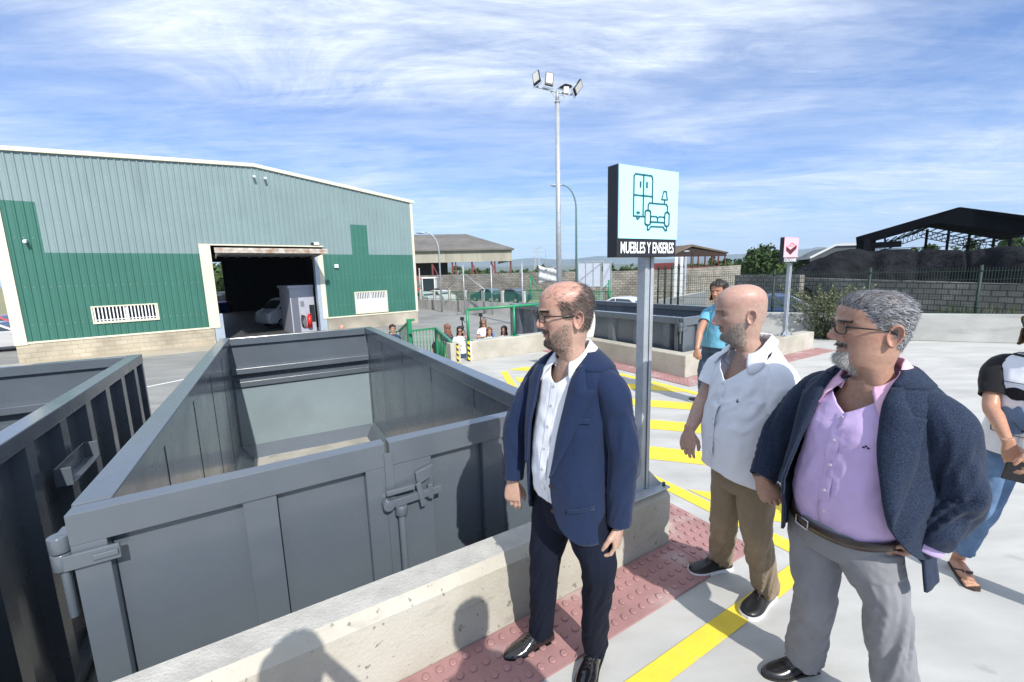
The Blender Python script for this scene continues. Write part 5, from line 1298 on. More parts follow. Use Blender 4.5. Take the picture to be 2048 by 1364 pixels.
def head_pt(th, z, P):
    _, a, bf, bb, cy, n = prof(HT_, z); a *= P.get('wide', 1); 
    c, s_ = cos(th), sin(th)
    nn = n if c < 0 else n-.12*gs(z, .03, .05)
    x = a*se(s_, nn); y = cy+(bf if c > 0 else bb)*se(c, nn)
    if P.get('jowl'): x *= 1+P['jowl']*gs(z, .01, .038); y += .5*P['jowl']*.08*gs(z, -.02, .03)*max(0, c)
    if c > 0:
        ax = abs(x); f = 0; nl = P.get('nose', 1)
        h = float(np.interp(z, [.060,.066,.070,.075,.081,.088,.100,.112,.122,.132,.145], [0,.001,.008,.019,.0255,.0255,.0195,.0135,.0085,.004,0]))*nl
        wz = float(np.interp(z, [.066,.078,.09,.11,.13], [.0125,.0135,.0105,.0085,.0095]))
        f += h*exp(-(ax/wz)**2.4)
        f += .0105*nl*gs(ax, .0155, .0065)*gs(z, .0755, .0065)
        f -= .0045*gs(ax, .009, .004)*gs(z, .0655, .004)
        f += .0085*gs(ax, .024, .022)*gs(z, .1375, .0080) + .002*gs(ax, .0, .01)*gs(z, .136, .008)
        f -= .0150*gs(ax, .031, .0135)*gs(z, .1190, .0100)
        f += .0030*gs(ax, .034, .014)*gs(z, .104, .006)
        f += .0045*gs(ax, .046, .016)*gs(z, .093, .015)
        f += .0062*gs(ax, .0, .019)*gs(z, .0535, .0048)+.0060*gs(ax, .0, .016)*gs(z, .0425, .0048)
        f -= .0065*gs(ax, 0, .023)*gs(z, .0480, .0020); f += .003*gs(ax, 0, .024)*gs(z, .050, .016)
        f -= .0050*gs(z, .0315, .006)*gs(ax, 0, .022); f += .0060*gs(z, .012, .012)*gs(ax, 0, .020)
        f -= .0026*exp(-((ax-.022-(.078-z)*.32)/.0045)**2)*gs(z, .066, .015)*P.get('crease', 1)
        wk = P.get('wrinkle', .5); f += wk*.0011*sin(z*900+6*nz(x*25, z*30))*gs(z, .168, .016)*(ax < .06)
        f -= wk*.0016*max(0, sin(z*620+ax*240+4*nz(x*40, z*40)))*gs(ax, .056, .012)*gs(z, .108, .022)
        f -= wk*.0022*exp(-((ax-.036-(.078-z)*.25)/.003)**2)*gs(z, .070, .016)
        y += f
    x += math.copysign(1, x)*(-.003*gs(z, .140, .02)*gs(c, .45, .3)) if abs(x) > .02 else 0
    return Vector((x, y, z))
def head_geo(P, nr=150, nt=128):
    zs = []
    for i in range(nr+1):
        f = i/nr
        zs.append(-.15+.13*(f/.15) if f < .15 else -.02+.18*((f-.15)/.62) if f < .77 else .16+.075*sin((f-.77)/.23*pi/2))
    rows = []
    for z in zs:
        r = []
        for j in range(nt):
            u = -1+2*j/nt; th = pi*(abs(u)**1.35)*(1 if u > 0 else -1); r.append(head_pt(th, z, P))
        rows.append(r)
    return rows
def ear_geo(sd, P):
    b = MB(); cx = .0735*P.get('wide', 1); es = P.get('ear', 1); N1, N2 = 26, 9; rows = []
    for k_ in range(N2+1):
        r = k_/N2; row = []
        for j in range(N1):
            a = 2*pi*j/N1; up = sin(a); bk = cos(a)
            ww = .0175*(1-.30*(up < 0)*(-up))*es; hh = .0325*es
            yy = -.022-bk*ww*r-.006*(r*up); zz = .098+hh*r*up
            rim = .0055*gs(r, .86, .12)*(1-.75*gs(a, pi, .8)); con = -.0055*gs(r, .42, .22)
            out = .004+.0125*r*(.5+.5*bk)+rim+con+.002
            if r > .97: out -= .003
            row.append(Vector((sd*(cx+out), yy, zz)))
        rows.append(row)
    rows[0] = [sum(rows[0], Vector())/N1]*N1 if False else rows[0]
    # back side closing shell
    back = [[Vector((p.x-sd*.0055, p.y, p.z)) for p in rows[i]] for i in range(N2, -1, -1)]
    b.loft(rows+back, 0, True, True); return b
# ---------------------------------------------------------------- hand, built hanging: wrist at origin, fingers towards -z, palm facing -x*side ... mapped by a frame
def hand_geo(curl=.35, spread=.10, side=1, thumb=.6, sc=1.0):
    """side=+1 right hand seen with back of hand towards +y, thumb towards -x*side"""
    b = MB(); S = sc
    rings = []
    for z, w_, t_, x0 in ((.03,.027,.021,0),(.01,.026,.019,0),(0,.027,.018,0),(-.015,.032,.0175,0),(-.035,.039,.017,0),(-.06,.042,.0155,0),(-.08,.041,.0135,0),(-.092,.036,.010,0)):
        rings.append([Vector((x0+w_*se(cos(a), 2.6), t_*se(sin(a), 2.4), z))*S for a in [2*pi*k_/20 for k_ in range(20)]])
    b.loft(rings, 0, True, True)
    b.sphere(Vector((-side*.022,-.010,-.035))*S, (.018*S,.014*S,.028*S), 12, 8)
    for k_, (x, L, r, dz) in enumerate(((-.030,.072,.0088,.0),(-.0105,.080,.0090,.003),(.0095,.074,.0086,.0),(.0285,.058,.0077,-.008))):
        x = x*side; p = Vector((x, 0, -.082-dz)); c = curl*(1+.18*k_); dirx = x*spread*9*1.0; pts = [Vector((x*.9, 0, -.06)), p]; rr = [r*1.1, r*1.06]
        ang = c*.55
        for seg, fr in ((0,.46),(1,.30),(2,.24)):
            d = Vector((dirx, -sin(ang), -cos(ang))).normalized()
            mid = p+d*L*fr*.5; p = p+d*L*fr; pts += [mid, p]; rr += [r*(.93-.05*seg), r*(1.0-.10*seg)]; ang += c*(1.0-.1*seg)
        rr[-1] = r*.62
        b.tube([q*S for q in pts], [q*S for q in rr], 12)
        b.sphere(pts[-1]*S, rr[-1]*S*1.02, 10, 6)
    d0 = Vector((-side*.55*thumb-side*.25, -.35, -.75)).normalized(); p0 = Vector((-side*.022, -.006, -.022)); p1 = p0+d0*.038; d1 = Vector((-side*.25*thumb, -.42, -.9)).normalized(); p2 = p1+d1*.030; d2 = Vector((side*.05, -.40, -.9)).normalized(); p3 = p2+d2*.024
    b.tube([p0*S, p1*S, p1.lerp(p2,.5)*S, p2*S, p3*S], [.0145*S,.0125*S,.0105*S,.0108*S,.0075*S], 12); b.sphere(p3*S, .0076*S, 10, 6)
    return b
def place(b, M): b.v = [M @ p for p in b.v]; return b
def aim(origin, down, back):
    """matrix taking hand space (fingers -z, back of hand +y) to the world"""
    z = -Vector(down).normalized(); y = Vector(back); y = (y-z*y.dot(z)).normalized(); x = y.cross(z)
    m = Matrix.Identity(4)
    for i in range(3): m[i][0] = x[i]; m[i][1] = y[i]; m[i][2] = z[i]; m[i][3] = Vector(origin)[i]
    return m
# ---------------------------------------------------------------- strands
def strands(b, roots, rng, w_=.0011, seg=3):
    """roots: (point, normal, direction, length, lift)"""
    for p, n, d, ln, lift in roots:
        dd = (d*(1-lift)+n*lift).normalized(); side = dd.cross(n)
        if side.length < 1e-4: continue
        side.normalize(); side = (side+n*rng.uniform(-.5,.5)).normalized()*w_*.5; cur = p; pts = []
        curl = Vector((rng.gauss(0,1), rng.gauss(0,1), rng.gauss(0,1)))*.18
        for i in range(seg+1):
            f = i/seg; q = 1-f*.75; pts += [cur-side*q, cur+side*q]
            dd = (dd+curl*.5-n*.10*lift).normalized(); cur = cur+dd*ln/seg
        b.add(pts, [(2*i, 2*i+1, 2*i+3, 2*i+2) for i in range(seg)], 0, True)
def hair_mat(name, c1, c2, rough=.5):
    m_ = bpy.data.materials.new(name); m_.use_nodes = True; t = m_.node_tree; b = t.nodes['Principled BSDF']; b.inputs['Roughness'].default_value = rough
    g = N(t, 'ShaderNodeNewGeometry'); r = N(t, 'ShaderNodeValToRGB'); LK(t, g.outputs['Random Per Island'], r.inputs[0])
    r.color_ramp.elements[0].color = (*c1, 1); r.color_ramp.elements[0].position = .22; r.color_ramp.elements[1].color = (*c2, 1); LK(t, r.outputs[0], b.inputs['Base Color']); return m_
def skin_mat(name, base, rough=.42):
    m_ = bpy.data.materials.new(name); m_.use_nodes = True; t = m_.node_tree; b = t.nodes['Principled BSDF']; b.inputs['Roughness'].default_value = rough
    b.inputs['Subsurface Weight'].default_value = .12; b.inputs['Subsurface Radius'].default_value = (.010,.004,.002); b.inputs['Subsurface Scale'].default_value = .5; b.inputs['Specular IOR Level'].default_value = .45
    at = N(t, 'ShaderNodeVertexColor', layer_name='tone'); g = N(t, 'ShaderNodeTexCoord')
    n = N(t, 'ShaderNodeTexNoise'); n.inputs['Scale'].default_value = 70; n.inputs['Detail'].default_value = 6; LK(t, g.outputs['Object'], n.inputs[0])
    mx_ = N(t, 'ShaderNodeMix', data_type='RGBA', blend_type='MULTIPLY'); mx_.inputs[0].default_value = 1; LK(t, at.outputs[0], mx_.inputs[6]); LK(t, ramp(t, n.outputs[0], [(.3, .88), (.7, 1.09)]), mx_.inputs[7]); LK(t, mx_.outputs[2], b.inputs['Base Color'])
    n2 = N(t, 'ShaderNodeTexNoise'); n2.inputs['Scale'].default_value = 240; n2.inputs['Detail'].default_value = 3; LK(t, g.outputs['Object'], n2.inputs[0])
    bp = N(t, 'ShaderNodeBump'); bp.inputs['Strength'].default_value = .45; bp.inputs['Distance'].default_value = .0014; LK(t, n2.outputs[0], bp.inputs['Height']); LK(t, bp.outputs[0], b.inputs['Normal']); return m_
def cloth(name, c, weave=900, rough=.85, sheen=.15, var=.08, c2=None, check=0, bump=.35, bd=.0008):
    m_ = mat(name, c, rough, var=var, vscale=9, det=8); t = m_.node_tree; b = t.nodes['Principled BSDF']; b.inputs['Sheen Weight'].default_value = sheen; b.inputs['Specular IOR Level'].default_value = .22
    g = N(t, 'ShaderNodeTexCoord')
    n = N(t, 'ShaderNodeTexNoise'); n.inputs['Scale'].default_value = weave; n.inputs['Detail'].default_value = 2; LK(t, g.outputs['Object'], n.inputs[0])
    n2 = N(t, 'ShaderNodeTexNoise'); n2.inputs['Scale'].default_value = 16; n2.inputs['Detail'].default_value = 4; n2.inputs['Distortion'].default_value = 1.2; LK(t, g.outputs['Object'], n2.inputs[0])
    b2 = N(t, 'ShaderNodeBump'); b2.inputs['Strength'].default_value = .35; b2.inputs['Distance'].default_value = .006; LK(t, n2.outputs[0], b2.inputs['Height'])
    b1 = N(t, 'ShaderNodeBump'); b1.inputs['Strength'].default_value = bump; b1.inputs['Distance'].default_value = bd; LK(t, n.outputs[0], b1.inputs['Height']); LK(t, b2.outputs[0], b1.inputs['Normal']); LK(t, b1.outputs[0], b.inputs['Normal'])
    if check:
        ck = N(t, 'ShaderNodeTexNoise'); ck.inputs['Scale'].default_value = check; ck.inputs['Detail'].default_value = 1; LK(t, g.outputs['Object'], ck.inputs[0])
        mx_ = N(t, 'ShaderNodeMix', data_type='RGBA'); LK(t, ramp(t, ck.outputs[0], [(.45, 0), (.58, 1)]), mx_.inputs[0]); LK(t, b.inputs['Base Color'].links[0].from_socket, mx_.inputs[6]); mx_.inputs[7].default_value = (*c2, 1); LK(t, mx_.outputs[2], b.inputs['Base Color'])
    return m_
# ---------------------------------------------------------------- torso surfaces
class Torso:
    """closed sections by height; S(theta, z, off) gives a world point; theta 0 = front, + towards the person's right"""
    def __init__(s, fr, tab, wr=None, seed=0): s.fr = fr; s.tab = np.asarray(tab, float); s.wr = wr; s.seed = seed
    def L(s, th, z, off=0):
        q = prof(s.tab, z); _, cx, cy, a, bf, bb, n = q[:7]; c, sn = cos(th), sin(th)
        w_ = s.wr(th, z) if s.wr else 0
        a += off+w_; bf += off+w_; bb += off+w_
        return Vector((cx+a*se(sn, n), cy+(bf if c > 0 else bb)*se(c, n), z))
    def S(s, th, z, off=0): return s.fr.M @ s.L(th, z, off)
    def th_at(s, x, z):     # angle on the front whose local x is given
        q = prof(s.tab, z); a = q[3]; n = q[6]; t = (x-q[1])/a; t = max(-.999, min(.999, t)); sn = math.copysign(abs(t)**(n/2), t); return math.asin(sn)
def shell(b, T_, z0, z1, nz_, thL, thR, nth=72, off=0, wob=None):
    """open garment shell: from angle thR(z) (his right edge) round the back to thL(z) (his left edge)"""
    rows = []
    for i in range(nz_+1):
        z = z0+(z1-z0)*i/nz_; a0 = thR(z); a1 = 2*pi+thL(z); row = []
        for j in range(nth+1):
            f = j/nth; th = a0+(a1-a0)*f
            zz = z+(wob(f, i/nz_) if wob else 0)
            row.append(T_.S(th, zz, off))
        rows.append(row)
    b.grid(rows); return rows
def lapel(b, T_, edge, zs, wid, off, sgn):
    """strip lying on the shell from the front edge outward; edge(z), wid(z) in local x metres"""
    rows = []
    for z in zs:
        row = []; e = edge(z); w_ = wid(z)
        for j in range(8):
            f = j/7; x = e+sgn*w_*f; th = T_.th_at(x, z); row.append(T_.S(th, z+.012*f, off*(.5+.9*sin(pi*min(1, f*1.1)))))
        rows.append(row)
    b.grid(rows)
def collar(b, fr, cx, cy, z, r, rf, gap, h, flare=.018, tipdrop=.045, tipout=.03, n=60, tilt=.012, yaw=0):
    """shirt collar: stand + turned down leaf whose points fall in front, open by gap (radians each side)"""
    rows = [[], [], [], [], [], []]
    for i in range(n+1):
        th = gap+(2*pi-2*gap)*i/n; ft = .5+.5*cos(th); a = min(th, 2*pi-th); tip = max(0, 1-(a-gap)/.62); tip = tip*tip*(3-2*tip)
        sg = 1 if th < pi else -1; c_, s_ = cos(th), sin(th); k_ = rf if c_ > 0 else r
        zz = z-tilt*ft*1.8
        def P(rad, dz, out=0): return fr(cx+(r+rad)*s_+sg*out, cy+(k_+rad)*c_, zz+dz)
        rows[0].append(P(.001, -.006)); rows[1].append(P(.001, h*.95)); rows[2].append(P(.004, h+.003)); rows[3].append(P(.010, h*.85, tip*tipout*.1)); rows[4].append(P(flare*.8+tip*.004, h*.25-tip*tipdrop*.45, tip*tipout*.5)); rows[5].append(P(flare+tip*.012, -.010-tip*tipdrop, tip*tipout))
    b.grid(rows)
def neckline(zf, zb):
    def f(th):
        a = abs((th+pi) % (2*pi)-pi)/(pi*.72); a = min(1, a); return zf+(zb-zf)*a*a*(3-2*a)
    return f
def collar2(b, T_, zN, g, h, drop, tip, spread, off=.009, n=90):
    """turned-down shirt collar that follows the neckline of the shirt surface"""
    rows = [[] for _ in range(7)]
    for i in range(n+1):
        th = g+(2*pi-2*g)*i/n; a = min(th, 2*pi-th); z = zN(th); q = max(0, 1-(a-g)/.95); q = q*q*(3-2*q); sg = 1 if th < pi else -1
        base = T_.S(th, z, 0); cen = T_.S(th, z, -.012); hh = h*(1-.35*q); up = Vector((0,0,1)); inn = (cen-base)
        rows[0].append(base+inn*.3-up*.004); rows[1].append(base+inn*1.0+up*hh); rows[2].append(base+inn*.7+up*(hh+.004)); rows[3].append(base+inn*.15+up*(hh*.80))
        th2 = th+sg*spread*q; zl = z-drop-tip*q; e1 = T_.S(th2, zl, off); rows[4].append((rows[3][-1]+e1)/2+(T_.S(th, z, .010)-base)*1.1); rows[5].append(e1); rows[6].append(e1-up*.001+(T_.S(th2, zl, off-.002)-e1))
    b.grid(rows)
def buttons(b, T_, pts, off, r=.0055):
    for x, z in pts:
        th = T_.th_at(x, z); p = T_.S(th, z, off); q = T_.S(th, z, off+.0025); b.cyl(p, q, r, 12)
# ---------------------------------------------------------------- shoes
def shoe(parent, heel, toe, um, sm, kind='dress', z0=0.0, lace=None, wid=1.0, lift=0):
    heel = Vector(heel); toe = Vector(toe); L = (toe-heel).length; d = (toe-heel).normalized(); s_ = Vector((d.y, -d.x, 0)).normalized(); up = s_.cross(d)
    k_ = L/.285
    Q = lambda x, y, z: heel+d*x*k_+s_*y*k_*wid+up*z*k_
    if kind == 'dress': sec = [(0,.026,.060),(.012,.033,.088),(.04,.037,.098),(.085,.037,.098),(.115,.038,.088),(.145,.042,.072),(.18,.047,.055),(.215,.045,.045),(.245,.036,.039),(.270,.022,.032),(.284,.008,.022)]; so = .012
    else: sec = [(0,.028,.062),(.012,.036,.085),(.04,.040,.092),(.085,.040,.094),(.115,.042,.088),(.145,.046,.076),(.18,.051,.062),(.215,.052,.053),(.245,.046,.048),(.268,.034,.043),(.283,.014,.034)]; so = .022
    b = MB(); rings = []
    A = np.array(sec); 
    for i in range(61):
        x, w_, h = cr(A, i/60*(len(sec)-1)); ring = []
        for j in range(25):
            a = pi*j/24; y = w_*se(cos(a), 2.4); z = so+(h-so)*se(sin(a), 2.2 if x > .12 else 3.0)
            if kind == 'dress' and abs(x-.165) < .03: z -= .0014*abs(sin((x-.14)*260))*gs(j, 12, 7)
            ring.append(Q(x, y, z))
        rings.append(ring)
    b.loft(rings, 0, True, True); o = obj('shoe', b, um, parent)
    b = MB()
    nn = 48; out = []; 
    for i in range(nn+1):
        x, w_, h = cr(A, i/nn*(len(sec)-1)); out.append((x, w_+.0035))
    loop = [(x+(.003 if x > .2 else -.003 if x < .02 else 0), w_) for x, w_ in out]+[(x+(.003 if x > .2 else -.003 if x < .02 else 0), -w_) for x, w_ in out[::-1]]
    for zz0, zz1, ins in ((.0005, so*.5, .001), (so*.5, so+.001, 0)):
        v = [Q(x, y*(1-ins*10), zz0) for x, y in loop]+[Q(x, y, zz1) for x, y in loop]; m_ = len(loop)
        b.add(v, [tuple(range(m_))[::-1], tuple(range(m_, 2*m_))]+[(i, (i+1) % m_, (i+1) % m_+m_, i+m_) for i in range(m_)])
    if kind == 'dress': b.hexa([Q(x, y, z) for x, y, z in ((.004,-.030,.0006),(.07,-.034,.0006),(.07,.034,.0006),(.004,.030,.0006),(.002,-.032,.012),(.075,-.036,.012),(.075,.036,.012),(.002,.032,.012))])
    obj('sole', b, sm, o, fix=False)
    b = MB()
    for i in range(5):
        x = .105+.016*i; w_ = .019-.0012*i; h = float(np.interp(x, A[:,0], A[:,2]))
        for sg in (-1, 1):
            b.tube([Q(x-sg*.004, -w_, h-.004), Q(x, 0, h+.0035), Q(x+sg*.004+.006, w_, h-.006)], .0021, 6)
    for sg in (-1, 1):
        b.tube([Q(.108,0,.092), Q(.115,sg*.018,.097), Q(.10,sg*.033,.088), Q(.118,sg*.022,.083), Q(.112,0,.090)], .0020, 6)
        b.tube([Q(.112,0,.092), Q(.135,sg*.014,.086), Q(.150,sg*.030,.070)], .0018, 6)
    obj('laces', b, lace or um, o); return o
m_spec = mat('spectacle_frame', (.018,.014,.013), .25)
m_lens = bpy.data.materials.new('spectacle_lens'); m_lens.use_nodes = True
_t = m_lens.node_tree; _t.nodes.clear(); _o = N(_t, 'ShaderNodeOutputMaterial'); _m = N(_t, 'ShaderNodeMixShader'); _a = N(_t, 'ShaderNodeBsdfTransparent'); _g = N(_t, 'ShaderNodeBsdfGlossy'); _g.inputs['Roughness'].default_value = .03
_a.inputs[0].default_value = (.93,.95,.95,1); _m.inputs[0].default_value = .07; LK(_t, _a.outputs[0], _m.inputs[1]); LK(_t, _g.outputs[0], _m.inputs[2]); LK(_t, _m.outputs[0], _o.inputs[0])
def spectacles(parent, hf, P, lensw=.025, lensh=.017, z=.117, mf=None, ml=None, rimr=.0022, sun=False, yf=.0):
    """hf: head frame matrix function"""
    yb = .104+yf; b = MB(); bl = MB()
    for sg in (-1, 1):
        cx = sg*.0325; pts = []
        for k_ in range(28):
            a = 2*pi*k_/28; x = cx+lensw*se(cos(a), 3.0); zz = z+lensh*se(sin(a), 2.8); pts.append(hf(x, yb-.012*(abs(x)/.06)**2-.004*(z-zz)/.02, zz))
        b.tube(pts+[pts[0], pts[1]], rimr, 6)
        bl.add(pts, [tuple(range(28))])
        x1 = sg*(.0325+lensw); pp = [hf(x1, yb-.012*(abs(x1)/.06)**2, z+.006), hf(sg*.068, yb-.022, z+.006), hf(sg*.0765*P.get('wide',1)+sg*.002, .04, z+.003), hf(sg*.0775*P.get('wide',1)+sg*.002, -.012, z-.001), hf(sg*.0775*P.get('wide',1), -.030, z-.016)]
        b.tube(pp, [rimr*1.2, rimr*1.4, rimr*1.2, rimr*1.2, rimr], 6)
    b.tube([hf(-.0085, yb-.001, z+.004), hf(0, yb+.003, z+.007), hf(.0085, yb-.001, z+.004)], rimr, 6)
    o = obj('spectacles', b, mf or m_spec, parent); obj('lens', bl, ml or m_lens, o, fix=False); return o
m_eye = mat('eye_white', (.36,.31,.28), .2); m_iris = mat('iris_brown', (.035,.018,.01), .1)
def eyes(b_, bi, hf, look=(0, 1, 0)):
    """eyeballs with lids: b_ = lids(skin) builder, returns eyeball mb"""
    be = MB()
    lk = Vector(look).normalized()
    for sg in (-1, 1):
        c = Vector((sg*.0315, .0640, .1185))
        T1 = lambda q: hf(*q); be.sphere(c, .0120, 16, 12, 0, lambda q: hf(q.x, q.y, q.z))
        ring = []; u_ = lk.cross(Vector((0,0,1))).normalized(); v_ = u_.cross(lk)
        for rr, dd in ((.0058, .01075), (.0046, .0115), (.002, .0123)): ring.append([hf(*(c+lk*dd+u_*rr*cos(a)+v_*rr*sin(a))) for a in [2*pi*k_/14 for k_ in range(14)]])
        bi.loft(ring, 0, True, True)
        # lids
        for lo, hi, R in ((.10, 1.5, .0136), (-1.3, -.30, .0133)):
            rows = []
            for i in range(7):
                el = lo+(hi-lo)*i/6; rows.append([hf(*(c+Vector((R*cos(el)*sin(az), R*cos(el)*cos(az), R*sin(el)+.002*cos(az*1.2)*(lo > 0))))) for az in np.linspace(-1.45, 1.45, 13)])
            b_.grid(rows)
    return be
# ---------------------------------------------------------------- assembling a body
class HFrame(Frame):
    def __init__(s, loc, yaw, lean=0, roll=0, sc=1.0):
        s.M = Matrix.Translation(Vector(loc)) @ Matrix.Rotation(radians(yaw-90), 4, 'Z') @ Matrix.Rotation(radians(-lean), 4, 'X') @ Matrix.Rotation(radians(roll), 4, 'Y') @ Matrix.Scale(sc, 4); s.I = s.M.inverted(); s.sc = sc
def hnormal(th, z, P):
    p = head_pt(th, z, P); a = head_pt(th+.03, z, P)-p; c = head_pt(th, z+.003, P)-p; n = c.cross(a)
    if n.length < 1e-9: return Vector((0,0,1))
    n.normalize(); 
    if n.dot(Vector((sin(th), cos(th), .0))+Vector((0,0,1 if z > .2 else 0))) < 0: n = -n
    return n
def hair(name, parent, hf, P, rng, count, zr, dens, direc, length, lift, m_, w_=.0011, thr=(-pi, pi), seg=3, jit=.22):
    b = MB(); roots = []; tries = 0; R3 = hf.M.to_3x3()
    while len(roots) < count and tries < count*14:
        tries += 1; th = rng.uniform(*thr); z = rng.uniform(*zr)
        q = prof(HT_, z)
        if rng.random() > (q[1]/.078)*.9+.1: continue
        if rng.random() > dens(th, z): continue
        p = head_pt(th, z, P); n = hnormal(th, z, P); d = Vector(direc(th, z, p)); d = d-n*d.dot(n)
        if d.length < 1e-5: continue
        d.normalize(); d = (d+Vector((rng.gauss(0,1), rng.gauss(0,1), rng.gauss(0,1)))*jit).normalized()
        roots.append((hf.M @ p, (R3 @ n).normalized(), (R3 @ d).normalized(), length(th, z)*rng.uniform(.7, 1.25), lift*rng.uniform(.6, 1.4)))
    strands(b, roots, rng, w_, seg); return obj(name, b, m_, parent, fix=False)
def mixc(a, b, f): f = max(0, min(1, f)); return tuple(a[i]*(1-f)+b[i]*f for i in range(3))
def body(root, hf, P, parts, skin, tone, vox=.003, ears=True):
    b = MB(); b.loft(head_geo(P), 0, True, True); place(b, hf.M)
    if ears:
        for sd in (-1, 1): e = ear_geo(sd, P); place(e, hf.M); b.merge(e)
    ll = MB(); ir = MB(); be = eyes(ll, ir, hf, P.get('look', (0,1,0)))
    for p_ in parts: b.merge(p_)
    r = remesh(b, vox, 2, .45)
    o = obj('body', r, skin, root, fix=False); me = o.data
    ca = me.color_attributes.new('tone', 'FLOAT_COLOR', 'POINT'); arr = np.empty(len(me.vertices)*4)
    for i, v in enumerate(r.v):
        q = hf.I @ v; c = tone(q) if q.z > -.16 and abs(q.x) < .11 and abs(q.y) < .2 else P['skin']
        arr[4*i:4*i+4] = (*c, 1)
    ca.data.foreach_set('color', arr)
    e = obj('eye', be, m_eye, o); obj('iris', ir, m_iris, e)
    lo = obj('eyelid', ll, skin, o, solid=.0012); ca = lo.data.color_attributes.new('tone', 'FLOAT_COLOR', 'POINT'); ca.data.foreach_set('color', [x for _ in lo.data.vertices for x in (*mixc(P['skin'], (.45,.18,.12), .25), 1)])
    return o
def tone_std(P, beard=None, scalp=None):
    s_ = P['skin']; red = P.get('red', (.55,.20,.13))
    def f(q):
        x, y, z = q; c = s_; ax = abs(x)
        if y > .02:
            c = mixc(c, red, .55*gs(z, .080, .016)*gs(ax, 0, .022)+.30*gs(z, .085, .022)*gs(ax, .045, .022))
            c = mixc(c, (.42,.13,.11), .75*gs(ax, 0, .024)*(gs(z, .0535, .0045)+gs(z, .0425, .0045)))
            c = mixc(c, (.10,.04,.03), .7*gs(z, .048, .0016)*gs(ax, 0, .022))
            c = mixc(c, mixc(s_, (.20,.08,.06), .6), .55*gs(ax, .032, .016)*gs(z, .119, .010))
            c = mixc(c, mixc(s_, (.2,.08,.06), .6), .35*max(0, nz(x*60, z*380, 2))*(z > .145)*gs(z, .165, .02))
        if ax > .076 and .06 < z < .14 and -.05 < y < .02: c = mixc(c, red, .30)
        if z > .15: c = mixc(c, red, P.get('pate', .2)*(.6+.4*nz(x*20, y*20, z*20)))
        if beard: c = mixc(c, beard[0], beard[1](x, y, z))
        if scalp: c = mixc(c, scalp[0], scalp[1](x, y, z))
        return c
    return f
def beard_zone(x, y, z):
    """0..1: chin, jaw, moustache"""
    ax = abs(x); f = 0
    if y > -.005:
        lim = .040+.052*min(1, max(0, (ax-.03)/.042))+.01*max(0, (.03-y)/.03); f = max(0, min(1, (lim-z)/.022))*max(0, min(1, (z+.028)/.022)); f *= 1-.45*min(1, max(0, (ax-.035)/.03))
        if y > .07: f = max(f, gs(z, .0625, .006)*(ax < .028))
        if y > .07 and ax < .020 and .037 < z < .057: f *= .15
        f *= max(0, min(1, (y+.005)/.035))*.75+.25*(y > .0)
        if z > .03 and ax < .05 and y > .05: f *= max(.25 if z > .045 else .6, min(1, (ax-.0)/.05)) if z < .056 else 1
    return f
def legs(b, hipL, kneeL, ankL, r=(.098,.088,.070,.062,.056), wr=None, seed=0, flare=1.0):
    h, k_, a = Vector(hipL), Vector(kneeL), Vector(ankL)
    J = [(h+Vector((0,0,.06)), r[0]*.95, r[0]*1.0), (h, r[0], r[0]*1.05), (h.lerp(k_, .5), r[1], r[1]*1.05), (k_, r[2], r[2]*1.06), (k_.lerp(a, .45), r[3], r[3]*1.08), (k_.lerp(a, .85), r[4]*.98, r[4]*1.1), (a, r[4], r[4]*1.12)]
    return limb(b, J, 40, 14, wr, Vector((1,0,0)), seed=seed)
TRW = [(0,.0),(.15,.002),(.40,.006),(.52,.011),(.62,.008),(.80,.010),(.92,.016),(1,.008)]
def trousers(root, T_, hips, knees, anks, z_top, m_, r=(.098,.088,.070,.062,.056), wr=TRW, seed=0, zlow=None, belt=None, vox=.005):
    b = MB(); rows = []
    zl = zlow
    for i in range(16):
        z = zl+(z_top-zl)*i/15; rows.append([T_.S(2*pi*j/64, z, 0) for j in range(64)])
    b.loft(rows, 0, True, True)
    for s_, (h, k_, a) in enumerate(zip(hips, knees, anks)): legs(b, h, k_, a, r, wr, seed+s_*3.3)
    rb = remesh(b, vox, 3, .5); o = obj('trousers', rb, m_, root, fix=False)
    if belt:
        bm_, bz, bh, boff, buck = belt; b = MB(); rws = []
        for off, dz in ((boff-.004, -bh/2), (boff, -bh/2), (boff, bh/2), (boff-.004, bh/2)):
            rws.append([T_.S(2*pi*j/96, bz(2*pi*j/96)+dz, off) for j in range(96)])
        b.loft(rws, 0, True, False); bo = obj('belt', b, bm_, o)
        if buck:
            th0, bmat, w_ = buck; b = MB(); pts = [(-w_,-.019),(-w_,.019),(w_,.019),(w_,-.019)]
            P4 = [T_.S(th0+x/.17, bz(th0)+z, boff+.005) for x, z in pts]; b.tube(P4+[P4[0]], .0028, 6); obj('buckle', b, bmat, bo)
    return o
def sleeve(b, J, wr, n=36, sub=12, ref=Vector((0,0,1)), seed=0, open_end=True, inner=.006):
    rings = limb(b, J, n, sub, wr, ref, cap=False, seed=seed)
    last = rings[-1]; c = sum(last, Vector())/len(last); d = (c-sum(rings[-3], Vector())/n).normalized()
    r1 = [c+(p-c)*(1-inner/max((p-c).length, .01))+d*.001 for p in last]; r2 = [c+(p-c)*(1-inner/max((p-c).length, .01))-d*.05 for p in last]
    b.loft([last, r1, r2], 0, True, False)
    f = rings[0]; b.add([f[i] for i in range(n)], [tuple(range(n))])
    return rings
SK1 = skin_mat('skin_fair_ruddy', (.5,.27,.18)); 
m_steel = mat('polished_steel', (.6,.6,.6), .2, .9)

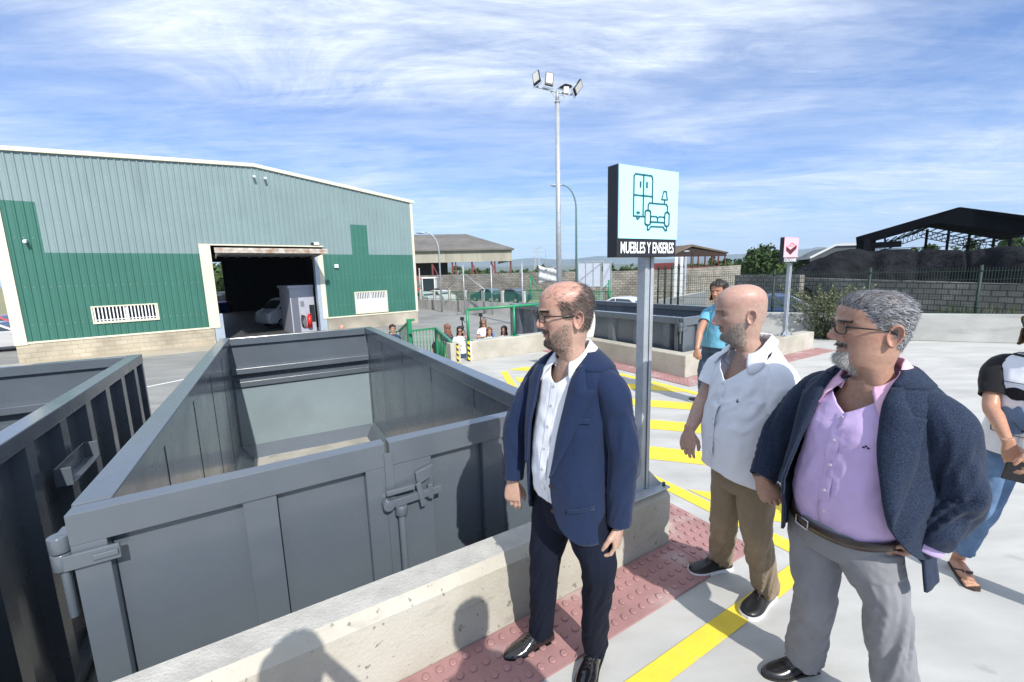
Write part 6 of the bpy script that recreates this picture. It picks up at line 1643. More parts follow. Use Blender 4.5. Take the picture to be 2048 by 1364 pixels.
# ================================================================== MAN IN THE BLUE JACKET
def man1():
    base = gd(1137, 1300, 1.74); base.z = 0
    root = thing('person', 'balding bearded man in blue blazer and dark trousers beside the kerb wall', 'person', base)
    az = radians(7.4); A = Vector((sin(az), cos(az), 0)); Lt = Vector((cos(az), -sin(az), 0))
    P = dict(skin=(.46,.29,.22), red=(.52,.21,.16), wide=1.04, nose=1.15, jowl=.06, ear=1.05, pate=.65, look=(-.1,1,.05))
    O = A*1.68+Lt*.020; fr = Frame(O, 217)
    hf = HFrame(A*1.67+Lt*.004+Vector((0,0,1.516)), 188, lean=4, sc=1.05)
    # torso core, arms, hands
    core = MB(); core.loft([[fr(.12*se(sin(a),2.2)*k_, .02+.09*se(cos(a),2)*k2, z) for a in [2*pi*j/24 for j in range(24)]] for z, k_, k2 in ((.80,1.0,.8),(.90,.8,.6),(1.2,.9,.7),(1.33,1.1,.5),(1.40,.75,.4),(1.46,.4,.4))])
    shR, shL = fr(.185,-.01,1.405), fr(-.185,-.01,1.405)
    elR, wrR = gd(1033, 850, 1.79), gd(1027, 957, 1.76)
    elL, wrL = gd(1247, 900, 1.555), gd(1238, 1046, 1.565)
    for s_, e_, w_ in ((shR, elR, wrR), (shL, elL, wrL)): core.tube([s_+Vector((0,0,-.06)), e_, w_], [.028,.034,.027], 12)
    toeR, heelR = Vector((-.078,1.752,0)), Vector((.160,1.868,0)); heelL = Vector((.375,1.80,0)); toeL = Vector((.245,1.555,0))
    anR = heelR.lerp(toeR, .24)+Vector((0,0,.09)); anL = heelL.lerp(toeL, .24)+Vector((0,0,.09))
    hpR, hpL = fr(.088,.01,.84), fr(-.088,.01,.84)
    knR, knL = gd(1090, 1112, 1.73), gd(1197, 1135, 1.60)
    for h, k_, a in ((hpR, knR, anR), (hpL, knL, anL)): core.tube([h+Vector((0,0,.1)), h, k_, a], [.08,.08,.05,.035], 12)
    hR = hand_geo(.42, .06, 1, .5, .96); place(hR, aim(wrR+Vector((0,0,-.012)), (-.06,-.05,-1), Vector((-.25,-.95,.0)))); core.merge(hR)
    hL = hand_geo(.62, .05, -1, .7, .96); place(hL, aim(wrL+Vector((0,0,-.008)), (-.12,-.06,-1), Vector((.85,-.5,0)))); core.merge(hL)
    bz = lambda x, y, z: beard_zone(x, y, z)*.6
    def scalp(x, y, z):   # side and back hair band
        th = abs(atan2(x, y)); f = max(0, min(1, (th-1.05+(z-.14)*3)/.22))*max(0, min(1, (z-(.055+.05*(th < 2.2)))/.015)); topz = .176+.06*max(0, min(1, (th-1.6)/.9)); f *= max(0, min(1, (topz-z)/.018))
        return .62*f
    bo = body(root, hf, P, [core], SK1, tone_std(P, ((.13,.085,.065), bz), ((.07,.05,.04), scalp)), .0030)
    rng = random.Random(1); hm = hair_mat('hair_dark_grey', (.012,.010,.009), (.10,.085,.075))
    def dn(th, z):
        a = abs(th); f = max(0, min(1, (a-1.05+(z-.14)*3)/.25))*(1 if z > (.105 if a < 1.75 else .055) else 0); tz = .178+.06*max(0, min(1, (a-1.6)/.9)); return f*max(.0, min(1, (tz-z)/.02))
    hair('hair', bo, hf, P, rng, 5200, (.05,.232), dn, lambda th, z, p: (-.15*math.copysign(1,p.x), -1.0, -.75), lambda th, z: .017, .14, hm, .0012)
    hair('comb_over_hair', bo, hf, P, rng, 420, (.175,.234), lambda th, z: .5 if abs(th) > .5 else .25, lambda th, z, p: (0, -1, .1), lambda th, z: .035, .05, hm, .0007)
    bm_ = hair_mat('beard_salt_pepper', (.012,.009,.007), (.22,.18,.15))
    hair('beard', bo, hf, P, rng, 3600, (-.03,.085), lambda th, z: beard_zone(*head_pt(th, z, P)), lambda th, z, p: (0, .25, -1), lambda th, z: .0048, .35, bm_, .0009, (-1.9,1.9), 2)
    hair('moustache', bo, hf, P, rng, 1300, (-.008,.072), lambda th, z: (abs(head_pt(th, z, P).x) < .034)*(1 if z > .054 else (.75 if z < .037 or abs(head_pt(th, z, P).x) > .022 else 0)), lambda th, z, p: (math.copysign(.4,p.x), .2, -1), lambda th, z: .008, .3, hair_mat('moustache_black', (.008,.006,.005), (.12,.10,.085)), .0010, (-1.0,1.0), 2)
    hair('eyebrow', bo, hf, P, rng, 380, (.131,.141), lambda th, z: 1 if .012 < abs(head_pt(th, z, P).x) < .052 else 0, lambda th, z, p: (math.copysign(1,p.x), 0, .15), lambda th, z: .010, .12, hair_mat('brow_dark', (.012,.009,.008), (.05,.04,.035)), .0011, (-1.1,1.1), 2)
    spectacles(bo, hf, P, .0265, .0185, .116)
    # ------- trousers, shirt, jacket
    Tt = Torso(fr, [(.70,0,.0,.145,.10,.115,2.3),(.80,0,.0,.158,.115,.122,2.3),(.88,0,.0,.156,.12,.115,2.3),(.94,0,.008,.148,.120,.105,2.3),(1.0,0,.008,.148,.12,.10,2.3)])
    m_tr = cloth('trousers_midnight', (.006,.009,.021), 1200, bump=.2, sheen=.0, var=.12)
    trousers(root, Tt, [hpR, hpL], [knR, knL], [anR+Vector((0,0,-.015)), anL+Vector((0,0,-.015))], .965, m_tr, r=(.098,.088,.068,.060,.055), seed=1.3, zlow=.76,
        belt=(mat('belt_black', (.01,.01,.01), .35), lambda th: .935-.018*cos(th), .034, .010, (0, m_steel, .02)))
    wsh = lambda th, z: .0045*ridge(th*2.2+z*3, z*9, 1)*max(0, (1.45-z)/.4)+.003*nz(th*5, z*22, 2)
    sh = [(.90,0,.01,.152,.132,.105,2.3),(.95,0,.010,.154,.142,.105,2.3),(1.02,0,.010,.155,.147,.102,2.3),(1.12,0,.006,.156,.140,.100,2.3),(1.22,0,.0,.158,.124,.102,2.3),(1.32,0,-.006,.160,.107,.104,2.35),(1.38,0,-.008,.160,.098,.108,2.3),(1.42,0,-.016,.130,.085,.098,2.2),(1.455,0,-.022,.092,.072,.085,2.1),(1.485,0,-.024,.066,.063,.072,2),(1.50,0,-.024,.060,.060,.066,2)]
    Ts_ = Torso(fr, sh, wsh)
    b = MB(); vgap = lambda z: max(.0, (z-1.405)/.09)*.52
    zN = neckline(1.430, 1.492)
    shell(b, Ts_, .905, 1.492, 70, lambda z: -.0-vgap(z) , lambda z: .0+vgap(z), 96, 0, lambda f, k_: -(1.492-zN(2*pi*f))*k_**4)
    m_ws = cloth('shirt_white', (.78,.79,.82), 1500, bump=.15, sheen=.05, var=.02)
    shirt = obj('shirt', b, m_ws, root, solid=.0015)
    b = MB(); rows = []
    for i in range(60):
        z = .91+(1.378-.91)*i/59; rows.append([Ts_.S(Ts_.th_at(x, z), z, .0035) for x in (-.017,-.0165,-.006,.006,.0165,.017)])
    b.grid(rows); obj('placket', b, m_ws, shirt)
    b = MB(); buttons(b, Ts_, [(0, z) for z in (.96,1.045,1.125,1.21,1.29,1.365)], .0045); obj('button', b, mat('button_pearl', (.62,.60,.56), .3), shirt)
    b = MB(); collar2(b, Ts_, zN, .30, .032, .010, .050, .16); obj('shirt_collar', b, m_ws, shirt, solid=.002)
    # jacket
    wj = lambda th, z: .006*ridge(th*1.5+.6, z*3.2, 4)*min(1, max(0, (1.40-z)/.3))+.0035*nz(th*3, z*9, 7)+.004*exp(-((z-1.0)/.05)**2)*nz(th*4, z*30, 1)
    jt = [(.62,0,.0,.186,.155,.142,2.3),(.72,0,.0,.184,.156,.140,2.3),(.82,0,.002,.182,.158,.136,2.3),(.92,0,.005,.178,.164,.128,2.3),(1.02,0,.005,.175,.168,.122,2.3),(1.12,0,.002,.176,.160,.120,2.3),(1.22,0,-.002,.186,.148,.126,2.35),(1.30,0,-.006,.192,.132,.126,2.45),(1.38,0,-.010,.192,.114,.118,2.55),(1.415,0,-.014,.184,.104,.112,2.5),(1.440,0,-.018,.163,.092,.104,2.25),(1.462,0,-.022,.128,.080,.096,2.1),(1.479,0,-.025,.100,.070,.086,2.05),(1.492,0,-.027,.086,.062,.080,2)]
    Tj = Torso(fr, jt, wj)
    eR = lambda z: float(np.interp(z, [.72,.78,.85,.93,1.0,1.15,1.3,1.40,1.45,1.49], [.150,.125,.112,.104,.100,.092,.084,.082,.088,.082]))       # his right edge
    eL = lambda z: -float(np.interp(z, [.72,.78,.85,.93,1.0,1.15,1.3,1.40,1.45,1.49], [.125,.080,.058,.050,.048,.064,.078,.084,.090,.082]))
    m_j = cloth('blazer_blue', (.006,.014,.042), 900, bump=.35, check=600, c2=(.011,.025,.074), sheen=.12)
    b = MB()
    hem = lambda f, k_: (-.0+.055*(1-k_)**3*(max(0, 1-f/.10)**2+max(0, 1-(1-f)/.10)**2)+ .012*nz(f*7, 1)*(1-k_)**3)
    shell(b, Tj, .770, 1.491, 90, lambda z: Tj.th_at(eL(z), z), lambda z: Tj.th_at(eR(z), z), 120, 0, hem)
    jk = obj('blazer', b, m_j, root, solid=.007)
    for o_, J, sd in ((0, [(fr(.11,-.014,1.400),.042,.050),(fr(.155,-.012,1.388),.052,.058),(fr(.198,-.010,1.350),.058,.060),(shR.lerp(elR,.5),.055,.058),(elR,.050,.055),(elR.lerp(wrR,.5),.047,.051),(wrR.lerp(elR,.16),.043,.047),(wrR+Vector((0,0,.004)),.043,.047)], 2.0), (1, [(fr(-.11,-.014,1.402),.042,.050),(fr(-.158,-.012,1.390),.053,.060),(fr(-.202,-.010,1.350),.060,.063),(shL.lerp(elL,.5),.059,.062),(elL,.054,.059),(elL.lerp(wrL,.5),.050,.055),(wrL.lerp(elL,.16),.046,.050),(wrL+Vector((0,0,.004)),.045,.050)], 5.0)):
        b = MB(); sleeve(b, J, [(0,0),(.15,.001),(.35,.004),(.55,.009),(.70,.005),(.9,.004),(1,.001)], 44, 14, seed=sd); obj('blazer_sleeve', b, m_j, jk, fix=False)
    lw = lambda z: float(np.interp(z, [1.02,1.06,1.15,1.25,1.33,1.362,1.366,1.41,1.45], [.002,.018,.045,.066,.083,.092,.070,.050,.036]))
    zs = np.concatenate([np.linspace(1.03, 1.362, 30), np.linspace(1.366, 1.452, 10)])
    for ed, sg in ((eR, 1), (eL, -1)): b = MB(); lapel(b, Tj, ed, zs, lw, .011, sg); obj('lapel', b, m_j, jk, solid=.004)
    b = MB(); rows = []
    for i in range(41):
        row = []
        for z, off in ((1.437,.009),(1.457,.012),(1.476,.012),(1.490,.007),(1.491,-.004)):
            a0 = Tj.th_at(eR(z)*.97, z); a1 = 2*pi+Tj.th_at(eL(z)*.97, z); row.append(Tj.S(a0+(a1-a0)*i/40, z, off))
        rows.append(row)
    b.grid(rows); obj('blazer_collar', b, m_j, jk, solid=.004)
    b = MB()   # breast pocket welt, side pocket flap, buttons
    def patch(x0, x1, z0_, z1_, off=.006, sl=0):
        rows = []
        for i in range(5):
            z = z0_+(z1_-z0_)*i/4; rows.append([Tj.S(Tj.th_at(x0+(x1-x0)*j/10, z+sl*j/10), z+sl*j/10, off) for j in range(11)])
        b.grid(rows)
    patch(-.085,-.165,1.245,1.262,.006,.010); patch(-.110,-.170,.905,.918,.007,.016)
    obj('pocket', b, m_j, jk, solid=.003)
    b = MB(); buttons(b, Tj, [(-.058,1.0),(-.062,.90)], .006, .009); obj('jacket_button', b, m_black, jk)
    lea = mat('shoe_black_leather', (.006,.006,.007), .16, coat=.7); sol = mat('shoe_sole_black', (.012,.012,.012), .6)
    shoe(root, heelR, toeR, lea, sol); shoe(root, heelL, toeL, lea, sol)
man1()

# ================================================================== BALD MAN IN THE WHITE SHIRT
def man2():
    base = gd(1468, 1185, 2.42); base.z = 0
    root = thing('person', 'bald man with grey beard in short sleeved white shirt, khaki trousers and black trainers', 'person', base)
    az = radians(29.0); A = Vector((sin(az), cos(az), 0)); Lt = Vector((cos(az), -sin(az), 0))
    P = dict(skin=(.45,.29,.23), red=(.50,.23,.18), wide=1.0, nose=1.35, jowl=.02, ear=1.05, pate=.45, look=(0,1,-.1))
    O = A*2.30+Lt*.02; fr = Frame(O, 189)
    hf = HFrame(A*2.30+Lt*(-.012)+Vector((0,0,1.462)), 165, lean=8, sc=1.09)
    core = MB(); core.loft([[fr(.12*se(sin(a),2.2)*k_, .02+.09*se(cos(a),2)*k2, z) for a in [2*pi*j/24 for j in range(24)]] for z, k_, k2 in ((.78,1.0,.8),(.9,.8,.6),(1.15,.9,.7),(1.26,1.1,.5),(1.33,.75,.4),(1.40,.4,.4))])
    shR, shL = fr(.180,-.01,1.345), fr(-.175,-.02,1.345)
    elR, wrR = gd(1408, 800, 2.40), gd(1380, 858, 2.30)
    elL, wrL = gd(1560, 852, 2.20), gd(1518, 918, 2.20)
    SKC = lambda s_, e_, w_: [(s_+Vector((0,0,-.06)), .035,.035),(s_.lerp(e_,.5), .050,.047),(e_.lerp(s_,.12), .043,.041),(e_, .042,.040),(e_.lerp(w_,.3), .042,.039),(e_.lerp(w_,.7), .034,.030),(w_, .028,.022)]
    limb(core, SKC(shR, elR, wrR), 20, 6); limb(core, SKC(shL, elL, wrL), 20, 6)
    heelR, toeR = Vector((1.285,2.345,0)), Vector((1.020,2.300,0)); heelL, toeL = Vector((1.395,2.115,0)), Vector((1.165,1.955,0))
    anR = heelR.lerp(toeR, .24)+Vector((0,0,.08)); anL = heelL.lerp(toeL, .24)+Vector((0,0,.08))
    hpR, hpL = fr(.085,.0,.80), fr(-.085,.0,.80); knR, knL = gd(1448, 1036, 2.36), gd(1512, 1066, 2.22)
    for h, k_, a in ((hpR, knR, anR), (hpL, knL, anL)): core.tube([h+Vector((0,0,.1)), h, k_, a], [.08,.08,.05,.035], 12)
    hR = hand_geo(.38, .16, 1, .6, .98); place(hR, aim(wrR+Vector((-.004,0,-.01)), (-.12,-.10,-1), Vector((-.62,-.75,.0)))); core.merge(hR)
    hL = hand_geo(.3, .05, -1, .3, .95); place(hL, aim(wrL, (-.25,.05,-1), Vector((.75,-.65,0)))); core.merge(hL)
    bz = lambda x, y, z: beard_zone(x, y, z)*.5
    bo = body(root, hf, P, [core], SK1, tone_std(P, ((.22,.17,.14), bz)), .0031)
    rng = random.Random(2)
    hair('beard', bo, hf, P, rng, 5200, (-.035,.085), lambda th, z: beard_zone(*head_pt(th, z, P)), lambda th, z, p: (0, .25, -1), lambda th, z: .009, .4, hair_mat('beard_grey', (.09,.07,.055), (.50,.46,.42)), .0009, (-1.9,1.9), 2)
    hair('eyebrow', bo, hf, P, rng, 260, (.131,.140), lambda th, z: 1 if .012 < abs(head_pt(th, z, P).x) < .05 else 0, lambda th, z, p: (math.copysign(1,p.x), 0, .1), lambda th, z: .008, .15, hair_mat('brow_fair', (.12,.08,.05), (.30,.22,.16)), .0010, (-1.1,1.1), 2)
    hair('cropped_hair', bo, hf, P, rng, 1500, (.06,.18), lambda th, z: 1 if abs(th) > 1.75 and z < .172 else 0, lambda th, z, p: (0, -.6, -1), lambda th, z: .003, .3, hair_mat('stubble_grey', (.15,.12,.10), (.35,.31,.28)), .0007, (-pi,pi), 2)
    Tt = Torso(fr, [(.66,0,.0,.145,.11,.125,2.3),(.76,0,.0,.163,.12,.135,2.3),(.86,0,.0,.160,.12,.125,2.3),(.98,0,.01,.155,.12,.11,2.3)])
    m_tr = cloth('trousers_khaki', (.25,.19,.125), 900, bump=.3, sheen=.1, var=.10)
    trousers(root, Tt, [hpR, hpL], [knR, knL], [anR+Vector((0,0,.0)), anL+Vector((0,0,.0))], .93, m_tr, r=(.090,.080,.065,.063,.060), seed=7.1, zlow=.72, wr=[(0,0),(.15,.002),(.4,.006),(.5,.012),(.6,.012),(.78,.012),(.92,.022),(1,.012)])
    ww = lambda th, z: .012*ridge(th*1.6+z*4, z*5, 3)*min(1, max(.1, (1.34-z)/.3))+.005*nz(th*4+z*9, z*12, 6)+.012*exp(-((z-1.14)/.11)**2)*ridge(th*3+z*13, z*15, 9)*max(0, cos(th+.9))
    st_ = [(.79,0,.0,.190,.165,.150,2.2),(.86,0,.0,.186,.165,.145,2.25),(.96,0,.005,.182,.166,.135,2.3),(1.06,0,.005,.180,.160,.128,2.3),(1.16,0,.0,.182,.145,.126,2.3),(1.26,0,-.006,.186,.128,.122,2.45),(1.325,0,-.01,.186,.112,.116,2.45),(1.368,0,-.016,.166,.096,.106,2.25),(1.395,0,-.02,.132,.086,.098,2.1),(1.418,0,-.024,.100,.078,.090,2.05),(1.436,0,-.027,.080,.072,.082,2),(1.45,0,-.028,.072,.070,.076,2)]
    Tw = Torso(fr, st_, ww); b = MB(); vg = lambda z: max(0, (z-1.29)/.14)*.62
    hem = lambda f, k_: ((1-k_)**4)*(.055*sin(pi*(f*2 % 1))**2*-.6+.02*nz(f*9, 4))
    zN = neckline(1.372, 1.446); hem0 = hem; hem = lambda f, k_: hem0(f, k_)-(1.446-zN(2*pi*f))*k_**4
    shell(b, Tw, .825, 1.446, 84, lambda z: -vg(z), lambda z: vg(z), 120, 0, hem)
    m_ws = cloth('shirt_white_linen', (.76,.77,.82), 1100, bump=.25, sheen=.05, var=.02)
    shirt = obj('shirt', b, m_ws, root, solid=.002)
    for J, sd in (([(fr(.11,-.017,1.345),.044,.052),(fr(.158,-.015,1.328),.056,.062),(shR.lerp(elR,.26),.072,.076),(shR.lerp(elR,.52),.070,.078),(shR.lerp(elR,.66),.070,.080)], 3.0), ([(fr(-.11,-.02,1.345),.044,.052),(fr(-.160,-.02,1.328),.057,.064),(shL.lerp(elL,.26),.076,.080),(shL.lerp(elL,.52),.076,.086),(shL.lerp(elL,.68),.076,.090)], 8.0)):
        b = MB(); sleeve(b, J, [(0,0),(.2,.003),(.5,.007),(.9,.005),(1,.002)], 40, 12, seed=sd); obj('shirt_sleeve', b, m_ws, shirt, fix=False)
    b = MB(); rows = []
    for i in range(60):
        z = .83+(1.266-.83)*i/59; rows.append([Tw.S(Tw.th_at(x, z), z, .004) for x in (-.019,-.0185,-.013,.013,.0185,.019)])
    b.grid(rows); obj('placket', b, m_ws, shirt)
    b = MB(); buttons(b, Tw, [(0, z) for z in (.90,.99,1.08,1.17,1.252)], .005); obj('button', b, mat('button_white', (.7,.7,.68), .3), shirt)
    b = MB(); collar2(b, Tw, zN, .42, .030, .012, .046, .16); obj('shirt_collar', b, m_ws, shirt, solid=.002)
    b = MB(); p = Tw.S(Tw.th_at(-.095, 1.195), 1.195, .004); q = Tw.S(Tw.th_at(-.108, 1.195), 1.195, .004); u_ = Vector((0,0,1)); d_ = (q-p).normalized(); nn = d_.cross(u_)
    b.add([p, p.lerp(q,.5)+u_*.009, q, p.lerp(q,.5)-u_*.008], [(0,1,2,3)]); b.add([p.lerp(q,.5)+u_*.012-d_*.004, p.lerp(q,.5)+u_*.012+d_*.004, p.lerp(q,.5)+u_*.007], [(0,1,2)])
    obj('chest_emblem', b, mat('thread_grey_green', (.10,.16,.14), .8), shirt, fix=False)
    b = MB(); d_ = (wrL-elL).normalized(); c = wrL-d_*.012; rr = []
    for k_ in (-.011,.011):
        x = d_.cross(Vector((0,0,1))).normalized(); y = d_.cross(x); rr.append([c+d_*k_+x*.031*cos(a)+y*.026*sin(a) for a in [2*pi*j/20 for j in range(20)]])
    b.loft(rr, 0, True, False); k = obj('wrist_strap', b, m_black, root, solid=.004); b = MB(); x = d_.cross(Vector((0,0,1))).normalized(); b.cyl(c-x*.030, c-x*.040, .018, 20); obj('watch_case', b, m_black, k)
    um = mat('trainer_black_leather', (.010,.010,.011), .38); sm = mat('trainer_white_sole', (.74,.74,.76), .55)
    shoe(root, heelR, toeR, um, sm, 'sneaker'); s2_ = shoe(root, heelL, toeL, um, sm, 'sneaker')
man2()

# ================================================================== GREY HAIRED MAN, NAVY JACKET, LILAC SHIRT
def man3():
    base = gd(1690, 1345, 2.02); base.z = 0
    root = thing('person', 'stout grey haired man in navy jacket, lilac shirt and light grey trousers', 'person', base)
    az = radians(39.8); A = Vector((sin(az), cos(az), 0)); Lt = Vector((cos(az), -sin(az), 0))
    P = dict(skin=(.40,.23,.165), red=(.43,.18,.13), wide=1.10, nose=1.35, jowl=.14, ear=1.15, pate=.1, look=(0,1,0), crease=1.8)
    O = A*1.92+Lt*.038; fr = Frame(O, 198)
    hf = HFrame(A*1.90+Lt*(.020)+Vector((0,0,1.462)), 163, lean=0, sc=1.06)
    core = MB(); core.loft([[fr(.13*se(sin(a),2.2)*k_, .03+.12*se(cos(a),2)*k2, z) for a in [2*pi*j/24 for j in range(24)]] for z, k_, k2 in ((.78,.7,.35),(.86,.7,.4),(1.15,.9,.6),(1.26,1.1,.45),(1.33,.75,.35),(1.40,.4,.35))])
    shR, shL = fr(.190,-.01,1.350), fr(-.200,-.01,1.350)
    elR, wrR = gd(1558, 868, 2.02), gd(1524, 960, 1.94)
    elL, wrL = gd(1918, 985, 1.86), gd(1850, 1088, 1.83)
    for s_, e_, w_ in ((shR, elR, wrR), (shL, elL, wrL)): core.tube([s_+Vector((0,0,-.06)), e_, w_], [.028,.036,.030], 12)
    heelR, toeR = Vector((1.335,1.675,0)), Vector((1.075,1.640,0)); heelL = Vector((1.50,1.42,0)); toeL = Vector((1.27,1.26,0))
    anR = heelR.lerp(toeR, .24)+Vector((0,0,.09)); anL = heelL.lerp(toeL, .24)+Vector((0,0,.09))
    hpR, hpL = fr(.130,.02,.76), fr(-.052,.01,.76); knR, knL = gd(1629, 1190, 1.96), gd(1768, 1196, 1.86)
    for h, k_, a in ((hpR, knR, anR), (hpL, knL, anL)): core.tube([h+Vector((0,0,.1)), h, k_, a], [.09,.09,.055,.035], 12)
    hR = hand_geo(.5, .05, 1, .5, 1.0); place(hR, aim(wrR+Vector((0,0,-.0)), (.42,-.12,-.88), Vector((-.5,-.75,.35)))); core.merge(hR)
    hL = hand_geo(1.3, .02, -1, .1, .78); place(hL, aim(wrL, (-.38,.50,-.78), Vector((.5,-.8,0)))); core.merge(hL)
    gz_ = lambda x, y, z: beard_zone(x, y, z)*.75*(1 if abs(x) < .036 else max(0, 1-(abs(x)-.036)/.012))
    def hz(th, z):
        a = abs(th); zf = .182-.0*a; lo = np.interp(a, [0,.9,1.15,1.35,1.75,2.1,pi], [.188,.176,.150,.120,.105,.055,.035]); return 1 if z > lo+.003*sin(a*40) else 0
    sc_ = lambda x, y, z: .9*hz(atan2(x, y), z)*(abs(x) < .0875 or not (.06 < z < .14))
    bo = body(root, hf, P, [core], SK1, tone_std(P, ((.45,.40,.36), gz_), ((.10,.10,.10), sc_)), .0031)
    rng = random.Random(3); hm = hair_mat('hair_silver', (.010,.010,.012), (.46,.47,.50), .45)
    comb = lambda th, z, p: (p.x*6-.25, -1.0, .35 if p.y > .02 and z > .17 else -.7 if z < .15 else -.15)
    hair('hair', bo, hf, P, rng, 9000, (.035,.2345), lambda th, z: hz(th, z), comb, lambda th, z: .016 if z > .15 else .011, .11, hm, .0017, seg=4, jit=.26)
    bm_ = hair_mat('goatee_white', (.35,.33,.30), (.80,.78,.74))
    hair('goatee', bo, hf, P, rng, 3600, (-.03,.070), lambda th, z: beard_zone(*head_pt(th, z, P))*(abs(head_pt(th, z, P).x) < .040)*(0 if .054 < z < .070 else 1), lambda th, z, p: (0, .3, -1), lambda th, z: .020, .30, bm_, .0011, (-1.3,1.3), 3)
    hair('moustache', bo, hf, P, rng, 700, (.055,.066), lambda th, z: 1 if abs(head_pt(th, z, P).x) < .032 else 0, lambda th, z, p: (math.copysign(.6,p.x), .2, -1), lambda th, z: .010, .25, hair_mat('moustache_dark', (.05,.035,.03), (.30,.26,.23)), .0010, (-.8,.8), 2)
    hair('eyebrow', bo, hf, P, rng, 380, (.131,.141), lambda th, z: 1 if .012 < abs(head_pt(th, z, P).x) < .052 else 0, lambda th, z, p: (math.copysign(1,p.x), 0, .15), lambda th, z: .011, .2, hair_mat('brow_grey', (.03,.025,.02), (.2,.18,.16)), .0011, (-1.1,1.1), 2)
    spectacles(bo, hf, P, .027, .019, .116)
    Tt = Torso(fr, [(.60,.045,.0,.150,.115,.13,2.3),(.72,.046,.0,.146,.120,.125,2.3),(.80,.038,.0,.162,.144,.132,2.3),(.86,.028,.004,.170,.156,.128,2.3),(.98,.015,.006,.165,.152,.12,2.3)])
    m_tr = cloth('trousers_light_grey', (.22,.22,.235), 900, bump=.25, sheen=.1, var=.08)
    trousers(root, Tt, [hpR, hpL], [knR, knL], [anR+Vector((0,0,-.02)), anL+Vector((0,0,-.02))], .874, m_tr, r=(.096,.085,.068,.066,.066), seed=11.7, zlow=.73, wr=[(0,.001),(.12,.004),(.3,.005),(.5,.014),(.62,.012),(.8,.014),(.92,.024),(1,.014)],
        belt=(mat('belt_brown', (.035,.018,.012), .4, coat=.3), lambda th: .872-.028*cos(th), .036, .012, (.25, m_steel, .024)))
    wsh = lambda th, z: .006*ridge(th*1.8+z*2, z*5, 5)*min(1, max(0, (1.42-z)/.3))+.005*nz(th*3+z*7, z*10, 2)+.003*nz(th*8, z*28, 2)
    sh = [(.84,.030,.004,.164,.146,.12,2.3),(.878,.027,.004,.168,.152,.124,2.3),(.915,.022,.006,.174,.163,.13,2.3),(.96,.017,.008,.178,.170,.13,2.25),(1.04,.009,.008,.180,.170,.125,2.25),(1.14,0,.005,.180,.160,.12,2.25),(1.24,0,.0,.180,.150,.12,2.3),(1.31,0,-.008,.172,.125,.115,2.3),(1.36,0,-.014,.145,.105,.106,2.2),(1.39,0,-.018,.112,.092,.096,2.1),(1.42,0,-.020,.084,.082,.086,2),(1.445,0,-.022,.074,.076,.078,2)]
    Ts_ = Torso(fr, sh, wsh); b = MB(); vg = lambda z: max(0, (z-1.325)/.11)*.56
    zN = neckline(1.362, 1.440); shell(b, Ts_, .866, 1.440, 80, lambda z: -vg(z), lambda z: vg(z), 110, 0, lambda f, k_: -.010*(1-k_)**4*(cos(2*pi*f)*.5+.5)-(1.440-zN(2*pi*f))*k_**4)
    m_ls = cloth('shirt_lilac', (.56,.42,.68), 1300, bump=.15, sheen=.05, var=.03); 
    shirt = obj('shirt', b, m_ls, root, solid=.0015)
    b = MB(); rows = []
    for i in range(60):
        z = .885+(1.292-.885)*i/59; rows.append([Ts_.S(Ts_.th_at(x, z), z, .0035) for x in (-.017,-.0165,-.006,.006,.0165,.017)])
    b.grid(rows); obj('placket', b, m_ls, shirt)
    b = MB(); buttons(b, Ts_, [(0, z) for z in (.94,1.02,1.11,1.20,1.28)], .005); obj('button', b, mat('button_clear', (.66,.60,.68), .25), shirt)
    b = MB(); collar2(b, Ts_, zN, .34, .032, .012, .052, .18); obj('shirt_collar', b, cloth('collar_pink', (.74,.46,.62), 1300, bump=.1, sheen=.05, var=.02), shirt, solid=.002)
    b = MB(); p = Ts_.S(Ts_.th_at(-.088, 1.205), 1.205, .004); d_ = (Ts_.S(Ts_.th_at(-.108, 1.205), 1.205, .004)-p).normalized(); u_ = Vector((0,0,1))
    for dx, dz in ((-.006,0),(.006,0),(0,.005)): b.add([p+d_*(dx-.004)+u_*(dz-.003), p+d_*(dx+.004)+u_*(dz-.003), p+d_*(dx+.003)+u_*(dz+.003), p+d_*(dx-.003)+u_*(dz+.003)], [(0,1,2,3)])
    obj('chest_emblem', b, mat('thread_navy', (.02,.02,.06), .8), shirt, fix=False)
    wj = lambda th, z: .011*ridge(th*1.4+.3, z*2.8, 8)*min(1, max(0, (1.36-z)/.3))+.005*nz(th*3, z*8, 3)+.006*exp(-((z-.98)/.1)**2)*ridge(th*3+z*6, z*16, 2)
    jt = [(.60,0,.0,.222,.195,.175,2.3),(.72,0,.0,.218,.20,.17,2.3),(.84,0,.005,.212,.208,.16,2.3),(.95,0,.010,.210,.214,.15,2.3),(1.04,0,.010,.208,.212,.142,2.3),(1.14,0,.004,.206,.194,.138,2.3),(1.23,0,-.002,.210,.170,.138,2.4),(1.31,0,-.008,.206,.142,.130,2.5),(1.358,0,-.012,.198,.124,.124,2.45),(1.385,0,-.016,.172,.110,.116,2.25),(1.408,0,-.019,.140,.098,.106,2.1),(1.430,0,-.021,.110,.086,.098,2.05),(1.450,0,-.023,.094,.078,.090,2)]
    Tj = Torso(fr, jt, wj)
    eR = lambda z: float(np.interp(z, [.60,.70,.80,.88,.98,1.1,1.22,1.33,1.40,1.44], [.160,.148,.140,.136,.130,.116,.104,.092,.092,.088]))
    eL = lambda z: -float(np.interp(z, [.60,.70,.80,.88,.98,1.1,1.22,1.33,1.40,1.44], [.240,.236,.225,.205,.172,.148,.122,.102,.094,.088]))
    m_j = cloth('jacket_navy', (.008,.014,.032), 500, bump=.7, bd=.0012, check=380, c2=(.026,.041,.078), sheen=.06)
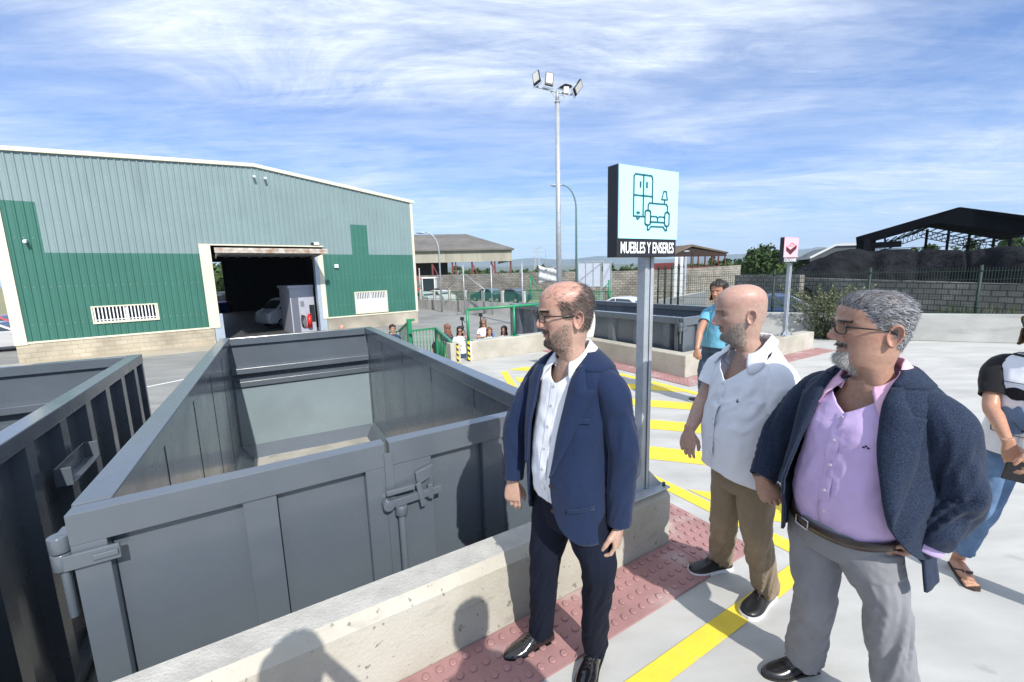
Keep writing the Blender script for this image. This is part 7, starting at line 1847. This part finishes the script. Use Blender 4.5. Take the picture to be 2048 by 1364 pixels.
    b = MB(); hem = lambda f, k_: ((1-k_)**3)*(.045*(max(0, 1-f/.10)**2)+.015*nz(f*7, 2))
    shell(b, Tj, .745, 1.449, 90, lambda z: Tj.th_at(eL(z), z), lambda z: Tj.th_at(eR(z), z), 120, 0, hem); jk = obj('jacket', b, m_j, root, solid=.008)
    jk['_'] = 0
    for J, sd, wr_ in (([(fr(.12,-.014,1.350),.046,.056),(fr(.168,-.012,1.335),.058,.064),(fr(.212,-.01,1.290),.064,.066),(shR.lerp(elR,.55),.063,.066),(elR,.059,.063),(elR.lerp(wrR,.5),.054,.058),(wrR.lerp(elR,.16),.049,.053),(wrR+Vector((0,0,.01)),.048,.052)], 4.0, [(0,0),(.15,.002),(.35,.006),(.55,.011),(.70,.008),(.9,.005),(1,.002)]),
                   ([(fr(-.12,-.014,1.350),.046,.056),(fr(-.170,-.012,1.336),.058,.066),(fr(-.216,-.01,1.290),.066,.070),(shL.lerp(elL,.55),.068,.072),(elL.lerp(shL,.1),.068,.071),(elL,.066,.070),(elL.lerp(wrL,.35),.064,.068),(elL.lerp(wrL,.7),.059,.063),(wrL.lerp(elL,.08),.053,.057)], 9.0, [(0,0),(.15,.003),(.35,.010),(.55,.020),(.70,.022),(.85,.018),(1,.005)])):
        b = MB(); sleeve(b, J, wr_, 48, 14, seed=sd); obj('jacket_sleeve', b, m_j, jk, fix=False)
    b = MB(); d_ = (wrL-elL).normalized(); c = wrL-d_*.004; x = d_.cross(Vector((0,0,1))).normalized(); y = d_.cross(x)
    b.loft([[c+d_*k_+x*r_*cos(a)+y*r_*1.1*sin(a) for a in [2*pi*j/24 for j in range(24)]] for k_, r_ in ((-.05,.044),(.014,.045),(.018,.042))], 0, True, False); obj('shirt_cuff', b, m_ls, shirt, solid=.002)
    lw = lambda z: float(np.interp(z, [.97,1.02,1.12,1.2,1.28,1.312,1.316,1.36,1.40], [.002,.018,.046,.066,.080,.086,.066,.050,.036]))
    zs = np.concatenate([np.linspace(.98, 1.312, 30), np.linspace(1.316, 1.400, 10)])
    for ed, sg in ((eR, 1), (eL, -1)): b = MB(); lapel(b, Tj, ed, zs, lw, .012, sg); obj('lapel', b, m_j, jk, solid=.004)
    b = MB(); rows = []
    for i in range(41):
        row = []
        for z, off in ((1.402,.009),(1.420,.012),(1.438,.012),(1.448,.006),(1.449,-.006)):
            a0 = Tj.th_at(eR(z)*.97, z); a1 = 2*pi+Tj.th_at(eL(z)*.97, z); row.append(Tj.S(a0+(a1-a0)*i/40, z, off))
        rows.append(row)
    b.grid(rows); obj('jacket_collar', b, m_j, jk, solid=.004)
    lea = mat('loafer_black_leather', (.008,.008,.009), .28, coat=.5); sol = mat('loafer_sole', (.015,.014,.013), .6)
    shoe(root, heelR, toeR, lea, sol); shoe(root, heelL, toeL, lea, sol)
man3()
# ================================================================== WOMAN AT THE RIGHT EDGE, MAN IN THE BLUE POLO SHIRT
m_denim = cloth('denim_blue', (.12,.20,.33), 800, bump=.4, sheen=.1, var=.25); m_denim2 = cloth('denim_dark', (.05,.08,.14), 800, bump=.4, sheen=.1, var=.2)
m_blackc = cloth('cotton_black', (.012,.012,.014), 1000, bump=.2, sheen=.1, var=.1); m_whitec = cloth('cotton_white', (.76,.76,.80), 1100, bump=.15, sheen=.05, var=.02)
HM = {}
def drape(parent, hf, P, m_, zlow, seed, th0=1.1, thick=.016, name='hair'):
    """hair as a full volume that follows the skull and hangs to zlow, broken into locks"""
    b = MB(); rows = []; n = 72
    zs = [zlow+(.20-zlow)*i/26 for i in range(27)]+[.20+.044*sin(pi/2*i/8) for i in range(1, 9)]
    for z in zs:
        row = []
        for j in range(n+1):
            zz = min(z, .2345); f = j/n; t0 = th0 if z < .175 else th0*max(0, 1-(z-.175)/.02); t0 *= 1-.12*(z < .02)
            th = t0+(2*pi-2*t0)*f; p = head_pt(th, max(min(zz, .2345), .06), P); back = .5-.5*cos(th)
            lock = .5+.5*sin(th*13+seed+3*nz(z*9, seed)); t_ = thick*(.7+.6*lock)+(.012 if z < .06 else 0)
            d = Vector((sin(th), cos(th), 0)); q = Vector((p.x, p.y, z))+d*t_+Vector((0,0,max(0, z-.2345)))
            if z < .06: k_ = (.06-z)/.26; q = Vector((q.x*(1+.25*k_), q.y*(1-.1*k_)-.01*k_, z+.02*nz(th*4, seed)))
            row.append(q+d*.010*nz(th*5, z*26, seed))
        rows.append(row)
    b.grid(rows); place(b, hf.M); o = obj(name, b, m_, parent, fix=False, solid=.008); return o
def woman_right():
    az = radians(51.5); A = Vector((sin(az), cos(az), 0)); Lt = Vector((cos(az), -sin(az), 0))
    root = thing('person', 'woman in white top with black sleeves and jeans, cut by the right edge', 'person', A*3.45)
    P = dict(skin=(.47,.25,.165), wide=.94, nose=.9, ear=.9, crease=.5, look=(0,1,0))
    O = A*3.42+Lt*.02; fr = Frame(O+Vector((0,0,.05)), 205); hf = HFrame(A*3.40+Lt*.03+Vector((0,0,1.39)), 190, lean=3, sc=.98)
    core = MB(); core.loft([[fr(.10*se(sin(a),2.2)*k_, .09*se(cos(a),2)*k2, z) for a in [2*pi*j/20 for j in range(20)]] for z, k_, k2 in ((.70,1,.8),(1.0,.9,.7),(1.18,1.1,.6),(1.25,.8,.5),(1.30,.45,.5))])
    shR, shL = fr(.155,-.01,1.22), fr(-.155,-.01,1.22); elR, wrR = gd(1982,812,3.30), gd(2018,888,3.10); elL, wrL = gd(2110,850,3.2), gd(2070,900,3.05)
    for s_, e_, w_ in ((shR, elR, wrR), (shL, elL, wrL)): limb(core, [(s_+Vector((0,0,-.05)),.03,.03),(s_.lerp(e_,.5),.040,.038),(e_,.036,.034),(e_.lerp(w_,.3),.036,.033),(e_.lerp(w_,.7),.028,.025),(w_,.024,.018)], 18, 6)
    hR = hand_geo(.55,.10,1,.6,.92); place(hR, aim(wrR, (.18,-.25,-.9), Vector((-.55,-.8,.0)))); core.merge(hR)
    hL = hand_geo(.5,.05,-1,.6,.9); place(hL, aim(wrL, (-.3,-.2,-.9), Vector((.3,-.9,0)))); core.merge(hL)
    ft = gz(1898,1137,0); tt = gz(1912,1150,0)
    hpR, hpL = fr(.085,.0,.80), fr(-.085,.0,.80); heelR = Vector((ft.x+.05,ft.y+.02,0)); toeR = heelR+Vector((-.10,-.20,0)); an = heelR+Vector((-.01,-.03,.10)); anL = O+Lt*.50-A*.1+Vector((0,0,.10))
    knR, knL = hpR.lerp(an,.5)+Vector((-.05,-.06,0)), O+Lt*.24-A*.15+Vector((0,0,.47))
    core.tube([hpR+Vector((0,0,.1)),hpR,knR,an],[.07,.07,.045,.03],12); core.tube([hpL+Vector((0,0,.1)),hpL,knL,anL],[.07,.07,.045,.03],12)
    for a_, d_ in ((an, (toeR-heelR).normalized()), (anL, Vector((-.6,-.8,0)))):
        c = Vector((a_.x,a_.y,.028)); core.tube([a_, c-d_*.02+Vector((0,0,.01)), c+d_*.09, c+d_*.15], [.030,.034,.034,.022], 12)
        for k_ in range(5):
            s_ = Vector((d_.y,-d_.x,0))*(.028-.014*k_); core.tube([c+d_*.13+s_-Vector((0,0,.008)), c+d_*(.185-.007*k_)+s_-Vector((0,0,.012))], .0085, 8)
    bo = body(root, hf, P, [core], SK1, tone_std(P), .0036)
    rng = random.Random(8)
    drape(bo, hf, P, hair_mat('hair_brown_long', (.05,.025,.015), (.12,.07,.04)), -.02, 3, 1.2)
    spectacles(bo, hf, P, .030, .024, .114, m_spec, mat('sunglass_lens', (.03,.022,.008), .06, spec=.9), .003)
    Tt = Torso(fr, [(.64,0,0,.13,.10,.12,2.3),(.74,0,0,.158,.115,.13,2.3),(.84,0,0,.150,.11,.12,2.3),(.95,0,0,.135,.10,.10,2.3)])
    trousers(root, Tt, [hpR, hpL], [knR, knL], [an+Vector((0,0,.03)), anL], .92, m_denim, r=(.092,.080,.062,.056,.052), seed=4.4, zlow=.70, vox=.007)
    wt = lambda th, z: .007*ridge(th*1.8+z*3, z*5, 3)+.004*nz(th*4, z*14, 6)
    Tw = Torso(fr, [(.74,0,0,.172,.140,.140,2.2),(.84,0,0,.168,.138,.130,2.3),(.95,0,0,.158,.130,.118,2.3),(1.05,0,0,.152,.132,.108,2.3),(1.13,0,0,.156,.126,.106,2.3),(1.19,0,-.006,.158,.100,.100,2.4),(1.225,0,-.01,.140,.086,.092,2.2),(1.25,0,-.014,.105,.074,.080,2.1),(1.268,0,-.016,.080,.066,.070,2)], wt)
    b = MB(); shell(b, Tw, .745, 1.266, 70, lambda z: 0, lambda z: 0, 90); top = obj('top', b, m_whitec, root, solid=.002)
    for sg, s_, e_ in ((1, shR, elR), (-1, shL, elL)):
        b = MB(); sleeve(b, [(fr(sg*.07,-.016,1.225),.036,.046),(fr(sg*.13,-.012,1.195),.056,.062),(s_.lerp(e_,.3),.060,.062),(s_.lerp(e_,.6),.058,.060),(s_.lerp(e_,.78),.054,.056)], [(0,0),(.3,.004),(.6,.006),(.8,.010),(1,.006)], 32, 10, seed=sg*3); obj('sleeve', b, m_blackc, top, fix=False)
    b = MB()
    for z, off, r_ in ((1.262,.003,0),): b.tube([Tw.S(2*pi*j/40, 1.258, .003) for j in range(41)], .007, 8)
    obj('neck_band', b, m_blackc, top)
    b = MB()
    def dl(x0, z0_, x1, z1_, w_=.0035):
        n = 14; pts = [Tw.S(Tw.th_at(x0+(x1-x0)*i/n, z0_+(z1_-z0_)*i/n), z0_+(z1_-z0_)*i/n, .004) for i in range(n+1)]; b.tube(pts, w_*.5, 4)
    dl(.105,1.13,-.09,1.13); dl(.105,1.13,.105,.86); dl(.105,.86,-.09,.86); dl(-.09,.86,-.09,1.13)
    def blob(c, rx, rz_, wob, seed, m_, nm):
        bb = MB(); n = 26; rows = []
        for r_ in (.02,.4,.7,1.0): rows.append([Tw.S(Tw.th_at(c[0]+rx*r_*cos(a)*(1+wob*nz(cos(a)*2+seed, sin(a)*2)), c[1]+rz_*r_*sin(a)*(1+wob*nz(cos(a)*2, sin(a)*2+seed))), c[1]+rz_*r_*sin(a)*(1+wob*nz(cos(a)*2, sin(a)*2+seed)), .0045) for a in [2*pi*j/n for j in range(n)]])
        bb.loft(rows, 0, True, False); obj(nm, bb, m_, top, fix=False)
    obj('print_outline', b, m_blackc, top); blob((.02,1.075), .075,.028,.5,3,m_blackc,'black_print'); blob((.03,.935), .070,.065,.6,6,m_denim,'blue_print')
    lt = mat('sandal_leather', (.05,.03,.022), .6); b = MB(); d_ = (toeR-heelR).normalized(); s_ = Vector((d_.y,-d_.x,0)); c = Vector((an.x,an.y,0))
    loop = [(-.05,.028),(.02,.033),(.09,.038),(.15,.040),(.185,.028),(.195,.0),(.185,-.028),(.15,-.040),(.09,-.038),(.02,-.033),(-.05,-.028)]
    b.prism(loop, .001, .014, 0, lambda q: c+d_*q.x+s_*q.y+Vector((0,0,q.z))); sn = obj('sandal', b, lt, root)
    b = MB(); b.tube([c+d_*.13+s_*.0+Vector((0,0,.02)), c+d_*.10+s_*.02+Vector((0,0,.060)), c+d_*.05+s_*.036+Vector((0,0,.03))], .005, 6); b.tube([c+d_*.13+Vector((0,0,.02)), c+d_*.10-s_*.02+Vector((0,0,.060)), c+d_*.05-s_*.036+Vector((0,0,.03))], .005, 6); b.sphere(c+d_*.115+Vector((0,0,.062)), (.014,.014,.006), 10, 6); obj('strap', b, lt, sn)
    # tablet folder held in her hand
    p = wrR+Vector((.055,-.045,-.115)); b = MB(); dx = Vector((.80,-.55,-.12)).normalized(); dy = Vector((0,0,1)); dy = (dy-dx*dx.z).normalized(); dn = dx.cross(dy)
    Tq = lambda q: p+dx*q.x+dn*q.y+dy*q.z
    b.box(-.075,.15,-.006,.006,-.07,.075,0,Tq); k = obj('notebook', b, m_black, bevel=.003); tag(k, 'black notebook held by the woman at the right edge', 'notebook')
    b = MB(); b.box(-.06,.14,-.0075,-.0062,.0,.066,0,Tq); obj('notebook_page', b, mat('paper_grey', (.5,.52,.5), .8), k)
woman_right()
def polo_man():
    az = radians(25.6); A = Vector((sin(az), cos(az), 0)); Lt = Vector((cos(az), -sin(az), 0))
    root = thing('person', 'man in light blue polo shirt and jeans walking left behind the bald man', 'person', A*5.9)
    P = dict(skin=(.42,.21,.14), wide=1.0, nose=1.0, look=(0,1,0))
    O = A*5.9-Lt*.015; fr = Frame(O, 196, lean=-4); hf = HFrame(A*5.88+Lt*.035+Vector((0,0,1.40)), 215, lean=6, sc=1.02)
    core = MB(); core.loft([[fr(.11*se(sin(a),2.2)*k_, .09*se(cos(a),2)*k2, z) for a in [2*pi*j/20 for j in range(20)]] for z, k_, k2 in ((.74,1,.8),(1.0,.9,.7),(1.22,1.1,.6),(1.30,.8,.5),(1.38,.45,.5))])
    shR, shL = fr(.175,0,1.30), fr(-.175,0,1.30); elR, wrR = gd(1400,664,5.75), gd(1394,700,5.60); elL, wrL = fr(-.24,-.1,1.02), fr(-.22,.02,.80)
    for s_, e_, w_ in ((shR, elR, wrR), (shL, elL, wrL)): limb(core, [(s_+Vector((0,0,-.06)),.035,.035),(s_.lerp(e_,.5),.048,.046),(e_,.042,.040),(e_.lerp(w_,.3),.043,.040),(e_.lerp(w_,.7),.034,.030),(w_,.028,.024)], 16, 6)
    hR = hand_geo(1.1,.02,1,.3,1.0); place(hR, aim(wrR, (-.1,-.1,-1), Vector((-.7,-.7,0)))); core.merge(hR); hL = hand_geo(.9,.02,-1,.3,1.0); place(hL, aim(wrL, (0,-.1,-1), Vector((.7,-.7,0)))); core.merge(hL)
    ft = gz(1416,812,0); tt = gz(1384,802,0); d_ = (tt-ft).normalized(); heelR = ft+d_*.02; toeR = heelR+d_*.29; anR = heelR+d_*.06+Vector((0,0,.09)); heelL = fr(-.1,-.45,.12); heelL.z = .06; toeL = heelL+Vector((-.26,-.05,-.03)); anL = heelL+Vector((-.05,0,.09))
    hpR, hpL = fr(.085,0,.84), fr(-.085,0,.84); knR, knL = hpR.lerp(anR,.5)+Vector((-.06,-.02,0)), hpL.lerp(anL,.5)+Vector((-.08,-.02,0))
    for h, k_, a in ((hpR, knR, anR), (hpL, knL, anL)): core.tube([h+Vector((0,0,.1)), h, k_, a], [.08,.08,.05,.035], 12)
    bo = body(root, hf, P, [core], SK1, tone_std(P), .005)
    rng = random.Random(9); drape(bo, hf, P, hair_mat('hair_near_black', (.012,.009,.007), (.03,.022,.018)), .0, 5, 1.25, .014)
    hm_ = MB()
    Tt = Torso(fr, [(.68,0,0,.14,.11,.12,2.3),(.80,0,0,.165,.12,.13,2.3),(.95,0,0,.155,.12,.11,2.3)])
    trousers(root, Tt, [hpR, hpL], [knR, knL], [anR, anL], .95, m_denim2, r=(.098,.088,.070,.064,.060), seed=2.2, zlow=.74, vox=.009)
    wt = lambda th, z: .010*ridge(th*1.8+z*3, z*5, 3)+.005*nz(th*4, z*14, 6)
    Tw = Torso(fr, [(.80,0,0,.180,.150,.145,2.2),(.92,0,0,.176,.150,.130,2.3),(1.05,0,0,.172,.142,.122,2.3),(1.16,0,0,.178,.132,.120,2.3),(1.24,0,-.006,.184,.112,.115,2.4),(1.29,0,-.01,.162,.096,.104,2.2),(1.325,0,-.014,.120,.080,.090,2.1),(1.35,0,-.018,.082,.070,.076,2)], wt)
    b = MB(); shell(b, Tw, .81, 1.348, 60, lambda z: 0, lambda z: 0, 80); m_p = cloth('polo_light_blue', (.13,.36,.50), 900, bump=.2, sheen=.1, var=.04); top = obj('polo_shirt', b, m_p, root, solid=.002)
    for sg, s_, e_ in ((1, shR, elR), (-1, shL, elL)):
        b = MB(); sleeve(b, [(fr(sg*.11,-.01,1.275),.046,.054),(fr(sg*.155,-.01,1.25),.060,.064),(s_.lerp(e_,.30),.068,.070),(s_.lerp(e_,.62),.068,.072)], [(0,0),(.3,.004),(1,.004)], 30, 10, seed=sg*3); obj('sleeve', b, m_p, top, fix=False)
    b = MB(); collar(b, fr, 0, -.014, 1.34, .070, .072, .4, .03, .02, .04, .02, tilt=.02); obj('shirt_collar', b, m_p, top, solid=.002)
    um = mat('trainer_dark_navy', (.02,.025,.035), .6); sm = bpy.data.materials['trainer_white_sole']
    shoe(root, heelR, toeR, um, sm, 'sneaker'); shoe(root, heelL, toeL, um, sm, 'sneaker')
polo_man()

# ================================================================== PEOPLE DOWN IN THE YARD
def small(label, u, v, h, yaw, topm, botm, hairc, long=True, arm='down', sung=False, bald=False, skinc=(.50,.28,.19), at=None):
    hd = gz(u, v, G+h) if at is None else at; zg = G if at is None else 0; root = thing('person', label, 'person', Vector((hd.x, hd.y, zg)), 0, 'people waiting down in the yard' if at is None else None)
    k_ = h/1.66; O = Vector((hd.x, hd.y, zg)); fr = Frame(O, yaw); P = dict(skin=skinc, wide=.95, nose=.9, ear=.9, crease=.4, look=(0,1,0))
    hf = HFrame(O+Vector((0,0,(1.66-.232)*k_)), yaw, lean=4, sc=.97); F = lambda x, y, z: fr(x, y, z*k_)
    core = MB(); core.loft([[F(.10*se(sin(a),2.2)*q1, .085*se(cos(a),2)*q2, z) for a in [2*pi*j/16 for j in range(16)]] for z, q1, q2 in ((.80,1.2,1.1),(1.0,1,.9),(1.22,1.2,1.0),(1.33,1.3,.7),(1.37,.9,.6),(1.43,.45,.5))])
    arms = []
    for sg in (1, -1):
        s_ = F(sg*.155,0,1.32)
        if arm == 'raise' and sg == -1: e_, w_ = F(-.25,.10,1.18), F(-.14,.14,1.42)
        elif arm == 'camera': e_, w_ = F(sg*.27,-.02,1.20), F(sg*.10,.10,1.46)
        elif arm in ('phone', 'raise') : e_, w_ = F(sg*.20,.0,1.06), F(sg*.05,.22,1.12)
        elif arm == 'cross': e_, w_ = F(sg*.21,.02,1.08), F(-sg*.06,.18,1.10)
        else: e_, w_ = F(sg*.21,-.02,1.07), F(sg*.20,.04,.84)
        limb(core, [(s_+Vector((0,0,-.05)),.03,.03),(s_.lerp(e_,.5),.040,.038),(e_,.036,.034),(e_.lerp(w_,.5),.034,.030),(w_,.025,.020)], 12, 4); arms.append((s_, e_, w_))
        hd_ = hand_geo(.6,.02,sg,.3,.92); place(hd_, aim(w_, tuple((w_-e_).normalized()), fr.M.to_3x3() @ Vector((0,1,0)) if arm == 'down' else Vector((0,0,1)))); core.merge(hd_)
    hp = [F(sg*.085,0,.84) for sg in (1,-1)]; kn = [F(sg*.09,.02,.46) for sg in (1,-1)]; an = [F(sg*.10,-.02,.07) for sg in (1,-1)]
    for a, b_, c in zip(hp, kn, an): core.tube([a, b_, c, c+fr.M.to_3x3() @ Vector((0,.12,-.03))], [.07,.045,.03,.025], 10)
    b = MB(); b.loft(head_geo(P, 70, 60), 0, True, True); place(b, hf.M)
    for sd in (-1, 1): e = ear_geo(sd, P); place(e, hf.M); b.merge(e)
    b.merge(core); r = remesh(b, .007, 1); bo = obj('body', r, SK1, root, fix=False); ca = bo.data.color_attributes.new('tone', 'FLOAT_COLOR', 'POINT'); tf = tone_std(P); arr = []
    for v_ in r.v: q = hf.I @ v_; arr += [*(tf(q) if q.z > -.1 and abs(q.x) < .11 else P['skin']), 1]
    ca.data.foreach_set('color', arr)
    if not bald:
        if hairc not in HM: HM[hairc] = hair_mat('hair_%d' % len(HM), tuple(c*.45 for c in hairc), tuple(min(1, c*1.6) for c in hairc))
        drape(bo, hf, P, HM[hairc], -.20 if long else .07, int(u), 1.1 if long else 1.35)
    if sung:
        b = MB()
        for sg in (-1,1): b.sphere(Vector((sg*.032,.103,.116)), (.025,.006,.020), 12, 8, 0, lambda q: hf(q.x,q.y,q.z))
        b.tube([hf(-.06,.09,.12), hf(-.076,.0,.118)], .003, 6); b.tube([hf(.06,.09,.12), hf(.076,.0,.118)], .003, 6); obj('sunglasses', b, m_black, bo)
    Tt = Torso(fr, [(z*k_,0,0,a,bf,bb,2.3) for z, a, bf, bb in ((.66,.13,.10,.12),(.78,.16,.115,.135),(.9,.150,.11,.12),(1.0,.135,.10,.10))])
    trousers(root, Tt, hp, kn, [a+Vector((0,0,.03)) for a in an], .96*k_, botm, r=(.088,.078,.060,.054,.050), seed=u, zlow=.74*k_, vox=.012)
    Tw = Torso(fr, [(z*k_,0,c,a,bf,bb,2.3) for z, c, a, bf, bb in ((.84,0,.165,.125,.135),(.95,0,.155,.12,.12),(1.08,0,.150,.125,.11),(1.2,0,.155,.13,.11),(1.28,-.004,.158,.108,.105),(1.33,-.01,.14,.09,.095),(1.36,-.013,.11,.078,.08),(1.385,-.016,.08,.066,.07))], lambda th, z: .008*ridge(th*2+u, z*6))
    b = MB(); shell(b, Tw, .85*k_, 1.38*k_, 26, lambda z: 0, lambda z: 0, 40)
    for (s_, e_, w_), sg in zip(arms, (1,-1)): sleeve(b, [(F(sg*.10,-.01,1.31),.04,.05),(F(sg*.145,-.005,1.29),.055,.058),(s_.lerp(e_,.35),.058,.058),(s_.lerp(e_,.62),.058,.058)], [(0,0),(.4,.004),(1,.003)], 20, 6, seed=sg)
    obj('top', b, topm, root, fix=False, solid=.003); return root, fr
m_mint = cloth('blouse_mint', (.36,.72,.66), 900); m_lgrey = cloth('top_pale_grey', (.55,.55,.60), 900); m_navyd = cloth('dress_navy', (.03,.05,.10), 900)
small('woman with loose auburn hair in dark blue dress behind the stair railing', 894, 648, 1.66, 150, m_navyd, m_denim, (.20,.09,.05))
small('black haired woman dressed all in black right behind the stair railing', 877, 663, 1.58, 250, m_blackc, m_blackc, (.012,.010,.010))
small('dark haired woman in white t-shirt and sunglasses shading her eyes, left of the green frame', 919, 653, 1.64, 280, m_whitec, m_denim2, (.02,.015,.012), arm='raise', sung=True)
small('fair haired woman in white t-shirt and sunglasses standing behind the others in the green frame', 967, 638, 1.68, 262, m_whitec, m_denim, (.22,.13,.07), sung=True, arm='cross')
small('auburn haired woman in mint green blouse in the green frame', 978, 655, 1.60, 285, m_mint, m_mint, (.16,.06,.03), arm='cross')
small('dark haired woman in pale grey top at the right post of the green frame', 1008, 652, 1.62, 265, m_lgrey, m_denim2, (.05,.03,.02), arm='cross')
small('short haired man whose head shows over the container, left of the green stair post', 784, 648, 1.76, 300, m_navyd, m_denim2, (.02,.015,.012), long=False)
small('bald man whose head top just shows over the container rim', 683, 649, 1.74, 110, m_lgrey, m_denim2, (.02,.015,.012), bald=True, skinc=(.55,.30,.22))
sdh = Vector((-cos(SUN_AZ), -sin(SUN_AZ), 0))
q1 = gz(592, 1292, .39); q2 = gz(945, 1245, .14)
small('photographer standing just behind the viewpoint, whose shadow falls on the kerb top', 0, 0, 1.84, 125, m_navyd, m_denim2, (.03,.02,.015), long=False, arm='camera', at=q1+sdh*((1.80-.39)/tan(SUN_EL)))
small('onlooker beside the photographer, whose head shadow falls on the kerb front', 0, 0, 1.80, 110, m_lgrey, m_denim2, (.03,.02,.015), long=False, at=q2+sdh*((1.70-.14)/tan(SUN_EL)))

# tripods, handbag, bottle
for j, (u, v, h, lab) in enumerate(((924,634,1.55,'black camera tripod behind the woman in sunglasses left of the green frame'),(961,626,1.62,'black camera tripod inside the green frame beside the fair haired woman'))):
    p = gz(u, v, G+h); p.z = G; t = thing('tripod', lab, 'tripod', p, 0, 'camera tripods in the yard')
    b = MB(); b.tube([p+Vector((0,0,h-.35)), p+Vector((0,0,h-.10))], .025, 8); b.cyl(p+Vector((0,0,h-.42)), p+Vector((0,0,h-.34)), .06, 10); obj('centre_column', b, m_black, t)
    b = MB(); b.box(-.07,.07,-.05,.05,h-.12,h,0,lambda q: p+q); b.tube([p+Vector((0,0,h-.10)), p+Vector((.25,-.1,h-.28))], .012, 6); obj('head', b, m_black, t, bevel=.01)
    for a in (.4, 2.5, 4.6):
        b = MB(); e = p+Vector((cos(a)*.42, sin(a)*.42, 0)); b.tube([p+Vector((0,0,h-.37)), p.lerp(e,.5)+Vector((0,0,(h-.37)*.5)), e], [.022,.020,.012], 8); obj('leg', b, m_black, t)
p = gz(987, 679, G+1.05); b = MB(); b.tube([p, p+Vector((0,0,.04)), p+Vector((0,0,.16)), p+Vector((0,0,.20)), p+Vector((0,0,.23))], [.03,.035,.035,.016,.016], 12)
k = obj('water_bottle', b, mat('bottle_blue', (.05,.25,.65), .3)); tag(k, 'blue water bottle between the two women in the green frame', 'bottle')
# ================================================================== THE AIR
b = MB(); b.box(-7000, 7000, -60, 7400, G-1.2, 420)
hz_ = obj('haze', b, None); hz_['kind'] = 'stuff'
mh = bpy.data.materials.new('haze_air'); mh.use_nodes = True; t = mh.node_tree; t.nodes.clear(); o_ = N(t, 'ShaderNodeOutputMaterial'); pv = N(t, 'ShaderNodeVolumePrincipled')
pv.inputs['Color'].default_value = (.62,.78,1,1); pv.inputs['Density'].default_value = .00013; pv.inputs['Anisotropy'].default_value = .0; LK(t, pv.outputs[0], o_.inputs['Volume'])
hz_.data.materials.clear(); hz_.data.materials.append(mh)
SC.cycles.volume_step_rate = 10
SC.render.engine = 'CYCLES'
